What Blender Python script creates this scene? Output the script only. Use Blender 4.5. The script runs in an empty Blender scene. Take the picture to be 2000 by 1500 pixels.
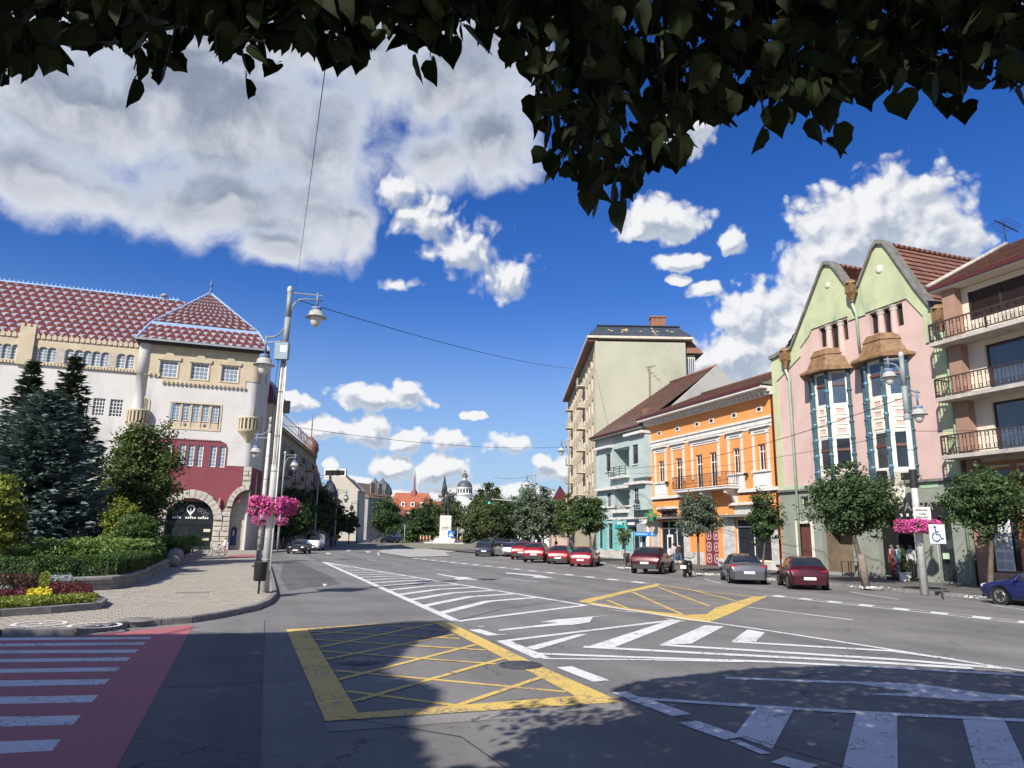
import bpy, bmesh, math, random
from mathutils import Vector, Matrix
from mathutils.geometry import tessellate_polygon
R_ = math.radians
scene = bpy.context.scene
COL = scene.collection
# ---------------------------------------------------------------- camera
FPX = 1390.0; CH = 2.2
PIT = math.atan(295.5 / 1390); ROL = R_(1.0)
_f = Vector((0, math.cos(PIT), math.sin(PIT)))
_r0 = Vector((1, 0, 0)); _u0 = Vector((0, -math.sin(PIT), math.cos(PIT)))
_r = math.cos(ROL) * _r0 + math.sin(ROL) * _u0
_u = -math.sin(ROL) * _r0 + math.cos(ROL) * _u0
CAM = Vector((0, 0, CH))
cd = bpy.data.cameras.new('camera'); cam = bpy.data.objects.new('camera', cd); COL.objects.link(cam)
cd.sensor_width = 36; cd.lens = 36 * FPX / 2000; cd.clip_start = .05; cd.clip_end = 5000
cam.matrix_world = Matrix(((_r.x, _u.x, -_f.x, 0), (_r.y, _u.y, -_f.y, 0), (_r.z, _u.z, -_f.z, CH), (0, 0, 0, 1)))
scene.camera = cam

def ray(x, y): return _f * FPX + _r * (x - 1000) - _u * (y - 750)
def G(x, y, z=0.0):                      # photo pixel -> point on the horizontal plane z
    d = ray(x, y); t = (z - CH) / d.z
    return CAM + d * t
def at(x, y, Y):                         # photo pixel -> point at depth Y
    d = ray(x, y); return CAM + d * (Y / d.y)

# ---------------------------------------------------------------- light
SUN_AZ = R_(29.6); SUN_EL = R_(38.0)     # direction the light travels (from +Y towards +X) and height of the sun
sl = bpy.data.lights.new('sun', 'SUN'); sl.energy = 5.0; sl.angle = R_(.53); sl.color = (1, .94, .85)
so = bpy.data.objects.new('sun', sl); COL.objects.link(so)
ldir = Vector((math.sin(SUN_AZ) * math.cos(SUN_EL), math.cos(SUN_AZ) * math.cos(SUN_EL), -math.sin(SUN_EL)))
so.rotation_euler = ldir.to_track_quat('-Z', 'Y').to_euler(); so.location = (-20, -30, 40)
vs = scene.view_settings
vs.view_transform = 'Standard'; vs.look = 'None'; vs.exposure = 0.50; vs.gamma = 1; vs.use_curve_mapping = False

class NT:                                # small node-tree helper
    def __init__(s, nt): s.nt = nt; s.n = nt.nodes; s.l = nt.links
    def new(s, t, **k):
        n = s.n.new(t)
        for a, b in k.items(): setattr(n, a, b)
        return n
    def put(s, sock, v):
        if v is None: return
        if isinstance(v, bpy.types.NodeSocket): s.l.new(v, sock)
        else: sock.default_value = v
    def m(s, op, a, b=None, c=None, clamp=False):
        n = s.new('ShaderNodeMath', operation=op); n.use_clamp = clamp
        for i, v in enumerate((a, b, c)): s.put(n.inputs[i], v)
        return n.outputs[0]
    def v(s, op, a, b=None, c=None):
        n = s.new('ShaderNodeVectorMath', operation=op)
        for i, q in enumerate((a, b, c)): s.put(n.inputs[i], q)
        return n.outputs['Value'] if op in ('LENGTH', 'DOT_PRODUCT', 'DISTANCE') else n.outputs[0]
    def noise(s, vec, scale, detail=4, rough=.55, out='Fac', lac=2.0):
        n = s.new('ShaderNodeTexNoise'); s.put(n.inputs['Vector'], vec)
        n.inputs['Scale'].default_value = scale; n.inputs['Detail'].default_value = detail
        n.inputs['Roughness'].default_value = rough; n.inputs['Lacunarity'].default_value = lac
        return n.outputs[out]
    def step(s, x, a, b, lo=0., hi=1.):
        n = s.new('ShaderNodeMapRange', interpolation_type='SMOOTHSTEP')
        s.put(n.inputs[0], x)
        for i, q in enumerate((a, b, lo, hi)): s.put(n.inputs[i + 1], q)
        return n.outputs[0]
    def mix(s, f, a, b, t='RGBA', blend='MIX'):
        n = s.new('ShaderNodeMix', data_type=t)
        if t == 'RGBA': n.blend_type = blend
        i = {'RGBA': (0, 6, 7, 2), 'FLOAT': (0, 2, 3, 0)}[t]
        s.put(n.inputs[i[0]], f); s.put(n.inputs[i[1]], a); s.put(n.inputs[i[2]], b)
        return n.outputs[i[3]]

def world():
    w = bpy.data.worlds.new('World'); scene.world = w; w.use_nodes = True
    t = NT(w.node_tree); t.n.clear()
    sky = t.new('ShaderNodeTexSky', sky_type='NISHITA'); sky.sun_disc = False
    sky.sun_elevation = SUN_EL; sky.sun_rotation = math.pi + SUN_AZ
    sky.air_density = 1.0; sky.dust_density = .1; sky.ozone_density = 3.5; sky.altitude = 300
    tc = t.new('ShaderNodeTexCoord'); dr = tc.outputs['Generated']
    sp = t.new('ShaderNodeSeparateXYZ'); t.l.new(dr, sp.inputs[0])
    a = t.m('ARCTAN2', sp.outputs[0], sp.outputs[1]); e = t.m('ARCSINE', sp.outputs[2])
    cb = t.new('ShaderNodeCombineXYZ'); t.l.new(a, cb.inputs[0]); t.l.new(e, cb.inputs[1])
    P = cb.outputs[0]
    def ae(x, y):
        d = ray(x, y).normalized(); return math.atan2(d.x, d.y), math.asin(d.z)
    grey = [(60, 330, 330, 90), (150, 210, 330, 120), (420, 210, 400, 170), (430, 390, 290, 100), (610, 400, 150, 130), (540, 490, 95, 60), (690, 100, 260, 110), (640, 290, 110, 150),
            (900, 150, 190, 150), (960, 280, 130, 110), (850, 300, 110, 80), (985, 60, 150, 120), (300, 60, 500, 120), (700, 440, 55, 75)]
    white = [(830, 420, 80, 60), (905, 480, 105, 55), (985, 540, 75, 46), (780, 360, 60, 40),
             (740, 780, 112, 36), (790, 762, 52, 28), (575, 792, 62, 26), (625, 842, 90, 30), (725, 845, 62, 34), (790, 866, 72, 26), (875, 866, 58, 26), (990, 870, 62, 28),
             (768, 912, 56, 36), (865, 918, 68, 32), (1100, 922, 60, 34), (1060, 900, 30, 14), (990, 962, 260, 22), (700, 945, 60, 20), (820, 965, 160, 18), (640, 905, 20, 12),
             (1290, 425, 100, 52), (1250, 445, 55, 26), (1425, 462, 40, 34), (1320, 510, 62, 26), (1375, 565, 46, 20), (1320, 548, 26, 14), (780, 545, 50, 16), (925, 812, 34, 10),
             (1710, 425, 190, 105), (1650, 480, 130, 105), (1805, 480, 120, 130), (1690, 570, 230, 150), (1480, 625, 112, 92), (1440, 700, 110, 80), (1550, 680, 150, 130), (1600, 590, 120, 90), (1370, 560, 40, 16), (1985, 60, 60, 50), (1330, 250, 90, 60)]
    def dens(q, pw, blobs, scale, detail, amp, puff=0):
        d = None
        for (x, y, rx, ry) in blobs:
            c = ae(x, y); k = FPX * (1 + ((x - 1000) / FPX) ** 2 * .5)
            ix, iy = k / rx, k / ry
            L = q.m('SUBTRACT', 1.0, q.v('LENGTH', q.v('MULTIPLY_ADD', pw, (ix, iy, 0), (-c[0] * ix, -c[1] * iy, 0))))
            d = L if d is None else q.m('SMOOTH_MAX', d, L, .18)
        d = q.m('MULTIPLY_ADD', q.m('SUBTRACT', q.noise(pw, scale, detail, .6), .5), amp, d)
        for sc_, a_ in ((34, puff), (80, puff * .6)) if puff else ():      # rounded billows
            vo = q.new('ShaderNodeTexVoronoi', feature='F1', voronoi_dimensions='2D'); q.put(vo.inputs['Vector'], pw); vo.inputs['Scale'].default_value = sc_
            d = q.m('MULTIPLY_ADD', q.m('SUBTRACT', .38, vo.outputs['Distance']), a_, d)
        return d
    def warp(wa, wb):
        w1 = t.v('SUBTRACT', t.noise(P, 9, 2, .5, 'Color'), (.5, .5, .5))
        w2 = t.v('SUBTRACT', t.noise(P, 40, 3, .6, 'Color'), (.5, .5, .5))
        return t.v('MULTIPLY_ADD', w2, (wb, wb, 0), t.v('MULTIPLY_ADD', w1, (wa, wa, 0), P))
    hs = t.new('ShaderNodeHueSaturation'); t.l.new(sky.outputs[0], hs.inputs['Color'])
    hs.inputs['Saturation'].default_value = 1.33; hs.inputs['Hue'].default_value = .519; hs.inputs['Value'].default_value = 1.62
    blue = t.mix(t.step(e, .02, .34), t.mix(.75, hs.outputs[0], (4.3, 6.2, 9.2, 1)), hs.outputs[0])   # hazy air low down
    K = 11.2                              # cloud radiance relative to the background strength
    def sc(col): return t.v('MULTIPLY', col, (K, K, K))
    def bgd(c):
        b = t.new('ShaderNodeBackground'); t.put(b.inputs[0], c); b.inputs[1].default_value = .058; return b.outputs[0]
    def cumulus(c, blobs, wa=.04, wb=.010, soft=.34, puff=.5, base=(.47, .54, .66, 1)):   # lit from above, greyer towards the base
        pw = warp(wa, wb)
        d0 = dens(t, pw, blobs, 22, 7, 1.0, puff); d1 = dens(t, t.v('ADD', pw, (-.006, .014, 0)), blobs, 22, 4, 1.0, puff)
        lit = t.step(t.m('SUBTRACT', d0, d1), -.24, .32)
        wc = t.mix(lit, base, (1.02, 1.02, 1.03, 1))
        wc = t.mix(t.step(d0, .05, .6), t.mix(.5, wc, (.95, .97, 1.0, 1)), wc)
        return t.mix(t.m('MULTIPLY', t.step(d0, .03, .03 + soft), .97), c, sc(wc))
    def overcast(c, blobs):               # large cloud seen from below: its thick middle is grey
        pw = warp(.08, .012)
        s0 = dens(t, pw, blobs, 13, 8, 1.15); s1 = dens(t, t.v('ADD', pw, (.006, -.022, 0)), blobs, 13, 5, 1.15)
        gc = t.mix(t.step(s0, .15, .85), (.80, .86, .97, 1), (.30, .345, .445, 1))
        pf = t.noise(t.v('MULTIPLY', P, (1, 1.3, 1)), 6, 6, .6)
        gc = t.mix(t.step(pf, .4, .8), gc, (.74, .79, .89, 1))
        gc = t.mix(t.m('MULTIPLY', t.step(t.m('SUBTRACT', s0, s1), -.02, .4), .5), gc, (.97, .98, 1.0, 1))
        return t.mix(t.m('MULTIPLY', t.step(s0, -.05, .5), .95), c, sc(gc))
    lh = [b for b in white if b[0] < 1170 and b[1] < 600]
    ll = [b for b in white if b[0] < 1170 and b[1] > 600]
    rr = [b for b in white if b[0] > 1170]
    left_high = bgd(overcast(cumulus(blue, lh, .06, .016, .6), grey))
    left_low = bgd(cumulus(blue, ll)); right = bgd(cumulus(blue, rr, .04, .010, .3, .3))
    on = t.noise(t.v('MULTIPLY', dr, (1, 1, 1.6)), 2.6, 5, .58)   # scattered clouds over the rest of the sky
    rest = bgd(t.mix(t.m('MULTIPLY', t.step(on, .5, .64), t.step(e, -.02, .06)), blue, (.75 * K, .78 * K, .83 * K, 1)))
    def sw(f, x, y):
        n = t.new('ShaderNodeMixShader'); t.l.new(f, n.inputs[0]); t.l.new(x, n.inputs[1]); t.l.new(y, n.inputs[2]); return n.outputs[0]
    gt = lambda x, k: t.m('GREATER_THAN', x, k)
    inner = sw(gt(a, ae(1170, 500)[0]), sw(gt(e, ae(900, 650)[1]), left_low, left_high), right)
    far = t.m('MAXIMUM', gt(t.m('ABSOLUTE', a), .8), t.m('MAXIMUM', gt(e, .8), t.m('LESS_THAN', e, -.01)))
    o = t.new('ShaderNodeOutputWorld'); t.l.new(sw(far, inner, rest), o.inputs[0])
world()
# ---------------------------------------------------------------- materials
MATS = {}
def nmat(name):
    m = bpy.data.materials.new(name); m.use_nodes = True
    t = NT(m.node_tree); b = t.n['Principled BSDF']; MATS[name] = m
    return m, t, b
def c4(c): return (c[0], c[1], c[2], 1)
def M(name, col, rough=.8, var=.18, scale=2.0, bump=.15, bscale=30, metal=0, stain=None, spec=.4, coat=0, streak=False):
    if name in MATS: return MATS[name]
    m, t, b = nmat(name)
    tc = t.new('ShaderNodeTexCoord'); ob = tc.outputs['Object']
    n = t.noise(ob, scale, 5, .6)
    dk = tuple(x * (1 - var) for x in col); lt = tuple(min(1, x * (1 + var)) for x in col)
    c = t.mix(t.step(n, .3, .7), c4(dk), c4(lt))
    if stain:                                  # dirt patches / rain streaks with a shape of their own
        vec = t.v('MULTIPLY', ob, (1.0, 1.0, .22)) if streak else ob
        s2 = t.noise(vec, stain[1], 6, .65)
        c = t.mix(t.m('MULTIPLY', t.step(s2, .52, .72), stain[2]), c, c4(stain[0]))
    t.put(b.inputs['Base Color'], c)
    b.inputs['Roughness'].default_value = rough; b.inputs['Metallic'].default_value = metal
    b.inputs['Specular IOR Level'].default_value = spec; b.inputs['Coat Weight'].default_value = coat
    b.inputs['Coat Roughness'].default_value = .04
    if bump:
        bp = t.new('ShaderNodeBump'); bp.inputs['Strength'].default_value = bump; bp.inputs['Distance'].default_value = .03
        t.put(bp.inputs['Height'], t.noise(ob, bscale, 4, .6)); t.put(b.inputs['Normal'], bp.outputs[0])
    return m
def leafmat(name, col, col2, rough=.5, trans=.25):
    if name in MATS: return MATS[name]
    m, t, b = nmat(name)
    tc = t.new('ShaderNodeTexCoord')
    gi = t.new('ShaderNodeNewGeometry')
    c = t.mix(gi.outputs['Random Per Island'], c4(col), c4(col2))
    c = t.mix(t.step(t.noise(tc.outputs['Object'], 1.3, 3), .35, .7), c, t.mix(.5, c, c4(tuple(x * 1.35 for x in col2))))
    t.put(b.inputs['Base Color'], c); b.inputs['Roughness'].default_value = rough
    b.inputs['Specular IOR Level'].default_value = .35
    tr = t.new('ShaderNodeBsdfTranslucent'); t.put(tr.inputs[0], t.mix(.5, c, (.10, .16, .01, 1)))
    mx = t.new('ShaderNodeMixShader'); mx.inputs[0].default_value = trans
    t.l.new(b.outputs[0], mx.inputs[1]); t.l.new(tr.outputs[0], mx.inputs[2])
    t.l.new(mx.outputs[0], t.n['Material Output'].inputs[0])
    return m
def paint_mat(name, col, wear=.5, base=(.14, .137, .134)):   # road paint, worn down to the asphalt in cracks and flakes
    m, t, b = nmat(name)
    tc = t.new('ShaderNodeTexCoord'); ob = tc.outputs['Object']
    wv = t.v('MULTIPLY_ADD', t.v('SUBTRACT', t.noise(ob, 6, 3, .6, 'Color'), (.5, .5, .5)), (.25, .25, 0), ob)
    vo = t.new('ShaderNodeTexVoronoi', feature='DISTANCE_TO_EDGE'); t.put(vo.inputs['Vector'], wv); vo.inputs['Scale'].default_value = 5.5
    patch = t.step(t.noise(ob, 1.1, 4, .6), .45, .62)
    crack = t.m('MULTIPLY', t.step(vo.outputs[0], .05, .0), patch)
    fl = t.step(t.noise(ob, 34, 5, .7), .60 - .07 * wear, .70)
    big = t.m('MAXIMUM', t.step(t.noise(ob, 3.2, 6, .7), .60, .78), t.m('MULTIPLY', t.step(t.noise(ob, .7, 5, .65), .55, .7), t.step(t.noise(ob, 18, 5, .7), .42, .6)))
    w = t.m('MAXIMUM', crack, t.m('MAXIMUM', t.m('MULTIPLY', fl, .8), t.m('MULTIPLY', big, .75)))
    w = t.m('MULTIPLY', w, wear * 1.7, clamp=True)
    c = t.mix(t.noise(ob, .8, 4), c4(tuple(x * .82 for x in col)), c4(col))
    t.put(b.inputs['Base Color'], t.mix(w, c, c4(base)))
    b.inputs['Roughness'].default_value = .75
    bp = t.new('ShaderNodeBump'); bp.inputs['Strength'].default_value = .25; bp.inputs['Distance'].default_value = .01
    t.put(bp.inputs['Height'], t.noise(ob, 120, 3)); t.put(b.inputs['Normal'], bp.outputs[0])
    return m
def asphalt_mat(name, col, seams=True):
    m, t, b = nmat(name)
    tc = t.new('ShaderNodeTexCoord'); ob = tc.outputs['Object']
    al = t.v('ADD', t.v('MULTIPLY', ob, (.9442, .3295, 0)), (0, 0, 0))
    across = t.v('DOT_PRODUCT', ob, (.9442, .3295, 0)); along = t.v('DOT_PRODUCT', ob, (-.3295, .9442, 0))
    cb = t.new('ShaderNodeCombineXYZ'); t.l.new(across, cb.inputs[0]); t.l.new(t.m('MULTIPLY', along, .04), cb.inputs[1])
    tracks = t.noise(cb.outputs[0], .55, 4, .55)               # wheel tracks run with the street
    mott = t.noise(ob, .35, 5, .6); fine = t.noise(ob, 60, 4, .7); mid = t.noise(ob, 7, 5, .65)
    k = t.m('ADD', t.m('MULTIPLY', tracks, .55), t.m('ADD', t.m('MULTIPLY', mott, .5), t.m('MULTIPLY', mid, .25)))
    c = t.mix(t.step(k, .45, .85), c4(tuple(x * .68 for x in col)), c4(tuple(x * 1.25 for x in col)))
    c = t.mix(t.step(fine, .52, .75), c, c4(tuple(min(1, x * 1.9) for x in col)))
    c = t.mix(t.m('MULTIPLY', t.step(fine, .45, .3), .5), c, c4(tuple(x * .5 for x in col)))
    wv = t.v('MULTIPLY_ADD', t.v('SUBTRACT', t.noise(ob, 1.6, 4, .6, 'Color'), (.5, .5, .5)), (1.2, 1.2, 0), ob)
    vo = t.new('ShaderNodeTexVoronoi', feature='DISTANCE_TO_EDGE'); t.put(vo.inputs['Vector'], wv); vo.inputs['Scale'].default_value = .19
    ck = t.m('MULTIPLY', t.step(vo.outputs[0], .006, .0), t.step(t.noise(ob, .5, 3), .45, .6))
    c = t.mix(t.m('MULTIPLY', ck, .75), c, (.025, .025, .026, 1))
    st = t.step(t.noise(ob, 1.7, 6, .72), .66, .8)
    c = t.mix(t.m('MULTIPLY', st, .35), c, (.04, .04, .042, 1))
    t.put(b.inputs['Base Color'], c); b.inputs['Roughness'].default_value = .82; b.inputs['Specular IOR Level'].default_value = .3
    bp = t.new('ShaderNodeBump'); bp.inputs['Strength'].default_value = .5; bp.inputs['Distance'].default_value = .012
    t.put(bp.inputs['Height'], t.m('ADD', fine, t.m('MULTIPLY', t.noise(ob, 160, 3, .7), .8))); t.put(b.inputs['Normal'], bp.outputs[0])
    return m
def glassmat(name, col=(.02, .026, .032), rough=.06, spec=.8):
    if name in MATS: return MATS[name]
    m, t, b = nmat(name)
    tc = t.new('ShaderNodeTexCoord')
    b.inputs['Base Color'].default_value = c4(col)
    t.put(b.inputs['Base Color'], t.mix(t.noise(tc.outputs['Object'], .9, 3), c4(tuple(x * .5 for x in col)), c4(tuple(x * 1.6 for x in col))))
    b.inputs['Roughness'].default_value = rough; b.inputs['Specular IOR Level'].default_value = spec
    bp = t.new('ShaderNodeBump'); bp.inputs['Strength'].default_value = .06; bp.inputs['Distance'].default_value = .05
    t.put(bp.inputs['Height'], t.noise(tc.outputs['Object'], 1.5, 2)); t.put(b.inputs['Normal'], bp.outputs[0])
    return m
def tilemat(name, cols, rough=.45, var=.25):          # colour per tile (separate islands) picked by a face attribute, or at random
    m, t, b = nmat(name)
    gi = t.new('ShaderNodeNewGeometry'); at_ = t.new('ShaderNodeAttribute'); at_.attribute_name = 'tile'
    tc = t.new('ShaderNodeTexCoord')
    c = c4(cols[0])
    for i, q in enumerate(cols[1:]): c = t.mix(t.m('GREATER_THAN', at_.outputs['Fac'], i + .5), c, c4(q))
    k = t.m('ADD', t.m('MULTIPLY', gi.outputs['Random Per Island'], var), t.m('MULTIPLY', t.noise(tc.outputs['Object'], .7, 4), var))
    c = t.mix(k, c, (.03, .025, .022, 1))
    t.put(b.inputs['Base Color'], c); b.inputs['Roughness'].default_value = rough
    return m

# ---------------------------------------------------------------- mesh builder
def area(L): return sum(a[0] * b[1] - b[0] * a[1] for a, b in zip(L, L[1:] + L[:1])) / 2
def slabs(loops):                                       # polygon with holes -> trapezoids between neighbouring vertex columns
    E = [(a, b) if a[0] < b[0] else (b, a) for L in loops for a, b in zip(L, L[1:] + L[:1]) if abs(a[0] - b[0]) > 1e-7]
    X = sorted({round(p[0], 6) for L in loops for p in L}); out = []
    zat = lambda e, x: e[0][1] + (e[1][1] - e[0][1]) * (x - e[0][0]) / (e[1][0] - e[0][0])
    for x0, x1 in zip(X, X[1:]):
        if x1 - x0 < 1e-5: continue
        m = (x0 + x1) / 2; cr = sorted((e for e in E if e[0][0] < m < e[1][0]), key=lambda e: zat(e, m))
        for lo, hi in zip(cr[::2], cr[1::2]): out.append([(x0, zat(lo, x0)), (x1, zat(lo, x1)), (x1, zat(hi, x1)), (x0, zat(hi, x0))])
    return out
class MB:
    def __init__(s): s.v = []; s.f = []; s.m = []; s.k = 0; s.smooth = []
    def add(s, vs, fs, smooth=False):
        o = len(s.v); s.v += [tuple(p) for p in vs]
        for f in fs: s.f.append(tuple(o + i for i in f)); s.m.append(s.k); s.smooth.append(smooth)
        return s
    def mat(s, k): s.k = k; return s
    def box(s, x0, x1, y0, y1, z0, z1, rz=0, c=None):
        vs = [(x, y, z) for z in (z0, z1) for x, y in ((x0, y0), (x1, y0), (x1, y1), (x0, y1))]
        if rz:
            cx, cy = c or ((x0 + x1) / 2, (y0 + y1) / 2); ca, sa = math.cos(rz), math.sin(rz)
            vs = [(cx + (x - cx) * ca - (y - cy) * sa, cy + (x - cx) * sa + (y - cy) * ca, z) for x, y, z in vs]
        return s.add(vs, [(3, 2, 1, 0), (4, 5, 6, 7), (0, 1, 5, 4), (1, 2, 6, 5), (2, 3, 7, 6), (3, 0, 4, 7)])
    def bar(s, a, b, w, h=None):                      # square bar from a to b
        a = Vector(a); b = Vector(b); h = h or w; d = (b - a).normalized()
        x = d.cross(Vector((0, 0, 1)));
        if x.length < 1e-3: x = Vector((1, 0, 0))
        x.normalize(); y = x.cross(d); vs = []
        for p in (a, b):
            for i, j in ((-1, -1), (1, -1), (1, 1), (-1, 1)): vs.append(p + x * i * w / 2 + y * j * h / 2)
        return s.add(vs, [(3, 2, 1, 0), (4, 5, 6, 7), (0, 1, 5, 4), (1, 2, 6, 5), (2, 3, 7, 6), (3, 0, 4, 7)])
    def tube(s, pts, r, n=8, cap=True, smooth=True):
        pts = [Vector(p) for p in pts]; rs = r if isinstance(r, (list, tuple)) else [r] * len(pts)
        vs = []; fs = []; px = None
        for i, p in enumerate(pts):
            d = (pts[min(i + 1, len(pts) - 1)] - pts[max(i - 1, 0)])
            d = d.normalized() if d.length > 1e-9 else Vector((0, 0, 1))
            x = px - d * px.dot(d) if px else d.cross(Vector((0, 1, 0)) if abs(d.y) < .9 else Vector((1, 0, 0)))
            x.normalize(); px = x; y = d.cross(x)
            for k in range(n):
                a = 2 * math.pi * k / n; vs.append(p + (x * math.cos(a) + y * math.sin(a)) * rs[i])
        for i in range(len(pts) - 1):
            for k in range(n): k2 = (k + 1) % n; fs.append((i * n + k, i * n + k2, (i + 1) * n + k2, (i + 1) * n + k))
        if cap: fs.append(tuple(range(n - 1, -1, -1))); fs.append(tuple(range((len(pts) - 1) * n, len(pts) * n)))
        return s.add(vs, fs, smooth)
    def lathe(s, prof, c=(0, 0, 0), n=16, sx=1, sy=1, smooth=True, a0=0, a1=2 * math.pi):
        full = abs(a1 - a0 - 2 * math.pi) < 1e-6; nn = n if full else n + 1
        vs = []; fs = []
        for r, z in prof:
            for k in range(nn):
                a = a0 + (a1 - a0) * k / n; vs.append((c[0] + r * math.cos(a) * sx, c[1] + r * math.sin(a) * sy, c[2] + z))
        for i in range(len(prof) - 1):
            for k in range(n):
                k2 = (k + 1) % nn; fs.append((i * nn + k, i * nn + k2, (i + 1) * nn + k2, (i + 1) * nn + k))
        return s.add(vs, fs, smooth)
    def sphere(s, c, rx, ry=None, rz=None, n=10, m=6):
        ry = ry or rx; rz = rz or rx
        return s.lathe([(math.cos(-math.pi / 2 + math.pi * i / m) * rx + 1e-4, math.sin(-math.pi / 2 + math.pi * i / m) * rz) for i in range(m + 1)], c, n, 1, ry / rx)
    def prism(s, poly, y0, y1, holes=(), back=False, plane='xz'):
        # polygon in (x,z) extruded from y0 (front) to y1, with holes; plane 'xy' extrudes along z instead
        loops = [list(poly)] + [list(h) for h in holes]
        flat = [p for L in loops for p in L]
        mk = (lambda p, y: (p[0], y, p[1])) if plane == 'xz' else (lambda p, z: (p[0], p[1], z))
        for q in slabs(loops):
            f = (0, 1, 2, 3) if plane == 'xz' else (3, 2, 1, 0)
            s.add([mk(p, y0) for p in q], [f])
            if back: s.add([mk(p, y1) for p in q], [f[::-1]])
        n = len(flat); vs = [mk(p, y0) for p in flat] + [mk(p, y1) for p in flat]; fs = []
        o = 0
        for L in loops:
            k = len(L)
            for i in range(k): fs.append((o + i, o + (i + 1) % k, n + o + (i + 1) % k, n + o + i))
            o += k
        return s.add(vs, fs)
    def build(s, name, mats, parent=None, loc=None, rz=0, sharp=None):
        me = bpy.data.meshes.new(name); me.from_pydata(s.v, [], s.f)
        for mm in (mats if isinstance(mats, (list, tuple)) else [mats]): me.materials.append(mm)
        me.polygons.foreach_set('material_index', s.m); me.polygons.foreach_set('use_smooth', s.smooth); me.update()
        o = bpy.data.objects.new(name, me); COL.objects.link(o)
        if parent: o.parent = parent
        if loc is not None: o.location = loc
        if rz: o.rotation_euler.z = rz
        return o
def thing(name, label, cat, loc=(0, 0, 0), rz=0, group=None):
    o = bpy.data.objects.new(name, None); COL.objects.link(o); o.location = loc; o.rotation_euler.z = rz
    o.empty_display_size = .2
    return tag(o, label, cat, group)
def tag(o, label=None, cat=None, group=None, kind=None):
    for k, v in (('label', label), ('category', cat), ('group', group), ('kind', kind)):
        if v: o[k] = v
    return o
def copy_tree(o, parent=None):
    c = o.copy(); COL.objects.link(c)
    if parent: c.parent = parent
    for ch in list(o.children): copy_tree(ch, c)
    return c
def inst(me_obj, name, parent, loc, rot=(0, 0, 0), sc=(1, 1, 1)):     # another part sharing a mesh
    o = bpy.data.objects.new(name, me_obj.data); COL.objects.link(o); o.parent = parent
    o.location = loc; o.rotation_euler = rot; o.scale = sc
    return o
def rect(a, b, c, d): return [(a, c), (b, c), (b, d), (a, d)]        # u0,u1,z0,z1
def arch(a, b, c, d, n=8, k=1.0):                                    # rectangle with a round head
    r = (b - a) / 2; m = (a + b) / 2; zs = d - r * k
    return [(a, c), (b, c)] + [(m + r * math.cos(math.pi * i / n), zs + r * k * math.sin(math.pi * i / n)) for i in range(n + 1)]

# ---------------------------------------------------------------- facade frame: x along the wall, y into the building, z up
VS = Vector((-0.32947917, 0.94416284, 0)); WS = Vector((.94416284, .32947917, 0))
class Fac:
    def __init__(s, o, d): s.o = Vector((o[0], o[1], 0)); s.d = Vector((d[0], d[1], 0)).normalized(); s.n = Vector((-s.d.y, s.d.x, 0)); s.rz = math.atan2(s.d.y, s.d.x)
    def uz(s, x, y, off=0.0):                         # photo pixel -> (along, up) on the wall plane, off = metres in front of it
        r_ = ray(x, y); o = s.o - s.n * off; t = (o - CAM).dot(s.n) / r_.dot(s.n); p = CAM + r_ * t
        return (p - o).dot(s.d), p.z
    def q(s, x0, y0, x1, y1, off=0.0):
        a = s.uz(x0, y0, off); b = s.uz(x1, y1, off); return a[0], b[0], b[1], a[1]
    def P(s, pts, off=0.0): return [s.uz(x, y, off) for x, y in pts]
    def sub(s, u): return Fac(s.o + s.d * u, s.d)

GLASS = glassmat('window_glass'); GLASS2 = glassmat('window_glass_sky', (.05, .075, .11), .05, 1.0)
DARK = M('dark_interior', (.012, .012, .013), .9, .2)
WHITE = M('white_paint', (.72, .71, .68), .6, .08, 3, .05)
def window(T, u0, u1, z0, z1, nx=2, nz=3, y=.14, fw=.07, bw=.035, fm=None, gm=None, sill=None, name='window', top=None, deep=0):
    b = MB(); t = .05
    b.box(u0, u0 + fw, y, y + t, z0, z1).box(u1 - fw, u1, y, y + t, z0, z1)
    b.box(u0 + fw, u1 - fw, y, y + t, z0, z0 + fw).box(u0 + fw, u1 - fw, y, y + t, z1 - fw, z1)
    for i in range(1, nx):
        x = u0 + (u1 - u0) * i / nx; b.box(x - bw / 2, x + bw / 2, y + .004, y + t - .004, z0 + fw, z1 - fw)
    zs = [z0 + (z1 - z0) * i / nz for i in range(1, nz)] if top is None else [z0 + (z1 - z0) * top]
    for z in zs: b.box(u0 + fw, u1 - fw, y + .007, y + t - .007, z - bw / 2, z + bw / 2)
    w = b.build(name, fm or WHITE, T)
    p = MB().box(u0 + fw * .5, u1 - fw * .5, y + t * .5 - .006, y + t * .5 + .006, z0 + fw * .5, z1 - fw * .5).build('pane', gm or GLASS, w)
    if sill: MB().box(u0 - .08, u1 + .08, -.1, y, z0 - .08, z0 - .003).build('sill', sill, w)
    return w
def balusters(b, a, c, z0, z1, step=.13, r=.014):     # railing between two plan points
    a = Vector(a); c = Vector(c); n = max(2, int((c - a).length / step))
    for z in (z0, z1): b.bar((a.x, a.y, z), (c.x, c.y, z), .04, .035)
    for i in range(n + 1):
        p = a.lerp(c, i / n); b.bar((p.x, p.y, z0), (p.x, p.y, z1), r * 2)
    return b
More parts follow.
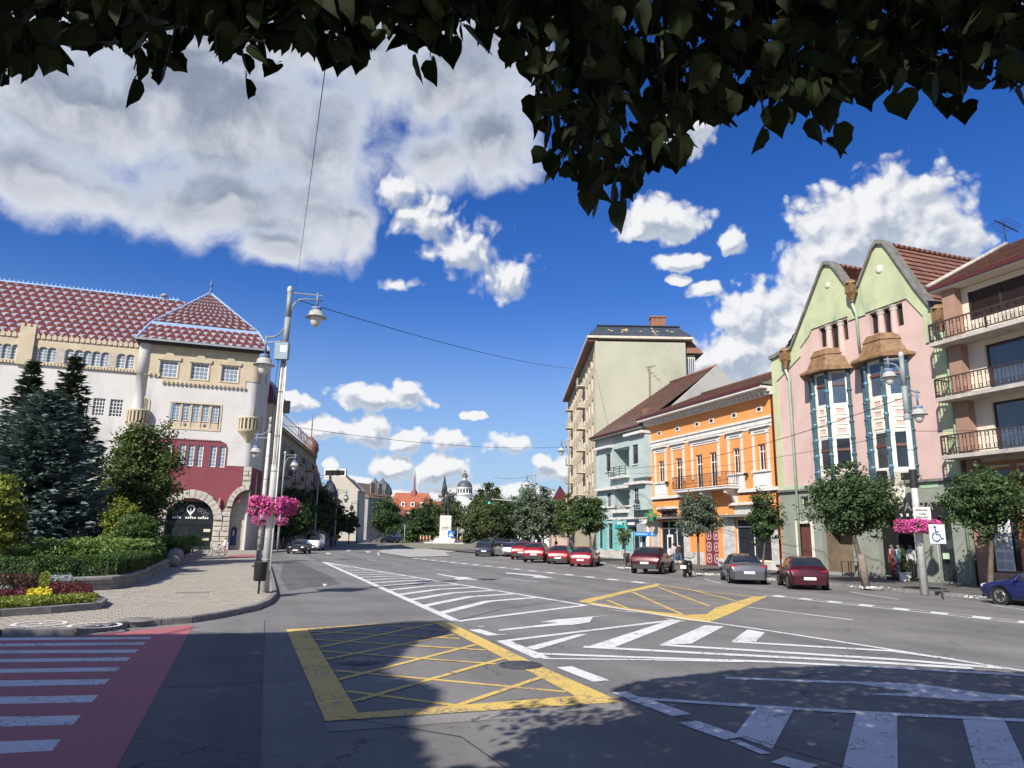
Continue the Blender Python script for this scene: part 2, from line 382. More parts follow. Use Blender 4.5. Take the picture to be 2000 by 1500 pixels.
# ================================================================ GROUND, ROAD, PAVEMENTS
random.seed(7)
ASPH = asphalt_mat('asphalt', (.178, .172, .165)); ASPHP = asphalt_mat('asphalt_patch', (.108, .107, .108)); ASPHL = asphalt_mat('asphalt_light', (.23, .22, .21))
PW = paint_mat('white_road_paint', (.74, .74, .73), .8); PWC = paint_mat('white_cracked_paint', (.72, .72, .72), .75)
PY = paint_mat('yellow_road_paint', (.72, .50, .12), 1.05); PRED = paint_mat('red_crossing_coating', (.40, .125, .14), .3)
EARTH = M('earth', (.07, .085, .04), .95, .3, .3, .4, 8)
def sheet(name, pts, z, mat, parent=None):
    b = MB(); b.prism([(p[0], p[1]) for p in pts], z, z - .003, plane='xy') if False else None
    tr = tessellate_polygon([[Vector((p[0], p[1], 0)) for p in pts]]); fs = []
    for a, b_, c in tr:
        A, B, C_ = pts[a], pts[b_], pts[c]
        fs.append((a, b_, c) if (B[0] - A[0]) * (C_[1] - A[1]) - (B[1] - A[1]) * (C_[0] - A[0]) > 0 else (a, c, b_))
    return MB().add([(p[0], p[1], z) for p in pts], fs).build(name, mat, parent)
tag(sheet('ground', [(-2500, -800), (2500, -800), (2500, 3000), (-2500, 3000)], -.03, EARTH), kind='structure')
road = tag(sheet('road', [(-140, -60), (140, -60), (140, 420), (-140, 420)], 0, ASPH), kind='structure')
_zk = [0]
def zn(): _zk[0] += 1; return .0055 + .0002 * (_zk[0] % 24)
def poly(name, px, mat=None, z=None): return sheet(name, [G(*p) for p in px], z or zn(), mat or PW, road)
def strip(name, px, w, mat=None, world=None):            # painted line of constant real width along photo points
    P = world or [G(*p) for p in px]
    L = []; Rr = []
    for i, p in enumerate(P):
        d = (P[min(i + 1, len(P) - 1)] - P[max(0, i - 1)]); d.z = 0; d.normalize(); n = Vector((-d.y, d.x, 0)) * w / 2
        L.append(p + n); Rr.append(p - n)
    return sheet(name, Rr + L[::-1], zn(), mat or PW, road)
def zm(ox, oy, s): return lambda X, Y: (ox + X / s, oy + Y / s)
z1 = zm(0, 1180, 2.857); z2 = zm(520, 1060, 2.564); z3 = zm(1200, 1100, 2.5); z8 = zm(1100, 950, 3.704)
# asphalt repairs
poly('asphalt_patch', [z2(85, 95), z2(150, 92), z2(360, 185), z2(70, 178)][::-1], ASPHP, .003)
poly('asphalt_patch', [z2(75, 178), z2(300, 172), z2(380, 205), z2(110, 240)][::-1], ASPHP, .0035)
poly('asphalt_patch', [z2(295, 905), z2(310, 950), z2(1790, 838), z2(1778, 800)], ASPHL, .005)
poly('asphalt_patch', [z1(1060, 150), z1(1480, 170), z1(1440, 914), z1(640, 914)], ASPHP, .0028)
# red crossing with white bars
poly('crossing_coating', [(-420, 1268), (0, 1247), (150, 1243), (262, 1232), (378, 1220), (228, 1500), (170, 1620), (-700, 1620)], PRED, .005)
bars = [((188, 203), (845, 185), (838, 196)), ((222, 237), (812, 214), (797, 228)), ((260, 277), (773, 255), (752, 272)), ((308, 327), (730, 298), (708, 318)), ((364, 386), (676, 354), (650, 376)),
        ((428, 462), (613, 420), (580, 450)), ((520, 560), (548, 510), (510, 550)), ((632, 688), (452, 624), (405, 676)), ((770, 838), (340, 758), (290, 822)), ((960, 1050), (200, 940), (140, 1030))]
for (a, b_), r1, r2 in bars:
    A, B = G(*z1(0, a)), G(*z1(*r1)); C_, D_ = G(*z1(0, b_)), G(*z1(*r2))
    A2 = A + (A - B).normalized() * 3.2; C2 = C_ + (C_ - D_).normalized() * 3.2
    sheet('crossing_bar', [C2, D_, B, A2], zn(), PWC, road)
# near yellow box
poly('box_band', [z2(100, 435), z2(295, 895), z2(475, 880), z2(205, 430)], PY)
poly('box_band', [z2(846, 404), z2(1190, 580), z2(1570, 782), z2(1775, 797), z2(1385, 625), z2(935, 408), z2(890, 393)], PY)
poly('box_band', [z2(440, 857), z2(296, 896), z2(1775, 800), z2(1570, 768)], PY)
strip('box_line', [z2(205, 434), z2(560, 408), z2(900, 397)], .16, PY)
for a, b_ in [((230, 465), (520, 425)), ((265, 525), (850, 405)), ((300, 585), (940, 460)), ((360, 688), (1050, 512)), ((435, 798), (1190, 580)), ((965, 815), (1400, 668)),
              ((225, 446), (970, 482)), ((245, 487), (1100, 540)), ((280, 545), (1150, 610)), ((340, 640), (1500, 748)), ((405, 745), (965, 818)), ((560, 412), (900, 440))]:
    strip('box_line', [z2(*a), z2(*b_)], .115, PY)
# far yellow box
poly('box_band', [z8(110, 838), z8(130, 825), z8(690, 702), z8(690, 722), z8(470, 768), z8(200, 838)], PY)
poly('box_band', [z8(110, 835), z8(195, 836), z8(470, 885), z8(880, 930), z8(1110, 925), z8(1060, 985), z8(890, 968)][::-1], PY)
poly('box_band', [z8(1040, 925), z8(1100, 880), z8(1370, 800), z8(1480, 795), z8(1190, 930), z8(1080, 975)], PY)
strip('box_line', [z8(690, 712), z8(1000, 760), z8(1400, 800)], .16, PY)
for a, b_ in [((500, 765), (900, 945)), ((690, 730), (1060, 868)), ((900, 742), (1260, 832)), ((320, 825), (470, 885)), ((600, 790), (1090, 792)), ((400, 820), (1190, 822)), ((560, 852), (1180, 855)), ((480, 884), (1060, 888))]:
    strip('box_line', [z8(*a), z8(*b_)], .13 if a[0] < 1000 and abs(a[1] - b_[1]) > 6 else .07, PY)
# hatched island beyond the near box
L0, L1 = G(*z2(285, 97)), G(*z2(955, 395)); Q0, Q1 = G(*z2(320, 103)), G(*z2(1205, 317)); E0, E1 = G(*z2(330, 104)), G(*z2(1590, 313))
strip('island_edge', None, .26, PW, [L0, L1]); strip('island_edge', None, .22, PW, [L0, E1]); strip('island_edge', None, .24, PW, [L1, E1 + Vector((.1, 0, 0))])
NB = 17
for i in range(1, NB + 1):
    s = i / (NB + .9); a, m, e = L0.lerp(L1, s), Q0.lerp(Q1, s), E0.lerp(E1, min(1, s * .955))
    if i > 3: strip('hatch_bar', None, .34, PW, [a, m, e])
    else: strip('hatch_bar', None, .34, PW, [a, e])
# hatched island on the right
strip('island_edge', [(980, 1253), (1150, 1232), (1322, 1211)], .2); strip('island_edge', [(1150, 1180), (1334, 1208), (1500, 1232), (1700, 1263), (2000, 1311), (2100, 1327)], .16)
strip('island_edge', [(982, 1252), (1060, 1286)], .3); strip('island_edge', [(1045, 1277), (1230, 1284), (1500, 1293), (1760, 1306), (2100, 1325)], .2)
strip('island_edge', [(1060, 1287), (1240, 1289), (1450, 1293)], .12)
for q in ([(1027, 1265), (1045, 1270.5), (1148, 1239), (1126, 1240)], [(1140, 1266), (1198, 1266), (1334, 1212), (1296, 1216)], [(1288, 1260), (1350, 1258), (1414, 1224), (1376, 1222)], [(1428, 1254), (1476, 1254), (1494, 1236), (1460, 1230)]): poly('hatch_bar', q[::-1])
strip('hatch_bar', [(1140, 1264), (1400, 1278), (1600, 1288), (1900, 1306)], .26); strip('hatch_bar', [(1290, 1260), (1500, 1273), (1750, 1289), (1960, 1306)], .26)
strip('hatch_bar', [(1432, 1254), (1600, 1264), (1740, 1272), (1860, 1288)], .24)
# arrows
poly('lane_arrow', [(974, 1233), (976, 1230), (1092, 1217), (1053, 1216), (1082, 1211), (1190, 1202), (1158, 1206), (1152, 1216), (1120, 1221), (1092, 1222)][::-1])
poly('lane_arrow', [z2(*p) for p in [(855, 155), (960, 171), (1000, 172), (1062, 188), (962, 187), (938, 179), (962, 178), (855, 159)]][::-1])
poly('lane_arrow', [z2(*p) for p in [(1200, 150), (1370, 163), (1442, 178), (1330, 174), (1350, 168), (1200, 154)]][::-1])
poly('lane_arrow', [z3(*p) for p in [(540, 556), (1200, 580), (1480, 590), (1850, 640), (2080, 655), (2080, 668), (1760, 676), (1500, 655), (1210, 640), (1470, 634), (1190, 590), (545, 566)]][::-1])
poly('lane_arrow', [z2(280, 207), z2(307, 207), z2(291, 220)][::-1])
for a in ((0, 0), (40, -6), (78, -3)): poly('lane_arrow', [(635 + a[0], 1080 + a[1]), (648 + a[0], 1080 + a[1]), (640 + a[0], 1083 + a[1])][::-1])
# lane lines
for p, w in [([z2(1042, 436), z2(1140, 465)], .3), ([(1102, 1303), (1175, 1331)], .3), ([z2(830, 132), z2(930, 143)], .14), ([z2(1183, 177), z2(1360, 196)], .14), ([z2(505, 85), z2(545, 90)], .14), ([z2(630, 105), z2(680, 110)], .14),
             ([z2(1720, 338), z2(1850, 350)], .12), ([z3(650, 215), z3(1165, 278)], .14), ([z3(340, 285), z3(250, 272)], .12), ([z2(1060, 420), z2(1090, 422)], .1), ([z2(1165, 462), z2(1200, 461)], .1),
             ([z3(20, 632), z3(100, 662)], .22), ([z3(110, 665), z3(330, 745)], .30), ([z3(355, 778), z3(588, 858)], .30), ([z3(585, 870), z3(740, 935)], .12), ([z3(800, 962), z3(960, 1005)], .3),
             ([z3(110, 662), z3(700, 702), z3(1300, 737), z3(2100, 776)], .17), ([z2(1860, 165), z2(1990, 172)], .1), ([z3(440, 78), z3(520, 98)], .1), ([z3(1150, 140), z3(1390, 178)], .1), ([z3(1840, 205), z3(2050, 235)], .1)]:
    strip('lane_line', p, w)
for q in ([(690, 708), (875, 715), (770, 910), (590, 840)], [(1180, 735), (1380, 740), (1385, 1040), (1105, 1040)], [(1700, 765), (1905, 770), (2030, 1040), (1775, 1040)]): poly('crossing_bar', [z3(*p) for p in q][::-1], PWC)
# block-and-line edge of the parking bays
def ladder(a, b_, n, w=.62):
    A, B = G(*a), G(*b_); d = (B - A).normalized(); nn = Vector((-d.y, d.x, 0)); nn = nn if nn.y > 0 else -nn
    strip('lane_line', None, .13, PW, [A, B]); strip('lane_line', None, .07, PW, [A + nn * w, B + nn * w])
    for i in range(n):
        p = A.lerp(B, (i + .25) / n); k = (B - A).length / n
        sheet('edge_block', [p + nn * .07, p + d * k * .42 + nn * .07, p + d * k * .42 + nn * (w - .04) - d * .25, p + nn * (w - .04) - d * .25], zn(), PW, road)
ladder((800, 1090), (1268, 1141), 16); ladder((1492, 1163), (2060, 1224), 8)
strip('lane_line', [(1060, 1084), (930, 1072), (840, 1076), (905, 1070), (1060, 1066)], .15)
strip('lane_line', [(740, 1085), (738, 1079), (760, 1071), (775, 1067)], .15)
TAR = M('tar_seal', (.06, .06, .062), .7, .3, 20, .2, 60)
for p, w in (([(517, 1212), (512, 1340), (505, 1510)], .014), ([(1212, 1358), (1330, 1402), (1480, 1448), (1700, 1512)], .02), ([(560, 1330), (300, 1345)], .02), ([(880, 1215), (980, 1190), (1130, 1168)], .03), ([(1500, 1345), (1800, 1372), (2050, 1390)], .02), ([(660, 1400), (900, 1440), (1000, 1510)], .02)): strip('tar_seam', p, w, TAR)
# covers
IRON = M('cast_iron', (.10, .10, .11), .55, .3, 12, .5, 60, .6)
for px, r in ((z2(468, 596), .36), (z2(1275, 616), .36)):
    b = MB(); b.lathe([(.001, .026), (r * .86, .026), (r * .88, .014), (r * .93, .014), (r * .95, .026), (r, .026), (r + .03, .002)], (0, 0, 0), 32)
    for k in range(6): a = k * 1.047; b.box(r * .5 * math.cos(a) - .04, r * .5 * math.cos(a) + .04, r * .5 * math.sin(a) - .02, r * .5 * math.sin(a) + .02, .02, .031)
    b.build('manhole_cover', IRON, road, G(*px))
# ---------------------------------------------------------------- left pavement, kerbs and pavers
KERB = M('kerb_stone', (.20, .19, .185), .85, .25, 5, .4, 40, stain=((.08, .08, .08), 3, .6)); PAVE = M('paving_base', (.29, .268, .225), .9, .2, 4, .3, 30)
PAVER = tilemat('paver', [(.39, .355, .29)], .88, .22); MARBLE = M('pale_stone', (.48, .46, .43), .6, .18, 1.5, .1, 10, stain=((.25, .24, .22), 2, .5))
kl = [(-420, 1272), (0, 1244), (150, 1241), (250, 1227), (375, 1217), (430, 1208), (500, 1193), (528, 1181), (541, 1167), (538, 1148), (528, 1108), (510, 1089), (530, 1080), (556, 1078), (590, 1072), (640, 1066), (700, 1059.5)]
KL = [G(*p) for p in kl]
far = [Vector((-60, 210, 0)), Vector((-120, 210, 0)), Vector((-120, 12, 0))]
PH = .13
pav = tag(sheet('pavement', KL + far, PH, PAVE), kind='structure')
def kerb(parent, pts, h, w=.16, L=.95, near=120, out=1):        # separate kerb stones along a line, the far run as one strip
    tot = 0; seg = []
    for a, b_ in zip(pts, pts[1:]):
        d = b_ - a; n = max(1, round(d.length / L))
        for i in range(n): seg.append((a.lerp(b_, i / n), a.lerp(b_, (i + 1) / n)))
    for a, b_ in seg:
        d = (b_ - a); l = d.length; d.normalize(); n = Vector((-d.y, d.x, 0)) * out
        g = .012; dz = random.uniform(-.006, .006)
        q = [a + d * g, b_ - d * g, b_ - d * g + n * w, a + d * g + n * w]
        b = MB(); vs = [(p.x, p.y, -.01) for p in q] + [(p.x, p.y, h - .02 + dz) for p in q[:2]] + [(p.x, p.y, h + .008 + dz) for p in (q[1] + n * .02, q[0] + n * .02, q[2], q[3])]
        # bottom 0-3, chamfer 4,5, top 6(b),7(a),8(c),9(d)
        b.add(vs, [(0, 1, 5, 4), (4, 5, 6, 7), (7, 6, 8, 9), (1, 2, 8, 6, 5), (3, 0, 4, 7, 9), (2, 3, 9, 8)] if out > 0 else [(4, 5, 1, 0), (7, 6, 5, 4), (9, 8, 6, 7), (5, 6, 8, 2, 1), (9, 7, 4, 0, 3), (8, 9, 3, 2)])
        b.build('kerb_stone', KERB, parent)
kerb(pav, KL, .15, out=1)
# pavers laid in running bond along the street
import bisect
def inside(p, P):
    c = False; j = len(P) - 1
    for i in range(len(P)):
        if (P[i][1] > p[1]) != (P[j][1] > p[1]) and p[0] < (P[j][0] - P[i][0]) * (p[1] - P[i][1]) / (P[j][1] - P[i][1]) + P[i][0]: c = not c
        j = i
    return c
def shrink(P, q, m):                                            # true if q is at least m inside (checked on 8 points)
    return all(inside((q[0] + m * math.cos(a), q[1] + m * math.sin(a)), P) for a in (0, .785, 1.57, 2.36, 3.14, 3.93, 4.71, 5.5))
PL = [(p.x, p.y) for p in KL + far]
proto = None; near = []
pw, pl = .235, .235
rows = []
o = Vector((-12, 15, 0))
for i in range(-70, 130):
    for j in range(-60, 60):
        q = o + WS * ((j + .5 * (i % 2)) * pl) + VS * (i * pw)
        if q.y < 14.5 or q.y > 44 or q.x < -17: continue
        pxx = 1000 + FPX * (q - CAM).dot(_r) / (q - CAM).dot(_f)
        if pxx < -40 or not shrink(PL, q, .30): continue
        rows.append(q)
rows.sort(key=lambda q: q.length)
ang = math.atan2(WS.y, WS.x)
def paver_geo(b, q, dz):
    h = PH + .006 + dz; g = .008; c = .012; vs = []
    for s, z in ((1 - 0, PH - .02), (1, h - .008), (.93, h)):
        for i, j in ((-1, -1), (1, -1), (1, 1), (-1, 1)):
            p = q + WS * (i * (pl / 2 - g) * s) + VS * (j * (pw / 2 - g) * s); vs.append((p.x, p.y, z))
    b.add(vs, [(0, 1, 5, 4), (1, 2, 6, 5), (2, 3, 7, 6), (3, 0, 4, 7), (4, 5, 9, 8), (5, 6, 10, 9), (6, 7, 11, 10), (7, 4, 8, 11), (8, 9, 10, 11)])
b = MB(); paver_geo(b, Vector((0, 0, 0)), 0); pp = b.build('paver', PAVER, pav, (rows[0].x, rows[0].y, 0))
for q in rows[1:300]: inst(pp, 'paver', pav, (q.x, q.y, random.uniform(-.003, .004)))
b = MB()
for q in rows[300:]: paver_geo(b, q, random.uniform(-.003, .004))
tag(b.build('paver_field', PAVER, pav), kind='stuff')
# painted bicycle roundels and covers on the pavement
for cx, cy in (z1(220, 113), z1(530, 122)):
    c = G(cx, cy, PH); b = MB(); n = 26; vs = []
    for k in range(n):
        a = 2 * math.pi * k / n
        for r in (.44, .53): vs.append((r * math.cos(a), r * math.sin(a), 0))
    b.add(vs, [(2 * k, 2 * k + 1, (2 * k + 3) % (2 * n), (2 * k + 2) % (2 * n)) for k in range(n)])
    b.add([(-.30, -.06, 0), (-.24, -.10, 0), (.30, .10, 0), (.24, .14, 0)], [(0, 1, 2, 3)]); b.add([(-.05, .1, .001), (0, .1, .001), (.12, -.16, .001), (.06, -.17, .001)], [(3, 2, 1, 0)])
    b.add([(.2, -.2, 0), (.3, -.14, 0), (.27, -.08, 0), (.18, -.13, 0)], [(0, 1, 2, 3)])
    b.build('bicycle_roundel', PW, pav, (c.x, c.y, PH + .018), .3)
for cx, cy, rx, ry in ((160, 1186, .6, .28), (265, 1211, .42, .33), (375, 1158, .5, .3)):
    c = G(cx, cy, PH); b = MB()
    if cy == 1211: b.lathe([(.001, .02), (rx * .95, .02), (rx, .0)], (0, 0, 0), 28)
    else: b.box(-rx, rx, -ry, ry, .0, .018)
    b.build('service_cover', M('cover_concrete', (.20, .185, .17), .85, .25, 6, .4, 30), pav, (c.x, c.y, PH), ang)
# red bicycle crossing ramp by the palace
sheet('cycle_ramp', [G(440, 1089, PH), G(497, 1089, PH), G(500, 1083, PH), G(452, 1084, PH)], PH + .012, PRED, pav)
# pavement behind the camera
tag(sheet('pavement', [(-60, -50), (60, -50), (60, -3), (8, 2.6), (-5, 2.6), (-12, 1), (-60, 1)], .12, PAVE), kind='structure')
# ---------------------------------------------------------------- right pavement
R0 = G(1905, 1148)
def RW(v, w, z=0): p = R0 + VS * v + WS * w; return Vector((p.x, p.y, z))
kr = [(-30, -6.4), (-5, -6.8), (2, -7.05), (6.5, -7.4), (12.7, -8.3), (21, -8.7), (31, -9.1), (50, -9.6), (110, -11)]
PAVR = asphalt_mat('pavement_asphalt', (.115, .11, .105))
pvr = tag(sheet('pavement', [RW(*p) for p in kr] [::1] + [RW(110, 14), RW(-30, 14)], .12, PAVR), kind='structure')
kerb(pvr, [RW(*p) for p in kr[:7]], .13, out=-1)
# ================================================================ RIGHT FRONTAGE
FR = Fac(R0, -VS)
BG = .12                                                  # pavement level the walls rise from
w5 = zm(1080, 600, 2.679); w6 = zm(1500, 440, 4); w7 = zm(1500, 800, 3.75); wb = zm(1530, 680, 5.357); w4 = zm(1840, 460, 5)
def Q(F, a, b_, off=0.0): return F.q(a[0], a[1], b_[0], b_[1], off)
def begin(name, label, F):
    T = thing(name, label, 'building', (F.o.x, F.o.y, 0), F.rz); return T
def lettering(name, text, size, mat, parent, loc, rz=0, sp=1.15, align='LEFT'):
    tx = bpy.data.curves.new(name, 'FONT'); tx.body = text; tx.size = size; tx.extrude = .008; tx.space_character = sp; tx.align_x = align; tx.resolution_u = 3
    to = bpy.data.objects.new(name, tx); COL.objects.link(to); me = bpy.data.meshes.new_from_object(to)
    bpy.data.objects.remove(to); me.materials.clear(); me.materials.append(mat)
    o = bpy.data.objects.new(name, me); COL.objects.link(o); o.parent = parent; o.location = loc; o.rotation_euler = (math.pi / 2, 0, rz)
    return o
def marks(name, parent, x0, x1, y, z0, z1, rows, mat, n=12, t=.004, seed=1):      # rows of lettering too small to read
    r_ = random.Random(seed); b = MB(); h = (z1 - z0) / rows
    for j in range(rows):
        x = x0 + r_.uniform(0, .12) * (x1 - x0); w = (x1 - x0) / n; e = x1 - r_.uniform(0, .12) * (x1 - x0)
        while x < e: k = w * r_.uniform(.45, .8); b.box(x, min(x + k, e), y - t, y, z0 + h * (j + .22), z0 + h * (j + .78)); x += w
    return b.build(name, mat, parent)
def wall(T, outline, holes, mat, name='wall', depth=.3, y=0.0): return MB().prism(outline, y, y + depth, holes).build(name, mat, T)
def block(T, u0, u1, y0, y1, z0, z1, mat, name='side_wall'): return MB().box(u0, u1, y0, y1, z0, z1).build(name, mat, T)
def tiles(T, name, quad, mat, nu, nv, th=.05, stagger=True, hexa=False, attr=None, lift=.03):
    # a roof slope as rows of overlapping tiles: quad = eave-left, eave-right, ridge-right, ridge-left
    A, B, C_, D_ = [Vector(p) for p in quad]; nrm = (B - A).cross(D_ - A).normalized(); vs = []; fs = []; at_ = []
    for j in range(nv):
        t0, t1 = j / nv, min(1, (j + 1.25) / nv)
        l0, r0_ = A.lerp(D_, t0), B.lerp(C_, t0); l1, r1 = A.lerp(D_, t1), B.lerp(C_, t1)
        for i in range(nu + 1 if (stagger and j % 2) else nu):
            s0 = (i - (.5 if stagger and j % 2 else 0)) / nu; s1 = s0 + 1 / nu
            s0, s1 = max(0, s0), min(1, s1); g = (s1 - s0) * .03
            if s1 - s0 < .1 / nu: continue
            k = random.uniform(.0, .012); o = len(vs)
            up = nrm * (th + lift + k); lo = nrm * (lift * .3)
            p = [l0.lerp(r0_, s0 + g) + up, l0.lerp(r0_, s1 - g) + up, l1.lerp(r1, s1 - g) + lo, l1.lerp(r1, s0 + g) + lo]
            if hexa:
                q0, q1 = p[0].lerp(p[3], .45), p[1].lerp(p[2], .45); m = p[0].lerp(p[1], .5)
                vs += [q0, m, q1, p[2], p[3]]; fs.append((o, o + 1, o + 2, o + 3, o + 4)); at_.append(attr(i, j) if attr else 0)
            else:
                f0, f1 = p[0] - nrm * th, p[1] - nrm * th
                vs += p + [f0, f1]; fs += [(o, o + 1, o + 2, o + 3), (o + 4, o + 5, o + 1, o)]; at_ += [attr(i, j) if attr else 0] * 2
    b = MB(); b.add(vs, fs); ob = b.build(name, mat, T)
    a = ob.data.attributes.new('tile', 'FLOAT', 'FACE'); a.data.foreach_set('value', at_)
    return tag(ob, kind='stuff')
RTILE = tilemat('red_roof_tile', [(.31, .135, .095)], .8, .35); BTILE = tilemat('brown_roof_tile', [(.235, .115, .085)], .85, .4)
SLATE = tilemat('slate_blue', [(.10, .13, .175), (.75, .62, .30)], .35, .3)
GUTR = M('dark_red_metal', (.085, .020, .022), .4, .15, 4, 0); CEMENT = M('cement', (.17, .165, .15), .9, .25, 2, .4, 18, stain=((.06, .06, .055), 1.5, .7))
ORANGE = M('orange_plaster', (.67, .275, .085), .85, .07, .8, .12, 25, stain=((.54, .26, .10), .8, .4)); TRIM = M('white_stucco', (.60, .58, .55), .75, .08, 2, .15, 20, stain=((.42, .40, .37), 1.2, .5))
WOODW = M('white_window_wood', (.66, .65, .62), .5, .08, 3, 0); BROWNW = M('brown_window_wood', (.12, .05, .035), .5, .2, 4, .1, 20)
MAROON = M('maroon_door', (.16, .035, .045), .45, .15, 3, .1, 20); BLACKM = M('black_metal', (.022, .021, .022), .45, .2, 4, 0)
CURT = M('curtain', (.55, .53, .48), .9, .15, 6, 0)
# ---------------------------------------------------------------- orange house
def orange():
    F = FR; T = begin('orange_house', 'orange stucco house with white window surrounds and a long iron balcony', F)
    ua = F.uz(*w5(500, 1000))[0]; ub = -14.12; zt = 12.55
    W = [Q(F, w5(550, 803), w5(582, 912)), Q(F, w5(640, 788), w5(676, 893)), Q(F, w5(745, 774), w5(783, 880)), Q(F, w5(818, 766), w5(858, 868)), Q(F, w5(940, 742), w5(980, 868)), Q(F, w5(1071, 722), w5(1116, 855))]
    zl, zh = sum(w[2] for w in (W[0], W[4], W[5])) / 3, sum(w[3] for w in W) / 6
    zf = zl - 1.0                                        # balcony floor level
    W = [(w[0], w[1], (zf + .1 if i in (2, 3, 1) else zl), zh) for i, w in enumerate(W)]
    sw = Q(F, w5(556, 1062), w5(650, 1118)); bw = Q(F, w5(938, 1030), w5(1140, 1118)); bw = (bw[0], bw[1], sw[2], sw[3])
    s1 = Q(F, w5(560, 1165), w5(690, 1345)); s2 = Q(F, w5(955, 1165), w5(1150, 1345)); gt = Q(F, w5(788, 1165), w5(872, 1365))
    zs = 3.75
    gt = (gt[0], gt[1], BG, 3.9)
    s1 = (s1[0], s1[1], .2, zs); s2 = (s2[0], s2[1], .65, zs)
    holes = [rect(*w) for w in W] + [rect(*sw), rect(*bw), rect(*s1), rect(*s2), arch(gt[0], gt[1], gt[2], gt[3], 8, .35)]
    wall(T, rect(ua, ub, 0, zt), holes, ORANGE)
    block(T, ua, ub, .302, 11, 0, zt, ORANGE)
    # cornice: stepped white mouldings with brackets
    b = MB(); b.box(ua, ub, -.28, .1, zt, zt + .22).box(ua, ub, -.5, .1, zt + .222, zt + .42).box(ua, ub, -1.1, .1, zt + .424, zt + .6)
    b.build('cornice', TRIM, T)
    n = 34
    b0 = MB().box(-.1, .1, -.55, 0, -.16, .2).build('bracket', TRIM, T, (ua + .4, -.002, zt + .2))
    for i in range(1, n): inst(b0, 'bracket', T, (ua + .4 + (ub - ua - .8) * i / (n - 1), -.002, zt + .2))
    MB().box(ua - .05, ub, -1.18, -1.04, zt + .604, zt + .78).build('gutter', GUTR, T)
    # frieze band and attic vents
    zb = F.uz(*w5(1180, 572))[1]
    b = MB().box(ua, ub - .25, -.1, 0, zb - .3, zb + .05).box(ua, ub - .25, -.2, 0, zb + .054, zb + .22).box(ua, ub - .25, -.05, 0, zb - .55, zb - .36); b.build('frieze', TRIM, T)
    for X, Y in ((558, 652), (652, 633), (755, 609), (830, 595), (949, 567), (1080, 537)):
        u, z = F.uz(*w5(X, Y)); z = zb + .85
        v_ = MB().box(u - .32, u + .32, -.04, .0, z - .22, z + .22).build('attic_vent', TRIM, T)
        MB().box(u - .2, u + .2, -.046, -.041, z - .12, z + .12).build('grille', DARK, v_)
    # windows with surrounds
    def surround(u0, u1, z0, z1, panel=True):
        b = MB()
        for s, e in ((u0 - .5, u0 - .34), (u1 + .34, u1 + .5)):
            b.box(s, e, -.12, 0, z0 - .1, z1 + .75).box(s - .05, e + .05, -.16, -.0, z1 + .75, z1 + .93)
        b.box(u0 - .62, u1 + .62, -.12, 0, z1 + .934, z1 + 1.2).box(u0 - .72, u1 + .72, -.3, 0, z1 + 1.204, z1 + 1.34).box(u0 - .3, u1 + .3, -.05, 0, z1 + .76, z1 + .932)
        b.build('window_surround', TRIM, T)
        if panel:
            p = MB().box(u0 - .55, u1 + .55, -.14, 0, z0 - 1.35, z0 - .14).build('apron_panel', TRIM, T)
            MB().box(u0 - .3, u1 + .3, -.165, -.142, z0 - 1.1, z0 - .4).build('raised_field', WHITE, p); MB().box(u0 - .62, u1 + .62, -.24, -.0, z0 - .137, z0 - .02).build('sill', TRIM, p)
    for i, w in enumerate(W):
        ww = window(T, *w, nx=2, nz=1, top=.72, fm=WOODW, fw=.09, bw=.08)
        if i in (0, 4, 5): MB().box(w[0] + .14, w[0] + (w[1] - w[0]) * .36, .21, .22, w[2] + .1, w[3] - .1).build('curtain', CURT, ww)
        if i in (0, 1, 4, 5): surround(w[0], w[1], zl, zh, i != 1)
    surround(W[2][0], W[3][1], zl, zh, False)
    # sill course, lower trims
    zc = F.uz(*w5(1180, 945))[1]
    bl = Q(F, w5(630, 950), w5(915, 945), 1.2); bu0, bu1 = bl[0], bl[1]
    for a, b_ in ((ua, bu0 + .4), (bu1 - .2, ub)): MB().box(a, b_, -.2, 0, zc - .15, zc + .1).build('sill_course', TRIM, T)
    for a, b_ in ((ua, bu0 + .4), (bu1 - .2, ub)): MB().box(a, b_, -.06, 0, zc - .29, zc - .154).build('drip_moulding', MAROON, T)
    # balcony
    B = MB().box(bu0, bu1, -1.25, 0, zf - .18, zf).box(bu0 - .05, bu1 + .05, -1.3, 0, zf + .003, zf + .06).build('balcony', TRIM, T)
    r = MB(); balusters(r, (bu0, -1.25, 0), (bu1, -1.25, 0), zf + .14, zf + 1.1, .16, .012)
    for x in (bu0, bu1): balusters(r, (x, -1.22, 0), (x, -.02, 0), zf + .15, zf + 1.09, .16, .012)
    k = 0
    while bu0 + .2 + k * .32 < bu1:
        r.lathe([(.10, -.01), (.12, 0), (.10, .01)], (bu0 + .2 + k * .32, -1.26, zf + .45), 8); k += 1
    r.build('railing', BLACKM, B)
    for x in (bu0 + .5, (bu0 + bu1) / 2, bu1 - .6):
        MB().prism([(0, zf - .18), (-1.15, zf - .18), (-1.05, zf - .5), (-.5, zf - .65), (0, zf - 1.5)], -.13, .13).build('console', TRIM, B, (x, 0, 0), math.pi / 2) if False else MB().add(
            [(x + s, y, z) for s in (-.14, .14) for y, z in ((0, zf - .183), (-1.1, zf - .183), (-1.05, zf - .5), (-.5, zf - .7), (0, zf - 1.5))],
            [(0, 1, 2, 3, 4), (9, 8, 7, 6, 5), (0, 5, 6, 1), (1, 6, 7, 2), (2, 7, 8, 3), (3, 8, 9, 4), (4, 9, 5, 0)]).build('console', TRIM, B)
    # ground floor
    ww = window(T, *sw, nx=1, nz=1, fm=WOODW, fw=.08); 
    ww = window(T, *bw, nx=2, nz=1, fm=WOODW, fw=.08)
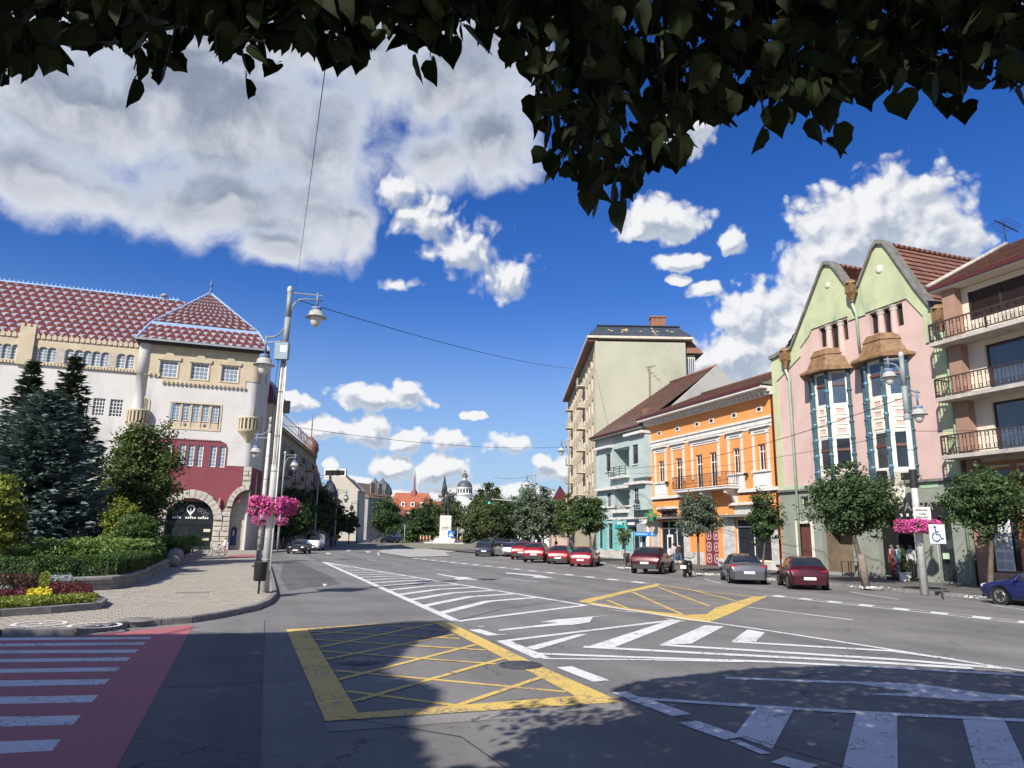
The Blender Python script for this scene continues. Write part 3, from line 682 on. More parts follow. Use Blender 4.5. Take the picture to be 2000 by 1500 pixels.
    sl0 = MB().box(bw[0] + .06, bw[1] - .06, -.012, .012, -.028, .028)
    s0 = sl0.build('blind_slat', WHITE, ww, (0, .11, bw[2] + .05))
    nb = int((bw[3] - bw[2]) / .07)
    for i in range(1, nb): inst(s0, 'blind_slat', ww, (0, .11, bw[2] + .05 + i * .07), (.35, 0, 0))
    for q in (sw, bw): MB().box(q[0] - .2, q[1] + .2, -.22, 0, q[3] + .06, q[3] + .26).build('window_hood', TRIM, T)
    for q, nx in ((s1, 3), (s2, 2)):
        window(T, *q, nx=nx, nz=1, top=.8, fm=WOODW, fw=.1, bw=.1, name='shop_window')
        MB().box(q[0] - 1.9 if q is s1 else q[0] - 1.6, q[1] + .7, -.7, 0, zs + .1, zs + .27).build('canopy', CEMENT, T)
        for a, b_ in ((q[0] - 1.5, q[0] - .05), (q[1] + .05, q[1] + .9)): MB().box(a, b_, -.07, 0, .2 if q is s1 else .603, zs + .09).build('marble_pier', MARBLE, T)
    for a, b_, h in ((ua, s1[0] - 1.51, .55), (s1[1] + .91, gt[0] - .004, 1.1), (gt[1] + .004, s2[0] - 1.51, .72), (s2[0] - 1.5, s2[1] + .9, .6), (s2[1] + .91, ub, .9)):
        if b_ > a: MB().box(a, b_, -.12, 0, 0, h).build('plinth', MARBLE, T)
    dw = MB().box(s1[0] + 1.1, s1[0] + 2.0, .05, .11, .22, 2.5).build('shop_door', WHITE, T); MB().box(s1[0] + 1.28, s1[0] + 1.82, .04, .049, 1.3, 2.3).build('pane', GLASS, dw)
    # carriage gate: two leaves with carved panels
    gm = (gt[0] + gt[1]) / 2
    for a, b_ in ((gt[0], gm - .01), (gm + .01, gt[1])):
        lf = MB().box(a, b_, .15, .22, gt[2], gt[3]).build('gate_leaf', MAROON, T)
        for k in range(4):
            zc_ = gt[2] + .55 + k * .9; m = (a + b_) / 2; r_ = (b_ - a) * .33
            oc = [(m + r_ * x, zc_ + .36 * y) for x, y in ((-.6, -1), (.6, -1), (1, -.6), (1, .6), (.6, 1), (-.6, 1), (-1, .6), (-1, -.6))]
            ic = [(m + (x - m) * .78, zc_ + (z - zc_) * .78) for x, z in oc]
            pn = MB().prism(oc, .13, .149, [ic]).build('panel', M('pink_paint', (.55, .36, .36), .6, .1), lf)
            MB().prism([(m, zc_ - .2), (m + .13, zc_), (m, zc_ + .2), (m - .13, zc_)], .135, .149).build('diamond', MATS['pink_paint'], lf)
    # sign window lettering strip and wall lamp
    lb = MB(); k = 0
    for i in range(9):
        x = sw[0] + .25 + i * (sw[1] - sw[0] - .5) / 9
        for r_ in range(2):
            if (i * 3 + r_) % 4: lb.box(x, x + .2, .125, .132, sw[2] + .22 + r_ * .5, sw[2] + .6 + r_ * .5)
    lb.build('window_lettering', BROWNW, T)
    for X, Y in ((605, 918), (1020, 875)):
        u, z = F.uz(*w5(X, Y)); MB().box(u - .1, u + .1, -.32, -.06, z - .12, z + .1).tube([(u, 0, z), (u, -.2, z)], .03).build('floodlight', BLACKM, T)
    u, z = F.uz(*w5(918, 1100)); MB().lathe([(.08, -.3), (.1, .1), (.03, .3)], (u, -.14, z), 8).build('wall_lamp', WHITE, T)
    # roof
    rz_ = F.uz(*w5(1195, 332), -5.5)[1]
    e = (ua - .2, -1.08, zt + .74); f_ = (ub, -1.08, zt + .74)
    MB().add([e, f_, (ub, 5.5, rz_), (ua + 1.2, 5.5, rz_), (ub, 11, zt + .4), (ua, 11, zt + .4)], [(0, 1, 2, 3), (3, 2, 4, 5), (0, 3, 5), (1, 4, 2)]).build('roof', CEMENT, T)
    tiles(T, 'roof_tile_field', [(e[0], e[1] + .06, e[2]), (f_[0], f_[1] + .06, f_[2]), (ub, 5.5, rz_), (ua + 1.2, 5.5, rz_)], BTILE, 62, 22)
    MB().tube([(ua + 1.2, 5.5, rz_ + .08), (ub, 5.5, rz_ + .08)], .14, 8).build('ridge', BTILE, T)
    MB().tube([(ub - .12, -.12, .3), (ub - .12, -.12, zt + .3), (ub - .12, -.75, zt + .66)], .07, 8).build('downpipe', GUTR, T)
orange()
# ---------------------------------------------------------------- pale blue house
def blue():
    F = FR; T = begin('pale_blue_house', 'pale blue stucco house with loggias and teal shopfront between tall block and orange house', F)
    PB = M('pale_blue_plaster', (.37, .445, .435), .85, .08, .8, .12, 25, stain=((.26, .33, .325), .7, .5)); TEAL = M('teal_paint', (.17, .42, .40), .6, .12, 2, .05)
    ua = -43.3; ub = F.uz(*w5(500, 1000))[0] - .01; zt = 12.5
    lg1 = Q(F, w5(316, 745), w5(400, 880)); lg2 = Q(F, w5(320, 955), w5(400, 1056))
    lz1 = lg1[2]; lz2 = lg2[2]
    wn = [Q(F, w5(275, 770), w5(301, 858)), Q(F, w5(280, 968), w5(303, 1048))]
    wn.append(Q(F, w5(490, 728), w5(499, 805)))
    wn[2] = (wn[2][0], wn[2][1] - .15, wn[0][2], wn[0][3])
    sh = [Q(F, w5(238, 1195), w5(262, 1290)), Q(F, w5(285, 1185), w5(315, 1285)), Q(F, w5(350, 1180), w5(378, 1295)), Q(F, w5(410, 1165), w5(455, 1300))]
    sh = [(a, b_, .95, 3.6) for a, b_, c, d in sh]; sh[3] = (sh[3][0], sh[3][1], .25, 3.6)
    holes = [rect(*w) for w in wn] + [rect(*lg1), rect(*lg2)] + [rect(*s) for s in sh]
    wall(T, rect(ua, ub, 0, zt), holes, PB)
    for q in (lg1, lg2):                                  # loggia niches with a door in the back wall
        MB().add([(x, y, z) for y in (.3, 1.7) for x, z in ((q[0], q[2]), (q[1], q[2]), (q[1], q[3]), (q[0], q[3]))], [(0, 1, 5, 4), (1, 2, 6, 5), (2, 3, 7, 6), (3, 0, 4, 7), (4, 5, 6, 7)]).build('loggia', PB, T)
        window(T, q[1] - 1.25, q[1] - .35, q[2] + .05, q[3] - .5, 1, 2, 1.6, fm=BROWNW, name='balcony_door')
    MB().box(ua, lg1[0] - .003, .302, 9, 0, zt).box(lg1[1] + .003, ub, .302, 9, 0, zt).box(lg1[0], lg1[1], 1.72, 9, 0, zt).build('side_wall', PB, T)
    for w in wn: window(T, *w, nx=2, nz=1, top=.7, fm=BROWNW if w is wn[0] else WOODW, sill=TRIM)
    for s in sh: window(T, *s, nx=1, nz=1, top=.82, fm=TEAL, name='shop_window')
    # oriel on the right
    for zlo, zhi, wq in ((lz1 - .45, zt - .6, Q(F, w5(415, 722), w5(446, 818), .7)), (lz2 - .2, lz1 - 1.1, Q(F, w5(420, 945), w5(448, 1030), .7))):
        o0, o1 = Q(F, w5(400, 700), w5(482, 700), .7)[:2]; q = wq
        orl = MB().prism(rect(o0, o1, zlo, zhi), -.7, -.45, [rect(*q)]).box(o0, o1, -.448, 0, zlo, zhi).build('oriel', PB, T)
        ow = window(T, *q, nx=2, nz=1, top=.68, y=-.6, fm=BROWNW if zlo > 6 else WOODW); MB().box(q[0] - .1, q[1] + .1, -.8, -.6, q[2] - .1, q[2] - .004).build('sill', TRIM, ow)
        MB().box(o0 - .5, o1 + .1, -1.15, 0, zhi, zhi + .25).build('hood_slab', TRIM, T)
    c1 = Q(F, w5(248, 708), w5(330, 695))
    MB().box(ua + .4, lg1[0] - .1, -.5, 0, zt - 1.1, zt - .85).build('hood_slab', TRIM, T)
    zb = F.uz(*w5(262, 962))[1]; MB().box(ua + .5, lg1[1] + 1.2, -.5, 0, zb, zb + .25).build('band_slab', TRIM, T)
    zb2 = 5.15; MB().box(ua, ub, -.14, 0, zb2, zb2 + .16).build('band', TRIM, T)
    r = MB()
    for i in range(4): r.bar((lg1[0] - .25, -.5, lz1 + .2 + i * .25), (lg1[1] + .1, -.5, lz1 + .2 + i * .25), .05)
    for i in range(4): x = lg1[0] - .25 + (lg1[1] - lg1[0] + .35) * i / 3; r.bar((x, -.5, lz1), (x, -.5, lz1 + 1.0), .05)
    bl = MB().box(lg1[0] - .3, lg1[1] + .15, -.6, 0, lz1 - .2, lz1 - .01).build('balcony', TRIM, T); r.build('railing', BLACKM, bl)
    fb = MB().box(lg2[0] - .1, lg2[1] - .1, -.4, 0, lz2 - .35, lz2 - .02).build('flower_box', TRIM, T)
    lv = MB(); random.seed(3)
    for i in range(140):
        x = random.uniform(lg2[0], lg2[1] - .2); y = random.uniform(-.36, -.05); z = lz2 + random.uniform(-.02, .35); a = random.uniform(0, 6)
        lv.add([(x, y, z), (x + .09 * math.cos(a), y + .06, z + .05), (x + .02, y + .05, z + .12)], [(0, 1, 2)])
    lv.build('flowers', leafmat('box_leaf', (.05, .09, .02), (.25, .08, .08)), fb)
    # teal shopfront
    MB().box(ua, ub - .1, -.12, 0, 3.95, 4.12).build('shop_cornice', TRIM, T)
    xs = [ua] + [x for s in sh for x in (s[0], s[1])] + [ub - 1.6]
    for i in range(0, len(xs), 2): MB().box(xs[i] + .02, xs[i + 1] - .02, -.07, -.0, .9, 3.94).build('pilaster', TEAL, T)
    k = 0; x = ua
    while x < sh[3][0] - .1:                              # stone plinth blocks
        x2 = min(x + random.uniform(.7, 1.1), sh[3][0] - .04); MB().box(x + .01, x2 - .01, -.14 - random.uniform(0, .03), 0, .02, .45).box(x + .01, x2 - .01, -.13, 0, .46, .88).build('plinth_stone', MARBLE, T); x = x2
    q = Q(F, w5(322, 1105), w5(376, 1156), .15); m = (q[0] + q[1]) / 2; w_ = q[1] - q[0]; z0, z1_ = q[2], q[3]
    sg = MB().prism([(q[0], z0), (q[1], z0), (q[1] - .1 * w_, z0 + .3), (m + .28 * w_, z0 + .45), (m + .25 * w_, z1_ - .5), (m + .1 * w_, z1_ - .3), (m, z1_), (m - .1 * w_, z1_ - .3), (m - .28 * w_, z1_ - .5), (m - .3 * w_, z0 + .5), (q[0] + .08 * w_, z0 + .35)], -.16, -.1, back=True).build('shop_sign', M('teal_sign', (.02, .30, .30), .4, .1), T)
    lt = MB()
    for r_, n in ((0, 4), (1, 2)):
        for i in range(n): lt.box(m - .5 + i * .26 + r_ * .25, m - .33 + i * .26 + r_ * .25, -.172, -.162, z0 + .35 + r_ * .45, z0 + .65 + r_ * .45)
    lt.build('sign_lettering', WHITE, sg)
    q = Q(F, w5(388, 1112), w5(441, 1150), .2); s2 = MB().box(q[0], q[1], -.28, -.04, q[2], q[3]).build('shop_sign', M('grey_sign', (.045, .05, .075), .4, .1), T)
    MB().box(q[0] + .25, q[1] - .35, -.292, -.282, q[2] + .2, q[2] + .45).build('sign_lettering', WHITE, s2)
    u, z = F.uz(*w5(482, 1060)); r = MB()
    for i in range(4): r.bar((u - .45, -.9, z - .8 + i * .55), (u + .45, -.9, z - .8 + i * .55), .05)
    for i in range(3): r.bar((u - .45 + i * .45, -.9, z - .8), (u - .45 + i * .45, -.9, z + .85), .05)
    r.bar((u - .4, -.9, z + .7), (u - .4, 0, z + .7), .05).bar((u - .4, -.9, z - .6), (u - .4, 0, z - .6), .05).build('bracket_frame', BLACKM, T)
    MB().box(u - .45, u + .45, -.7, -.02, z - 2.4, z - 1.3).build('awning_box', M('grey_box', (.3, .34, .34), .6, .1), T)
    MB().box(ub - 1.5, ub - .1, -.1, 0, .2, 3.9).build('door_surround', WHITE, T); MB().box(ub - 1.15, ub - .45, -.115, -.101, .25, 3.2).build('door', GLASS2, T)
    # roof
    ry = 8.0; rz_ = F.uz(*w5(760, 345), -ry)[1]; gr = F.uz(*w5(745, 345), -ry)[0]
    e = (ua - .1, -.7, zt + .35); f_ = (ub + .2, -.7, zt + .35)
    MB().box(ua - .1, ub + .2, -.75, .3, zt, zt + .22).build('eave', CEMENT, T); MB().box(ua - .1, ub + .2, -.85, -.72, zt + .2, zt + .36).build('gutter', GUTR, T)
    MB().add([e, f_, (ub + .2, ry, rz_), (ua + 2, ry, rz_), (ub + .2, 2 * ry, zt), (ua, 2 * ry, zt)], [(0, 1, 2, 3), (3, 2, 4, 5), (0, 3, 5)]).build('roof', CEMENT, T)
    tiles(T, 'roof_tile_field', [(e[0], e[1] + .06, e[2]), (f_[0], f_[1] + .06, f_[2]), (ub + .2, ry, rz_), (ua + 2, ry, rz_)], BTILE, 40, 26)
    GREYW = M('grey_firewall', (.42, .41, .38), .9, .12, .5, .2, 15, stain=((.28, .27, .25), .5, .5))
    MB().add([(ub + .2, y, z) for y, z in ((-.2, zt), (ry, rz_ + .12), (2 * ry, zt))] + [(ub + .45, y, z) for y, z in ((-.2, zt), (ry, rz_ + .12), (2 * ry, zt))], [(0, 2, 1), (3, 4, 5), (0, 1, 4, 3), (1, 2, 5, 4)]).build('gable_wall', GREYW, T)
    MB().tube([(ua + 2, ry, rz_ + .08), (ub + .3, ry, rz_ + .1)], .15, 8).build('ridge', RTILE, T)
    u, z = F.uz(*w5(497, 555), -2); MB().box(u - .5, u + .5, 1.6, 2.4, z - .7, z + .5).build('chimney', RTILE, T)
    # roof antenna
    u = F.uz(*w5(505, 460), -5.5)[0]; z = F.uz(*w5(505, 312), -5.5)[1]; b = MB().tube([(u, 5.5, zt + 2), (u, 5.5, z)], .035, 6)
    b.bar((u - 1.1, 5.5, z), (u + 1.4, 5.5, z - .1), .03)
    for k in range(6): b.bar((u - 1 + k * .4, 5.1, z + .02 - k * .02), (u - 1 + k * .4, 5.9, z + .02 - k * .02), .02)
    b.build('antenna', BLACKM, T)
blue()
# ---------------------------------------------------------------- tall block behind
def tall():
    W0 = FR.o + FR.d * -43.35; D_ = Vector((.0, 1, 0)); ln = 38.; F = Fac(W0 + D_ * ln, -D_); ua = 0.; ub = ln
    T = begin('tall_apartment_block', 'tall plain olive-beige apartment block with slate mansard roof and brick chimney', F)
    OL = M('olive_plaster', (.375, .375, .29), .9, .07, .25, .15, 12, stain=((.25, .25, .20), .28, .55)); CR = M('cream_render', (.50, .43, .31), .85, .1, .6, .1, 20); BR = M('brown_render', (.40, .34, .27), .85, .1, .8, .1, 20)
    Fs = Fac(W0, (1, .02, 0)); wR = Fs.uz(*w5(690, 190))[0]; zt = Fs.uz(*w5(235, 178))[1]
    # street front: bays of windows
    cols = 12; rowsn = 7; holes = []
    for i in range(cols):
        for j in range(rowsn):
            x = ua + 1.2 + (ub - ua - 2.0) * i / cols; z = 4.4 + j * (zt - 4.6) / rowsn
            holes.append((x, x + 1.35, z + .6, z + 2.3))
    wall(T, rect(ua, ub - .01, 0, zt), [rect(*h) for h in holes], CR)
    for h in holes: window(T, *h, nx=2, nz=1, fm=WOODW, y=.1)
    for i in range(cols + 1):
        x = ua + .45 + (ub - ua - 2.0) * i / cols; MB().box(x, x + .35, -.05, 0, 4, zt - .3).build('pilaster', BR, T)
    for j in range(1, rowsn):
        for i in (2, 8):
            x = ua + .9 + (ub - ua - 2.0) * i / cols; z = 4.6 + j * (zt - 4.6) / rowsn
            bl = MB().box(x, x + 2.0, -1.0, 0, z - .15, z).build('balcony', CR, T); MB().box(x + .02, x + 1.98, -.98, -.9, z + .003, z + .95).build('parapet', OL, bl)
    MB().box(ua, ub + .0, -.9, .3, zt, zt + .35).build('eave', BROWNW, T)
    # party wall towards the camera, with its coping
    w = MB().add([(ub, 0, 0), (ub, wR, 0), (ub, wR, zt), (ub, 0, zt)], [(0, 1, 2, 3)]).box(ua, ub - .004, .302, wR, 0, zt).build('side_wall', OL, T)
    MB().box(ua, ub + .25, -.9, wR + .9, zt + .36, zt + .62).build('cornice', M('pale_eave', (.55, .5, .42), .8, .1), T)
    mz = Fs.uz(*w5(300, 90))[1]
    A = [(ua + .2, -.8, zt + .63), (ub + .2, -.8, zt + .63), (ub + .2, wR + .8, zt + .63), (ua + .2, wR + .8, zt + .63)]
    Bq = [(ua + 1.2, .5, mz), (ub - .8, .5, mz), (ub - .8, wR - .6, mz), (ua + 1.2, wR - .6, mz)]
    MB().add(A + Bq, [(0, 1, 5, 4), (1, 2, 6, 5), (2, 3, 7, 6), (3, 0, 4, 7), (4, 5, 6, 7)]).build('roof', CEMENT, T)
    lp = {(6, 5), (7, 4), (13, 4), (12, 5), (14, 5), (13, 6), (12, 3), (19, 4), (25, 5), (24, 4), (26, 4), (25, 3), (25, 7), (31, 5), (32, 4), (13, 5), (25, 1)}
    tiles(T, 'slate_field', [A[1], A[2], Bq[2], Bq[1]], SLATE, 38, 9, .03, attr=lambda i, j: 1 if (i, j) in lp else 0); tiles(T, 'slate_field', [A[0], A[1], Bq[1], Bq[0]], SLATE, 50, 9, .03)
    MB().box(ub - 1.0, ub - .6, .3, wR - .4, mz - .02, mz + .12).build('ridge_capping', BLACKM, T)
    u0 = Fs.uz(*w5(527, 90))[0]; u1 = Fs.uz(*w5(600, 90))[0]; zc = Fs.uz(*w5(560, 58), -1.5)[1]
    BRICK = M('chimney_brick', (.26, .12, .075), .9, .3, 6, .4, 20)
    MB().box(ub - 2.6, ub - 1.4, u0, u1, mz - .3, zc).box(ub - 2.7, ub - 1.3, u0 - .1, u1 + .1, zc, zc + .2).build('chimney', BRICK, T)
    # rear wing with a small tiled turret and glazed bay
    q = Fs.q(*w5(692, 240), *w5(752, 380)); z2_ = Fs.uz(*w5(700, 160))[1]
    MB().box(ub - 6, ub - .6, wR + .02, q[1], 0, q[3] - .1).build('rear_wing', OL, T)
    MB().add([(ub - 6.2, wR, q[3]), (ub - .2, wR, q[3]), (ub - .2, q[1] + .9, q[3]), (ub - 6.2, q[1] + .9, q[3]), (ub - 5, wR, z2_), (ub - 1.2, wR, z2_), (ub - 1.2, q[1] - .2, z2_), (ub - 5, q[1] - .2, z2_)],
             [(0, 1, 5, 4), (1, 2, 6, 5), (2, 3, 7, 6), (4, 5, 6, 7), (3, 2, 1, 0)]).build('turret_roof', RTILE, T)
    f2 = MB()
    for k in range(5): y = wR + .2 + k * .22; f2.box(ub - .598, ub - .55, y, y + .06, q[3] - 3.4, q[3] - .5)
    f2.build('glazing_bar', WHITE, T); MB().box(ub - .598, ub - .57, wR + .15, q[1] - .1, q[3] - 3.3, q[3] - .55).build('pane', GLASS2, T)
tall()
# ---------------------------------------------------------------- pink and green gabled house
def pink():
    F = FR; T = begin('pink_gabled_house', 'pink and green twin-gabled house with blue-columned oriels', F)
    PK = M('pink_plaster', (.53, .385, .345), .9, .07, .5, .15, 18, stain=((.38, .27, .245), .7, .8), streak=True); GN = M('green_plaster', (.43, .465, .285), .9, .1, .6, .2, 16, stain=((.23, .33, .23), .7, 1.0), streak=True)
    SG = M('sage_plaster', (.33, .44, .31), .9, .1, .6, .2, 16, stain=((.45, .46, .36), .5, .8), streak=True); GREYG = M('shop_grey_green', (.235, .255, .215), .85, .1, 1, .1, 20)
    COPP = M('rusty_copper', (.20, .115, .055), .6, .3, 3, .3, 30, stain=((.13, .065, .035), 2, .7)); BLUEC = M('blue_majolica', (.04, .09, .12), .35, .4, 14, .25, 40); BLUEL = M('light_blue_majolica', (.10, .215, .29), .3, .3, 8, 0); CREAM = M('cream_paint', (.66, .61, .52), .7, .08, 1.5, .1, 20)
    out = F.P([(1541, 690), (1549, 680), (1609, 523), (1614, 515), (1625, 515), (1632, 522), (1657, 556), (1680, 558), (1708, 484), (1716, 474), (1728, 474), (1738, 486), (1790, 560), (1828, 606)])
    ul, ur = -14.08, -.02
    out = [(ul, out[0][1])] + out[1:] + [(ur, out[-1][1] - .5)]
    poly = [(ul, 5.45), (ur, 5.45)] + out[::-1]
    ow = [w6(*p) for p in ((404, 790), (440, 855), (492, 768), (540, 915), (586, 728), (612, 800), (800, 660), (840, 742), (902, 640), (950, 800), (1000, 600), (1040, 686))]
    tri = [Q(F, ow[i], ow[i + 1]) for i in range(0, 12, 2)]
    ztl = tri[1][3] - .05; ztr = tri[4][3] - .1
    tri = [(a, b_, c, ztl if i < 3 else ztr) for i, (a, b_, c, d) in enumerate(tri)]
    tri = [(a, b_, (z - 1.35 if i % 3 != 1 else z - 2.3), z) for i, (a, b_, c, z) in enumerate(tri)]
    # ground floor openings
    zs = 5.4
    def g(x0, x1, z0, z1_): a = F.uz(x0, 1120)[0]; b_ = F.uz(x1, 1120)[0]; return (a, b_, z0, z1_)
    gnd = [g(1566, 1592, .2, 3.3), g(1612, 1672, .3, 3.5), g(1722, 1794, .3, 4.3), g(1838, 1872, .2, 4.2), (F.uz(1567, 1010)[0], F.uz(1582, 1010)[0], 4.3, 5.1)]
    grp = [(tri[k][0] - .12, tri[k + 2][1] + .12, tri[k][3] - 2.3, tri[k][3]) for k in (0, 3)]
    wall(T, poly, [rect(*h) for h in grp], PK)
    for k, q in zip((0, 3), grp):
        for a, b_ in ((q[0], (tri[k][1] + tri[k + 1][0]) / 2), ((tri[k + 1][1] + tri[k + 2][0]) / 2, q[1])): MB().box(a, b_, .05, .3, q[2], q[3] - 1.35).build('parapet', PK, T)
    zE = min(out[0][1], out[-1][1]) - .5
    block(T, ul, ur, .302, 12, 5.5, zE, SG); block(T, ul, ur, 1.5, 12, 0, 5.49, SG)
    MB().box(ul, ul + .3, .302, 1.5, 0, 5.49).build('side_wall', SG, T); MB().box(ur - .3, ur, .302, 1.5, 0, 5.49).build('side_wall', SG, T)
    for h in tri:
        window(T, h[0] - .15, h[1] + .15, h[2], h[3], nx=1, nz=1, fm=BROWNW, y=.235, gm=DARK)
    # columns between the gable openings
    for i in (0, 1, 3, 4):
        a, b_ = tri[i][1], tri[i + 1][0]; m = (a + b_) / 2; z1_ = tri[i][3]; r = .22
        MB().lathe([(r * .9, -2.6), (r * 1.02, -1.2), (r * .85, -.32)], (m, .1, z1_), 14).build('column', PK, T)
        MB().lathe([(r * .8, -.32), (r * 1.15, -.24), (r * 1.15, -.06), (r * 1.35, -.04), (r * 1.35, .0)], (m, .1, z1_), 12).build('capital', CREAM, T)
    # green gable faces standing proud of the pink wall
    lo = F.P([(1564, 680), (1580, 640)]) ; gl = [(tri[0][0] - .7, ztl + .12), (tri[2][1] + .25, ztl + .12)]
    gr = [(tri[3][0] - .35, ztr + .12), (tri[5][1] + .5, ztr + .12)]
    mid = F.P([(1657, 627), (1687, 620)]); rt = F.P([(1804, 617), (1809, 671), (1825, 667), (1829, 686), (1836, 684)])
    gp = [(ul, 5.5), (ul + .55, 5.5), (ul + .55, F.uz(1554, 850)[1]), (ul + .45, F.uz(1554, 735)[1]), (lo[0][0] - .05, lo[0][1] - .6), lo[0], (gl[0][0] - .25, gl[0][1] - .35), gl[0], gl[1], (gl[1][0] + .02, mid[0][1]), (gr[0][0] - .02, mid[0][1]), gr[0], gr[1],
          (rt[0][0], rt[0][1]), (rt[0][0] + .02, rt[1][1]), (rt[2][0], rt[1][1]), (rt[2][0], rt[3][1]), (ur - .85, rt[3][1]), (ur - .75, 5.5), (ur, 5.5)] + out[::-1]
    o = MB().prism(gp, -.09, -.002).build('gable_face', [GN], T)
    # green lower wall, pink field notched above it
    zb = F.uz(1559, 949)[1]; zr = F.uz(1833, 952)[1]
    MB().prism([(ul + .552, 5.5), (ur - .752, 5.5), (ur - .752, F.uz(1856, 934)[1]), (F.uz(1833, 936)[0], F.uz(1856, 934)[1]), (F.uz(1833, 936)[0], zr), (F.uz(1801, 952)[0], zr), (F.uz(1790, 970)[0], 6.0), (F.uz(1640, 980)[0], 6.0), (F.uz(1590, 952)[0], zb), (ul + .552, zb)], -.085, -.002).build('lower_band', SG, T)
    # coping along the gables
    cp = MB(); pts = [(x, z) for x, z in out]
    for (x0, z0), (x1, z1_) in zip(pts, pts[1:]):
        cp.add([(x0, -.28, z0 - .1), (x1, -.28, z1_ - .1), (x1, .45, z1_ - .1), (x0, .45, z0 - .1), (x0, -.28, z0 + .16), (x1, -.28, z1_ + .16), (x1, .45, z1_ + .16), (x0, .45, z0 + .16)], [(3, 2, 1, 0), (4, 5, 6, 7), (0, 1, 5, 4), (2, 3, 7, 6), (1, 2, 6, 5), (3, 0, 4, 7)])
    cp.build('coping', CEMENT, T)
    for X, Y, s in ((475, 470, .13), (880, 345, .17)):
        u, z = F.uz(*w6(X, Y)); MB().lathe([(s * 1.5, 0), (s * 1.4, .05), (s * .9, .06), (.001, .09)], (0, 0, 0), 16).build('medallion', CREAM, T, (u, -.092, z)).rotation_euler = (math.pi / 2, 0, 0)
    # rain hoppers and pipes
    for X, Y in ((140, 1020), (658, 495), (1345, 700)):
        u, z = F.uz(*w6(X, Y), .3)
        h = MB(); h.box(u - .27, u + .27, -.66, -.16, z - .35, z + .3).lathe([(.10, -.95), (.14, -.75), (.34, -.36)], (u, -.41, z), 6, smooth=False).lathe([(.42, .3), (.36, .42), (.2, .55), (.02, .6)], (u, -.41, z), 4, smooth=False); h.build('rain_hopper', COPP, T)
        zl = .3 if X != 658 else F.uz(*w6(690, 980))[1]
        dp = MB().tube([(u, -.42, z - 1.0), (u + .04, -.2, z - 1.7), (u + .05, -.2, zl)], .085, 8).build('downpipe', SG, T)
    # oriels
    def oriel(c1, c2, c3, zt_px, zb_px, ups, lows):
        dp = .8; b_ = F.uz(*c1, dp)[0]; c = F.uz(*c2, dp)[0]; d = F.uz(*c3)[0]; a = b_ - (d - c)
        zt = F.uz(*zt_px, dp)[1]; zb_ = F.uz(*zb_px, dp)[1]
        plan = [(a, 0), (b_, -dp), (c, -dp), (d, 0)]
        O = MB().prism([(x, y + .12) for x, y in plan], zb_, zt, plane='xy').build('oriel', DARK, T)
        zu, zl_ = F.uz(*ups[0], dp)[1], F.uz(*ups[1], dp)[1]; yu, yl = F.uz(*lows[0], dp)[1], F.uz(*lows[1], dp)[1]
        for k, (p, q) in enumerate(zip(plan, plan[1:])):
            L = math.hypot(q[0] - p[0], q[1] - p[1]); rz = math.atan2(q[1] - p[1], q[0] - p[0]); m0, m1 = .2, L - .2
            n0 = (p[0], p[1], 0)
            hu, hl = rect(m0, m1, zl_, zu), rect(m0, m1, yl, yu)
            f_ = MB().prism(rect(0, L, zb_, zt), 0, .1, [hu, hl]).build('oriel_face', CREAM, T, n0, rz)
            def win(z0, z1_, mt):
                b = MB()
                for x in (m0, m1 - .07): b.box(x, x + .07, .02, .07, z0, z1_)
                b.box(m0 + .07, m1 - .07, .02, .07, z0, z0 + .07).box(m0 + .07, m1 - .07, .02, .07, z1_ - .07, z1_)
                w = b.build('window', WOODW, T, n0, rz); zt2 = z0 + (z1_ - z0) * .62
                MB().box(m0 + .07, m1 - .07, -.03, .07, zt2 - .08, zt2 + .08).build('transom', BROWNW, w); MB().box(m0 + .03, m1 - .03, .04, .052, z0 + .03, z1_ - .03).build('pane', mt, w)
            win(zl_, zu, GLASS2); win(yl, yu, GLASS)
            h = (zl_ - yu - .2) / 3                         # three sunk panels between the storeys
            for i in range(3):
                z0 = yu + .1 + i * h; x0, x1 = m0 + .08, m1 - .08
                MB().prism(rect(x0, x1, z0 + .06, z0 + h - .06), -.05, -.002, [rect(x0 + .12, x1 - .12, z0 + .16, z0 + h - .16)]).build('panel_frame', CREAM, T, n0, rz)
                MB().box(x0 + .13, x1 - .13, -.012, -.003, z0 + .17, z0 + h - .17).build('panel', PK, T, n0, rz)
        for x, y in plan:                                   # blue ceramic columns with beads
            c_ = MB().lathe([(.11, zb_ - .3), (.11, zt)], (x, y - .1, 0), 10).build('column', BLUEC, T)
            n = 7
            for i in range(n):
                z = zb_ + .3 + (zt - zb_ - .6) * i / (n - 1); MB().sphere((x, y - .11, z), .155, .155, .14, 10, 6).build('bead', BLUEL if y < -.5 else BLUEC, c_)
        # skirt under the oriel
        MB().add([(x, y, zb_) for x, y in plan] + [(x * .5 + (a + d) / 4, y * .72, zb_ - .8) for x, y in plan] + [(x * .4 + (a + d) * .3, y * .3, zb_ - 1.7) for x, y in plan],
                 [(4, 5, 1, 0), (5, 6, 2, 1), (6, 7, 3, 2), (8, 9, 5, 4), (9, 10, 6, 5), (10, 11, 7, 6), (11, 10, 9, 8)]).build('corbel', CREAM, T)
        # two-tier copper hood
        e = .66; ev = [(a - e, .0), (b_ - e * .75, -dp - e), (c + e * .75, -dp - e), (d + e, 0)]
        def ring(pl, z): return [(x, y, z) for x, y in pl]
        def inset(pl, k): m = sum(x for x, y in pl) / 4; return [(m + (x - m) * k, y * k) for x, y in pl]
        i1 = inset(ev, .74); i2 = inset(ev, .56); i3 = inset(ev, .60)
        V = ring(ev, zt - .02) + ring(ev, zt + .1) + ring(i1, zt + .36) + ring(i2, zt + 1.15) + ring(i3, zt + 1.17) + ring(inset(ev, .46), zt + 1.6)
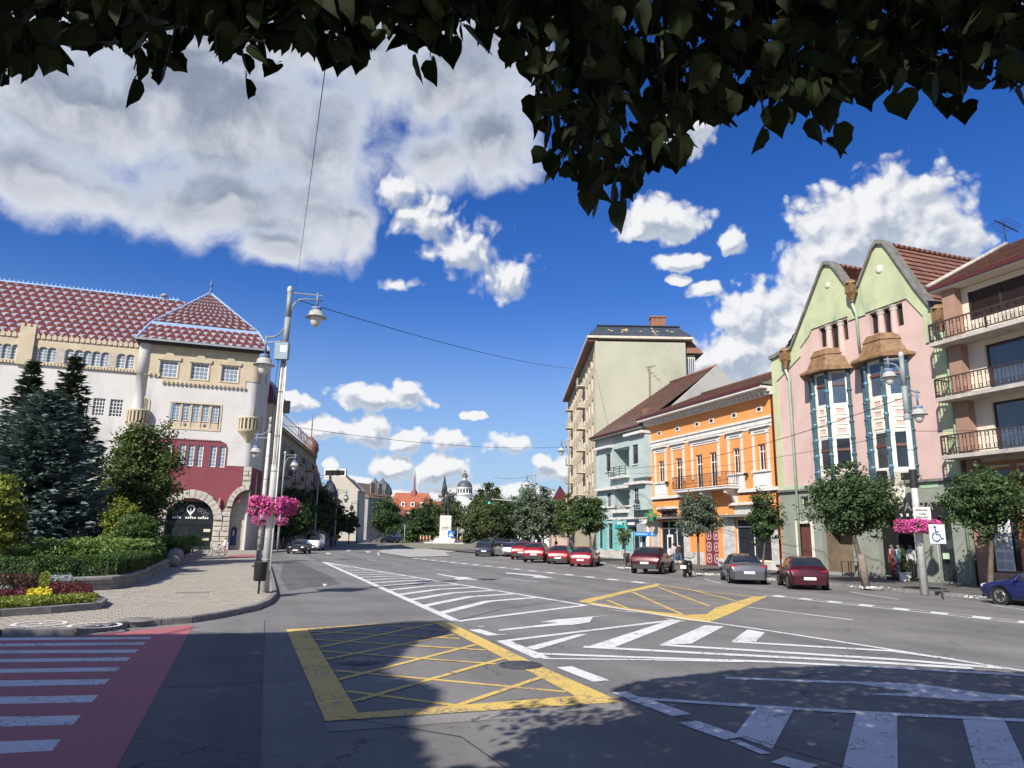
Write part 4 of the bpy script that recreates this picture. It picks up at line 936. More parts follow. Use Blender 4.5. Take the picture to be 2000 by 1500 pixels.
        fs = [(3, 2, 1, 0)]
        for r_ in range(5):
            for k in range(3): fs.append((r_ * 4 + k, r_ * 4 + k + 1, r_ * 4 + k + 5, r_ * 4 + k + 4))
        fs.append((20, 21, 22, 23)); MB().add(V, fs).build('oriel_hood', COPP, T)
    oriel(wb(310, 300), wb(455, 300), wb(690, 300), wb(600, 205), wb(600, 1330), (wb(580, 225), wb(580, 570)), (wb(610, 920), wb(610, 1265)))
    oriel(wb(862, 200), wb(1045, 200), wb(1300, 200), wb(1150, 75), wb(1150, 1290), (wb(1180, 95), wb(1180, 470)), (wb(1220, 845), wb(1220, 1250)))
    # shop floor
    MB().prism(rect(ul, ur, 0, 5.445), -.06, .3, [rect(*h) for h in gnd]).build('shop_wall', GREYG, T)
    MB().box(ul, ur, -.25, 0, 5.46, 5.6).build('string_course', CEMENT, T)
    dr = gnd[0]; d0 = MB().box(dr[0], dr[1], .1, .18, dr[2], dr[3]).build('door', M('brown_door', (.115, .045, .035), .5, .2, 5, .1), T)
    for i in range(1, 6): x = dr[0] + (dr[1] - dr[0]) * i / 6; MB().box(x - .012, x + .012, .085, .099, dr[2] + .1, dr[3] - .1).build('moulding', BROWNW, d0)
    MB().prism(rect(dr[0] - .2, dr[1] + .2, .12, dr[3] + .18), -.12, -.062, [rect(dr[0], dr[1], .125, dr[3])]).build('door_surround', CREAM, T)
    for k in (1, 2, 3, 4):
        q = gnd[k]; MB().add([(x, y, z) for y in (.3, 1.4 if k in (1, 2) else .34) for x, z in ((q[0], q[2]), (q[1], q[2]), (q[1], q[3]), (q[0], q[3]))], [(0, 1, 5, 4), (1, 2, 6, 5), (2, 3, 7, 6), (3, 0, 4, 7), (4, 5, 6, 7)]).build('shop_niche', DARK if k > 1 else M('drab_shutter', (.16, .125, .085), .8, .15), T)
    window(T, *gnd[3], nx=1, nz=1, fm=BLACKM, y=.15, name='shop_door'); window(T, *gnd[4], nx=1, nz=1, fm=CREAM, y=.12)
    for x in (1692, 1815, 1890): u = F.uz(x, 1120)[0]; MB().box(u - .5, u + .5, -.16, -.062, .1, 4.35).build('pilaster', GREYG, T)
    q = Q(F, w7(925, 690), w7(1295, 790), .3); fb = MB().box(q[0], q[1], -.32, -.12, q[2], q[3]).build('shop_fascia', BLACKM, T)
    lettering('shop_lettering', 'PASHA', .72, M('grey_letters', (.25, .25, .25), .5, .05), fb, (q[0] + .3, -.345, q[2] + .4), 0, 1.05)
    dt = MB()
    for i in range(3): dt.box(q[0] + .35 + i * .42, q[0] + .5 + i * .42, -.335, -.322, q[2] + .1, q[2] + .25)
    dt.build('fascia_mark', WHITE, fb)
    q = Q(F, w7(1278, 1050), w7(1328, 1095), .1); MB().box(q[0], q[1], -.1, -.064, q[2], q[3]).build('notice', M('mint_paper', (.45, .6, .45), .7, .1), T)
    for X, Y in ((830, 470), (1012, 485)):
        u, z = F.uz(*w7(X, Y), 1.2); MB().box(u - .22, u + .22, -1.35, -1.0, z - .22, z + .16).tube([(u, -1.1, z), (u, -.1, z + .05)], .03).build('floodlight', BLACKM, T)
    # tiled roofs running back from each gable
    def ridge_roof(pk, l, r_, back):
        zl, zr_ = l[1], r_[1]
        for s, (eu, ez) in enumerate(((r_[0], zr_), (l[0], zl))):
            e0, e1 = (eu, .46, ez - .1), (eu, back, ez - .1); p0, p1 = (pk[0], .46, pk[1] - .1), (pk[0], back, pk[1] - .1)
            qd = [e0, e1, p1, p0] if s == 0 else [e1, e0, p0, p1]
            MB().add(qd, [(0, 1, 2, 3)]).build('roof', CEMENT, T); tiles(T, 'roof_tile_field', qd, RTILE, 34, 15, .07)
        k = int((back - .5) / .42)
        r0 = MB().tube([(0, 0, 0), (0, .45, .03)], [.13, .16], 8).build('ridge_tile', RTILE, T, (pk[0], .46, pk[1]))
        for i in range(1, k): inst(r0, 'ridge_tile', T, (pk[0], .46 + i * .42, pk[1]))
    ridge_roof((F.uz(1620, 515)[0], out[3][1] - .15), (ul + .1, out[0][1]), ((F.uz(1668, 557)[0]), out[6][1] - .3), 9)
    ridge_roof((F.uz(1722, 474)[0], out[9][1] - .15), (F.uz(1668, 557)[0], out[6][1] - .3), (ur - .1, out[-1][1]), 9.5)
pink()
# ---------------------------------------------------------------- balcony apartment house at the right edge
def flats():
    F = FR; T = begin('balcony_apartment_house', 'cream apartment house with stacked iron-railed balconies and brown roof at right edge', F)
    CRM = M('cream_wall', (.62, .55, .45), .85, .06, .8, .1, 20); BRP = M('brown_pilaster', (.31, .19, .14), .8, .12, 1.2, .1, 20); CON = M('balcony_concrete', (.42, .39, .35), .9, .15, 2, .2, 20, stain=((.22, .20, .18), 1.5, .6)); WD = M('orange_wood', (.29, .13, .06), .5, .2, 3, .1, 20)
    SHUT = M('dark_shutter', (.035, .022, .02), .55, .2, 4, 0); ua, ub = .35, 15.; zt = F.uz(1855, 572)[1]
    B = [F.uz(1852, 668, 1.35)[1], F.uz(1862, 779, 1.35)[1], F.uz(1872, 894, 1.35)[1]]       # balcony slab undersides
    win = []
    for i, zb in enumerate(B):
        fl = zb + .22
        win.append((F.uz(1905, 700)[0] if i == 0 else F.uz(1925, 700)[0], 8.2, fl + (1.0 if i == 0 else .05), fl + 2.55))
    shop = [(F.uz(1905, 1120)[0] + .9, 2.6, .8, B[2] - .5), (2.9, 4.0, .2, B[2] - .5), (4.3, 8, .8, B[2] - .5)]
    wall(T, rect(ua, ub, 0, zt), [rect(*w) for w in win] + [rect(*s) for s in shop], CRM)
    block(T, ua, ub, .302, 12, 0, zt, CRM)
    for i, w in enumerate(win):
        wn = window(T, *w, nx=4 if i == 0 else 3, nz=1, fm=SHUT, gm=GLASS2, fw=.12, bw=.12)
        if i == 0:                                         # closed louvre shutters
            s0 = MB().box(w[0] + .12, w[1] - .12, -.02, .02, -.05, .05).build('shutter_slat', SHUT, wn, (0, .06, w[2] + .1), 0)
            n = int((w[3] - w[2]) / .115)
            for k in range(1, n): inst(s0, 'shutter_slat', wn, (0, .06, w[2] + .1 + k * .115), (.5, 0, 0))
            for k in range(5): x = w[0] + .06 + (w[1] - w[0] - .12) * k / 4; MB().box(x - .06, x + .06, .0, .1, w[2], w[3]).build('shutter_stile', SHUT, wn)
    for i, zb in enumerate(B):
        bl = MB().box(ua - .35, ub, -1.35, -.002, zb, zb + .2).build('balcony', CON, T)
        r = MB(); z0, z1_ = zb + .3, zb + 1.2
        def run(a, c):
            a = Vector((a[0], a[1], 0)); c = Vector((c[0], c[1], 0)); L = (c - a).length; n = int(L / .2)
            r.bar((a.x, a.y, z1_), (c.x, c.y, z1_), .07, .06).bar((a.x, a.y, z0), (c.x, c.y, z0), .05)
            for k in range(n + 1):
                p = a.lerp(c, k / n); r.bar((p.x, p.y, z0), (p.x, p.y, z1_), .022)
                if k % 2 == 0 and k < n:
                    m = a.lerp(c, (k + .5) / n)
                    for zc in (z0 + .15, z1_ - .15):
                        d = (c - a).normalized() * .075
                        for s, e in (((-1, -1), (1, -1)), ((1, -1), (1, 1)), ((1, 1), (-1, 1)), ((-1, 1), (-1, -1))):
                            r.bar((m.x + d.x * s[0], m.y + d.y * s[0], zc + .075 * s[1]), (m.x + d.x * e[0], m.y + d.y * e[0], zc + .075 * e[1]), .022)
        run((ua - .3, -1.3), (9.5, -1.3)); run((ua - .3, -1.28), (ua - .3, -.05))
        for x in (ua - .3, 3.2, 6.4): r.bar((x, -1.3, zb + .2), (x, -1.3, z1_), .07)
        r.build('railing', M('brown_iron', (.045, .03, .028), .5, .2), bl)
        MB().box(ua, ua + .75, -.5, -.0, zb + .203, (B[i - 1] if i else zt) - .003).build('brown_pilaster', BRP, T)
    MB().box(ua, ua + .75, -.12, 0, 0, B[2] - .004).build('brown_pilaster', BRP, T)
    for s in shop: window(T, *s, nx=1 if s[1] - s[0] < 2 else 2, nz=1, top=.75, fm=WD, fw=.14, bw=.1, name='shop_window')
    for a, b_ in ((shop[0][0] - .22, shop[0][0] - .01), (shop[0][1] + .01, shop[1][0] - .01), (shop[1][1] + .01, shop[2][0] - .01)): MB().box(a, b_, -.08, 0, .12, B[2] - .4).build('timber_post', WD, T)
    MB().box(ua + .76, 8.2, -.1, 0, B[2] - .39, B[2] - .2).build('timber_fascia', WD, T); MB().box(shop[0][0] - .3, shop[0][1] + .2, -.14, 0, .55, .78).build('timber_sill', M('salmon_sill', (.5, .3, .22), .7, .1), T)
    q = shop[0]; ps = MB().box(q[0] + .25, q[1] - .45, .05, .1, .9, 3.4).build('notice_board', WHITE, T)
    for k in range(5):
        for j in range(2): MB().box(q[0] + .33 + j * .42, q[0] + .68 + j * .42, .042, .049, 1.0 + k * .46, 1.34 + k * .46).build('notice', M('grey_notice', (.45, .48, .52), .7, .15), ps)
    q = shop[1]; MB().box(q[0] + .3, q[1] - .3, .1, .13, 1.5, 2.5).build('notice', WHITE, T)
    # roof
    e = .85; rz_ = F.uz(1966, 480, -4.2)[1]; ru = F.uz(1966, 480, -4.2)[0]
    A = [(ua - .5, -e, zt + .3), (ub, -e, zt + .3), (ub, 4.2, rz_), (ru, 4.2, rz_)]
    MB().add(A + [(ua - .5, 10, zt + .3), (ub, 10, zt + .3)], [(0, 1, 2, 3), (0, 3, 4), (3, 2, 5, 4), (4, 5, 1, 0)]).build('roof', CEMENT, T)
    tiles(T, 'roof_tile_field', A, BTILE, 60, 20); tiles(T, 'roof_tile_field', [(ua - .5, 10, zt + .3), (ua - .5, -e, zt + .3), (ru, 4.2, rz_), (ru - .05, 4.4, rz_)], RTILE, 36, 20)
    MB().tube([(ua - .5, -e, zt + .42), (ru, 4.2, rz_ + .12)], .13, 8).build('hip_ridge', M('mortar', (.4, .37, .33), .9, .2, 3, .3, 20), T)
    MB().box(ua - .5, ub, -e - .1, -e, zt + .12, zt + .3).build('gutter', GUTR, T); MB().box(ua - .45, ub, -e, -.003, zt + .02, zt + .115).build('soffit', CRM, T)
    b = MB(); u = ru; b.tube([(u, 4.2, rz_), (u, 4.2, rz_ + 1.5)], .03, 6).bar((u - .1, 3.6, rz_ + 1.5), (u + .2, 5.0, rz_ + .9), .05)
    for k in range(5): b.bar((u - .6, 3.8 + k * .2, rz_ + 1.4 - k * .09), (u + .7, 3.8 + k * .2, rz_ + 1.4 - k * .09), .02)
    b.build('antenna', BLACKM, T)
    # things on the top balcony stay with the house
    u = F.uz(*w4(650, 830), .4)[0]; MB().box(u - .45, u + .45, -.4, -.1, B[0] + .3, B[0] + 1.0).build('air_conditioner', M('beige_unit', (.5, .47, .38), .6, .1), T)
flats()
# ================================================================ LEFT SIDE: PALACE AND STREET
P0 = G(478, 1077); FP = Fac(P0, WS); LV = Vector((-.13589, .99072, 0))
q1 = zm(0, 520, 3.5714); q2 = zm(0, 880, 3.5714)
WPL = M('white_plaster', (.56, .545, .52), .9, .06, .35, .12, 14, stain=((.43, .42, .40), .5, .6), streak=True); CPL = M('cream_plaster', (.50, .425, .30), .85, .08, .8, .15, 18, stain=((.38, .315, .215), .7, .5))
MAR = M('maroon_plaster', (.205, .052, .066), .85, .08, .6, .1, 20); STONE = M('rough_stone', (.44, .405, .35), .92, .16, 2.2, .9, 9, stain=((.26, .245, .22), 2, .5)); STONED = M('stone_joint', (.20, .19, .17), .95, .2, 3, .3, 20)
PTILE = tilemat('glazed_tile', [(.255, .056, .05), (.58, .61, .68), (.26, .36, .56)], .45, .32); LBLUE = M('light_blue_glaze', (.33, .47, .74), .4, .12, 4, .1, 20)
PANE = glassmat('palace_pane', (.16, .21, .27), .12, .7)
def pattern(i, j):
    r = j % 4; k = (i + (3 if (j // 4) % 2 else 0)) % 7
    if r == 0: return 1 if k == 3 else 0
    if r == 1: return 1 if k in (2, 3, 4) else 0
    if r == 2: return 2 if k in (1, 5) else 1 if k in (2, 3, 4) else 0
    return 0
def crest(T, a, b_, mat, h=.28, w=.12, step=.34):
    a = Vector(a); b_ = Vector(b_); n = max(2, int((b_ - a).length / step)); m = MB().bar(a, b_, w * 2.2, .16)
    for i in range(n):
        p = a.lerp(b_, (i + .5) / n); m.add([(p.x - w, p.y, p.z + .06), (p.x, p.y - w, p.z + .06), (p.x + w, p.y, p.z + .06), (p.x, p.y + w, p.z + .06), (p.x, p.y, p.z + h)], [(0, 1, 4), (1, 2, 4), (2, 3, 4), (3, 0, 4)])
    return m.build('ridge_crest', mat, T)
def palace():
    F = FP; T = begin('palace', 'white and maroon palace with patterned red tile roof and arched stone base', F)
    T['category'] = 'palace'
    ul = F.uz(*q1(1000, 700))[0]; ur = -.95; zt = 22.0
    # ---- tower front
    tw = [Q(F, q1(1120, 655), q1(1232, 776)), Q(F, q1(1338, 672), q1(1448, 798)), Q(F, q1(1550, 690), q1(1655, 810))]
    z0, z1_ = sum(w[2] for w in tw) / 3, sum(w[3] for w in tw) / 3; tw = [(w[0], w[1], z0, z1_) for w in tw]
    fw = Q(F, q1(1200, 950), q1(1522, 1140))
    rw = []
    for X in (1105, 1172, 1268, 1331, 1393, 1487, 1551):
        u = F.uz(*q1(X, 1300))[0]; rw.append((u - .34, u + .34, F.uz(*q1(1393, 1396))[1], F.uz(*q1(1331, 1238))[1]))
    wall(T, rect(ul, ur, 11.75, zt), [rect(*w) for w in tw] + [rect(*fw)], WPL)
    cz = z0 - .55
    cp = [(ul + .0, 18.7), (ul + 2.0, 18.7), (ul + 2.0, cz), (ur - .6, cz), (ur - .6, 18.7), (ur, 18.7), (ur, zt), (ul, zt)]
    MB().prism(cp, -.07, -.002, [rect(*w) for w in tw]).build('cream_storey', CPL, T)
    d0 = MB().box(-.11, .11, -.17, 0, -.2, .1).build('dentil', CPL, T, (ul + 2.1, -.072, cz))
    n = 20
    for i in range(1, n): inst(d0, 'dentil', T, (ul + 2.1 + (ur - ul - 2.8) * i / (n - 1), -.072, cz))
    for i in range(4): inst(d0, 'dentil', T, (ul + .2 + i * .48, -.072, 18.7))
    for w in tw:
        window(T, *w, nx=4, nz=4, y=.12, gm=PANE, fw=.08, bw=.05)
        MB().prism([(w[0] - .25, w[3] + .03), (w[1] + .25, w[3] + .03), (w[1] + .3, w[3] + .4), (w[1] - .3, w[3] + .42), ((w[0] + w[1]) / 2 + .3, w[3] + .85), ((w[0] + w[1]) / 2 - .3, w[3] + .85), (w[0] + .3, w[3] + .42), (w[0] - .3, w[3] + .4)], -.22, -.072).build('window_crown', CPL, T)
        MB().prism(rect(w[0] - .14, w[1] + .14, w[2] - .12, w[3] + .02), -.13, -.072, [rect(*w)]).build('window_surround', CPL, T)
    # five-light window over carved panels
    zm_ = F.uz(*q1(1350, 1080))[1]; MB().prism(rect(fw[0] - .2, fw[1] + .2, fw[2] - .2, fw[3] + .15), -.06, -.002, [rect(*fw)]).build('window_surround', CPL, T)
    n = 5; st = (fw[1] - fw[0]) / n
    for i in range(n):
        a = fw[0] + i * st; window(T, a + .14, a + st - .14, zm_, fw[3] - .1, nx=2, nz=5, y=.14, gm=PANE, fw=.06, bw=.035)
        MB().box(a + .1, a + st - .1, .1, .3, fw[2], zm_ - .1).build('carved_panel', CPL, T)
        if i: MB().box(a - .1, a + .1, .04, .3, fw[2], fw[3]).build('mullion', CPL, T)
        if i in (1, 3): MB().sphere((a + st / 2, .08, (fw[2] + zm_) / 2), .16, .1, .2, 8, 5).build('mask', STONED, T)
    # maroon storey
    mr = [(ul, 5.2), (ur + .0, 5.2), (ur, 9.15), (-2.75, 9.15), (-2.75, 11.1), (-2.95, 11.55), (-3.4, 11.75), (ul, 11.75)]
    ac = F.uz(*q2(1300, 700))[0]; aw = 2.35; az = F.uz(*q2(1300, 330))[1]
    wall(T, rect(ul, ur, 5.2, 11.74), [arch(*w) for w in rw] + [[(ac - aw, 5.201), (ac + aw, 5.201), (ac + aw - .6, az - .25), (ac, az + .12), (ac - aw + .6, az - .25)][::1]] if False else [arch(*w) for w in rw], WPL, 'wall')
    MB().prism(mr, -.05, -.002, [arch(*w) for w in rw]).build('maroon_storey', MAR, T)
    for w in rw: window(T, *w, nx=2, nz=6, y=.13, gm=PANE, fw=.07, bw=.04)
    for X in (1055, 990): u = F.uz(*q1(X, 1300))[0]; window(T, u - .34, u + .34, rw[0][2], rw[0][3], nx=2, nz=6, y=-.06, gm=PANE)
    c0 = MB().box(-.05, .05, -.1, 0, -.06, .06).build('bead', MAR, T, (ul + .1, -.052, 11.8))
    for i in range(1, 40): inst(c0, 'bead', T, (ul + .1 + (8.6) * i / 40, -.052, 11.8))
    # ---- stone base with arched entrance
    dz = 3.3; ra = az - dz
    door = [(ac - aw, .1), (ac + aw, .1)] + [(ac + aw * math.cos(math.pi * i / 14), dz + ra * math.sin(math.pi * i / 14)) for i in range(15)]
    porch = [(-1.75, .1), (-.12, .1), (-.12, 6.6), (-.5, 6.55), (-1.0, 6.2), (-1.45, 5.5), (-1.75, 4.6)]
    wall(T, [(ul, 0), (0, 0), (0, 7.0), (ul, 7.0)], [door, porch], STONED, 'base_wall', 1.0, -.12)
    # the masonry over the arch shows maroon: plaster field cut round the ring
    ring = [(ac + (aw + .85) * math.cos(math.pi * i / 20), dz + (ra + .85) * math.sin(math.pi * i / 20)) for i in range(21)]
    mp = [(ul, 7.05), (ul, 3.0)] + [p for p in ring[::-1] if p[1] > 3.0 and p[0] > ul] + [(-2.5, 4.75), (-2.2, 5.3), (-1.75, 6.1), (-1.2, 6.75), (-.7, 7.05)]
    MB().prism(mp[::-1], -.2, -.122).build('maroon_spandrel', MAR, T)
    for i in range(15):                                     # voussoirs
        a0, a1 = math.pi * i / 15 + .008, math.pi * (i + 1) / 15 - .008; k = .82 + random.uniform(-.05, .08)
        p = [(ac + (aw + e) * math.cos(a), dz + (ra + e) * math.sin(a)) for a, e in ((a0, 0), (a0, k), (a1, k), (a1, 0))]
        MB().prism(p, -.3 - random.uniform(0, .08), -.1).build('voussoir', STONE, T)
    for i in range(6):
        a0, a1 = math.pi * (.5 + .08 * i) + .01, math.pi * (.5 + .08 * (i + 1)) - .01
        p = [(-.12 + (1.63 + e) * math.cos(a), 4.6 + (2.0 + e) * math.sin(a)) for a, e in ((a0, 0), (a0, .55), (a1, .55), (a1, 0))]
        MB().prism(p, -.3 - random.uniform(0, .06), -.1).build('voussoir', STONE, T)
    def ashlar(u0, u1, z0, z1_, h=.55, y=-.12):
        z = z0; r_ = 0
        while z < z1_ - .1:
            h_ = min(h * random.uniform(.85, 1.15), z1_ - z); x = u0
            while x < u1 - .02:
                w_ = random.uniform(.55, 1.0); w_ = w_ if u1 - x - w_ > .3 else u1 - x
                dpt = random.uniform(.05, .16)
                MB().add([(x + .02, y, z + .02), (x + w_ - .02, y, z + .02), (x + w_ - .02, y, z + h_ - .02), (x + .02, y, z + h_ - .02), (x + .07, y - dpt, z + .07), (x + w_ - .07, y - dpt * .9, z + .07), (x + w_ - .07, y - dpt, z + h_ - .07), (x + .07, y - dpt * .8, z + h_ - .07)],
                         [(0, 1, 5, 4), (1, 2, 6, 5), (2, 3, 7, 6), (3, 0, 4, 7), (4, 5, 6, 7)]).build('stone', STONE, T)
                x += w_
            z += h_
    ashlar(ac + aw + .02, -1.77, 1.0, 4.5); MB().box(ac + aw - .05, -1.72, -.42, -.122, .1, 1.0).build('stone', STONE, T)
    ashlar(ul, ac - aw - .02, .2, 3.0)
    ashlar(-.9, 0, 7.02, 9.1, .5, -.12); MB().box(-.9, 0, -.118, .5, 7.01, 9.14).build('corner_core', STONED, T)
    # entrance: dark glazed screen, lunette with white lettering and the information pin
    BLK = M('dark_bronze', (.02, .021, .024), .35, .2, 3, 0)
    sc_ = MB().prism([(ac - aw + .01, dz - .1), (ac + aw - .01, dz - .1)] + [(ac + (aw - .01) * math.cos(math.pi * i / 14), dz + (ra - .01) * math.sin(math.pi * i / 14)) for i in range(15)], .5, .6).build('lunette', GLASS, T)
    MB().box(ac - aw, ac + aw, .4, .7, dz - .55, dz - .1).build('transom', BLK, T)
    for i in range(4):
        a = ac - aw + i * aw * .5; dd = MB().prism(rect(a + .02, a + aw * .5 - .02, .12, dz - .56), .45, .52, [rect(a + .14, a + aw * .5 - .14, .3, dz - .7)]).build('door_leaf', BLK, T)
        MB().box(a + .13, a + aw * .5 - .13, .48, .492, .29, dz - .69).build('pane', GLASS, dd)
        if i == 3: MB().box(a + .25, a + aw * .5 - .25, .44, .449, 2.0, 2.3).build('notice', CREAMN, dd); MB().box(a + .2, a + aw * .5 - .3, .44, .449, 1.1, 1.35).build('notice', CREAMN, dd)
    pin = MB(); cx, cz_ = ac - .05, dz + 1.0; n = 20
    oc = [(cx + .42 * math.cos(t), cz_ + .1 + .42 * math.sin(t)) for t in [math.pi * (-.22 + 1.44 * i / n) for i in range(n + 1)]] + [(cx, cz_ - .62)]
    pin.prism(oc, .47, .498, [[(cx + .3 * math.cos(2 * math.pi * i / 16), cz_ + .1 + .3 * math.sin(2 * math.pi * i / 16)) for i in range(16)]]).box(cx - .05, cx + .05, .47, .498, cz_ - .08, cz_ + .14).box(cx - .05, cx + .05, .47, .498, cz_ + .2, cz_ + .3)
    pin.build('information_pin', WHITE, sc_)
    lt = MB()
    for x0, n_ in ((ac - 1.75, 4), (ac - .5, 5), (ac + .75, 5)):
        for i in range(n_): lt.box(x0 + i * .22, x0 + i * .22 + .15, .48, .498, dz + .06, dz + .06 + (.3 if i == 2 else .18))
    lt.build('lunette_lettering', WHITE, sc_)
    wr = MB()                                              # scrolled ironwork in the lunette
    for sx in (-1, 1):
        for k in range(3):
            c = (ac + sx * (.85 + .35 * k), dz + .95 - .22 * k); wr.tube([(c[0] + (.26 - .012 * i) * math.cos(i * .5), .46, c[1] + (.26 - .012 * i) * math.sin(i * .5)) for i in range(15)], .02, 5)
    wr.build('ironwork', M('grey_iron', (.3, .31, .32), .5, .1), sc_)
    # porch interior, blue niche
    MB().add([(-1.75, .88, 0), (-.1, .88, 0), (-.1, .88, 7), (-1.75, .88, 7)], [(0, 1, 2, 3)]).build('porch_wall', STONE, T)
    nb = MB().prism(arch(-1.6, -1.0, .6, 2.6), .8, .87).build('info_niche', M('blue_board', (.03, .04, .16), .4, .1), T); MB().box(-1.4, -1.28, .78, .799, 1.7, 2.2).build('board_letter', WHITE, nb)
    b = MB().lathe([(.05, -.5), (.14, -.4), (.16, 0), (.1, .2), (.13, .32), (.05, .42)], (ac + aw + .45, -.42, 5.2), 8).build('bracket_figure', M('pinkish_stone', (.4, .2, .2), .8, .1), T)
    # ---- rounded corner, side wall along the street
    SD = Vector((LV.dot(WS), LV.dot(VS), 0)).normalized(); SN = Vector((SD.y, -SD.x, 0))
    c_ = (ur, 1.0); a1 = math.atan2(SN.y, SN.x)
    for z0, z1_, m, e in ((9.15, 18.7, WPL, 0), (18.7, zt, CPL, .07), (7.0, 9.14, STONED, 0)):
        MB().lathe([(1.0 + e, z0), (1.0 + e, z1_)], (c_[0], c_[1], 0), 10, a0=-math.pi / 2, a1=a1).build('corner_round', m, T)
    S0 = Vector((c_[0], c_[1], 0)) + SN * 1.0
    def SP(s, o=0): p = S0 + SD * s + SN * o; return p
    srz = math.atan2(SD.y, SD.x)
    SR = thing; 
    sw_ = [(2.0, 2.9, 13, 15.5), (2.2, 3.2, 19.3, 21.2), (7.0, 7.8, 12.5, 15), (8.6, 9.4, 12.5, 15), (1.8, 3.0, 5.0, 8.8), (6.0, 6.9, 5, 8.6), (8.2, 9.1, 5, 8.6)]
    MB().prism(rect(0, 5, 0, zt), 0, .3, [rect(*w) if w[2] > 18 else arch(*w) for w in sw_[:2] + [sw_[4]]]).build('side_wall', WPL, T, S0, srz)
    MB().prism(rect(0, 5, 3.8, 9.1), -.05, -.002, [arch(*sw_[4])]).build('maroon_storey', MAR, T, S0, srz)
    MB().prism(rect(5.01, 12.2, 0, 17.4), -.6, .3, [arch(*w) for w in (sw_[2], sw_[3], sw_[5], sw_[6])]).build('side_wall', CPL, T, S0, srz)
    for w in sw_:
        ob = window(T, *w, nx=2, nz=4, y=.1 if w[0] < 5 else -.4, gm=GLASS); ob.location = S0; ob.rotation_euler.z = srz
    p4 = [SP(0, -.31), SP(5, -.31), SP(5, -9), SP(0, -9)]; MB().prism([(p.x, p.y) for p in p4], 0.0, zt, plane='xy').build('inner_mass', WPL, T)
    p4 = [SP(5.02, .29), SP(12.2, .29), SP(12.2, -8), SP(5.02, -8)]; MB().prism([(p.x, p.y) for p in p4], 17.39, 0, plane='xy').build('inner_mass', WPL, T)
    # side wing roof: bell-shaped
    m = SP(8.6, -3.2); rings = []
    base = [SP(4.6, 1.1), SP(7, 1.5), SP(10.4, 1.5), SP(12.8, .9), SP(12.8, -8), SP(4.6, -8)]
    vs = []; fs = []
    for k, (t_, z) in enumerate(((1, 17.4), (.93, 18.3), (.8, 19.6), (.55, 20.8), (.1, 21.8))):
        for p in base: q = m.lerp(p, t_); vs.append((q.x, q.y, z))
    for k in range(4):
        for i in range(6): fs.append((k * 6 + i, k * 6 + (i + 1) % 6, k * 6 + 6 + (i + 1) % 6, k * 6 + 6 + i))
    fs.append(tuple(range(5, -1, -1))); MB().add(vs, fs).build('wing_roof', M('dark_glazed_roof', (.13, .03, .05), .4, .5, 6, .3, 12, stain=((.12, .16, .3), 5, .9)), T)
    for i in range(4): a, b_ = vs[i * 6 + 2], vs[i * 6 + 8]; crest(T, a, b_, LBLUE, .3, .08, .4)
    # ---- bartizan balconies at both corners
    for (u, y, a0, a1_) in ((ul + .1, -.05, math.pi, 2 * math.pi), (ur + .1, .1, math.pi * 1.05, math.pi * 2.2)):
        zb = F.uz(482, 830)[1] - .1; r = 1.0
        B = MB().lathe([(.05, zb - 2.0), (.35, zb - 1.5), (.75, zb - 1.0), (r, zb - .75), (r + .12, zb - .6), (r + .12, zb - .45)], (u, y, 0), 14, a0=a0, a1=a1_).build('corner_balcony', CPL, T)
        MB().lathe([(r + .1, zb + .75), (r + .14, zb + .8), (r + .14, zb + .98), (r - .15, zb + .98)], (u, y, 0), 14, a0=a0, a1=a1_).build('handrail', CPL, B)
        MB().lathe([(r - .12, zb - .45), (r - .12, zb + .76)], (u, y, 0), 14, a0=a0, a1=a1_).build('parapet', STONED, B)
        nn = 9
        for i in range(nn):
            a = a0 + (a1_ - a0) * (i + .5) / nn; MB().box(-.1, .1, -.09, .09, zb - .44, zb + .75).build('baluster', CPL, B, (u + math.cos(a) * r, y + math.sin(a) * r, 0), a)
        dx = .5 if u < -5 else -.1; fr_ = MB().prism(arch(u + dx - .5, u + dx + .5, zb + .1, zb + 2.5), -.03 + y, .05 + y, [arch(u + dx - .32, u + dx + .32, zb + .1, zb + 2.3)]).build('niche_surround', CPL, T)
        MB().prism(arch(u + dx - .32, u + dx + .32, zb + .1, zb + 2.3), y - .02, y + .02).build('niche_door', STONED, T)
    MB().lathe([(.55, 11.5), (.6, 15), (.6, 18.7), (.66, 18.71), (.66, zt)], (ul, .3, 0), 14).build('corner_shaft', WPL, T)
    # ---- tower roof
    e = .95; ta, tb, tf, tk = ul - e, e * .75, -e, 11.5
    pk_u, pk_z = F.uz(*q1(1468, 195), -5.3); zr = F.uz(*q1(1400, 420), .3)[1]
    MB().box(ta + .05, tb - .05, tf + .05, tk, zt, zt + .25).build('eave', M('dark_soffit', (.035, .03, .03), .8, .2), T)
    MB().box(ta, tb, tf - .16, tf, zt + .2, zt + .42).build('gutter', M('grey_zinc', (.3, .32, .33), .5, .15, 5, 0, metal=.5), T)
    A = [(ta, tf, zt + .3), (tb, tf, zt + .3), (tb, tk, zt + .3), (ta, tk, zt + .3)]; k = .8; m = Vector((pk_u, 5.3, 0))
    def sh(p, k, z): return (m.x + (p[0] - m.x) * k, m.y + (p[1] - m.y) * k, z)
    Bq = [sh(p, .82, zr) for p in A]; C_ = [sh(p, .80, zr + .25) for p in A]; D_ = [sh(p, .02, pk_z) for p in A]
    MB().add(A + Bq + C_ + D_, [(r * 4 + i, r * 4 + (i + 1) % 4, r * 4 + 4 + (i + 1) % 4, r * 4 + 4 + i) for r in range(3) for i in range(4)]).build('roof', MATS['dark_soffit'], T)
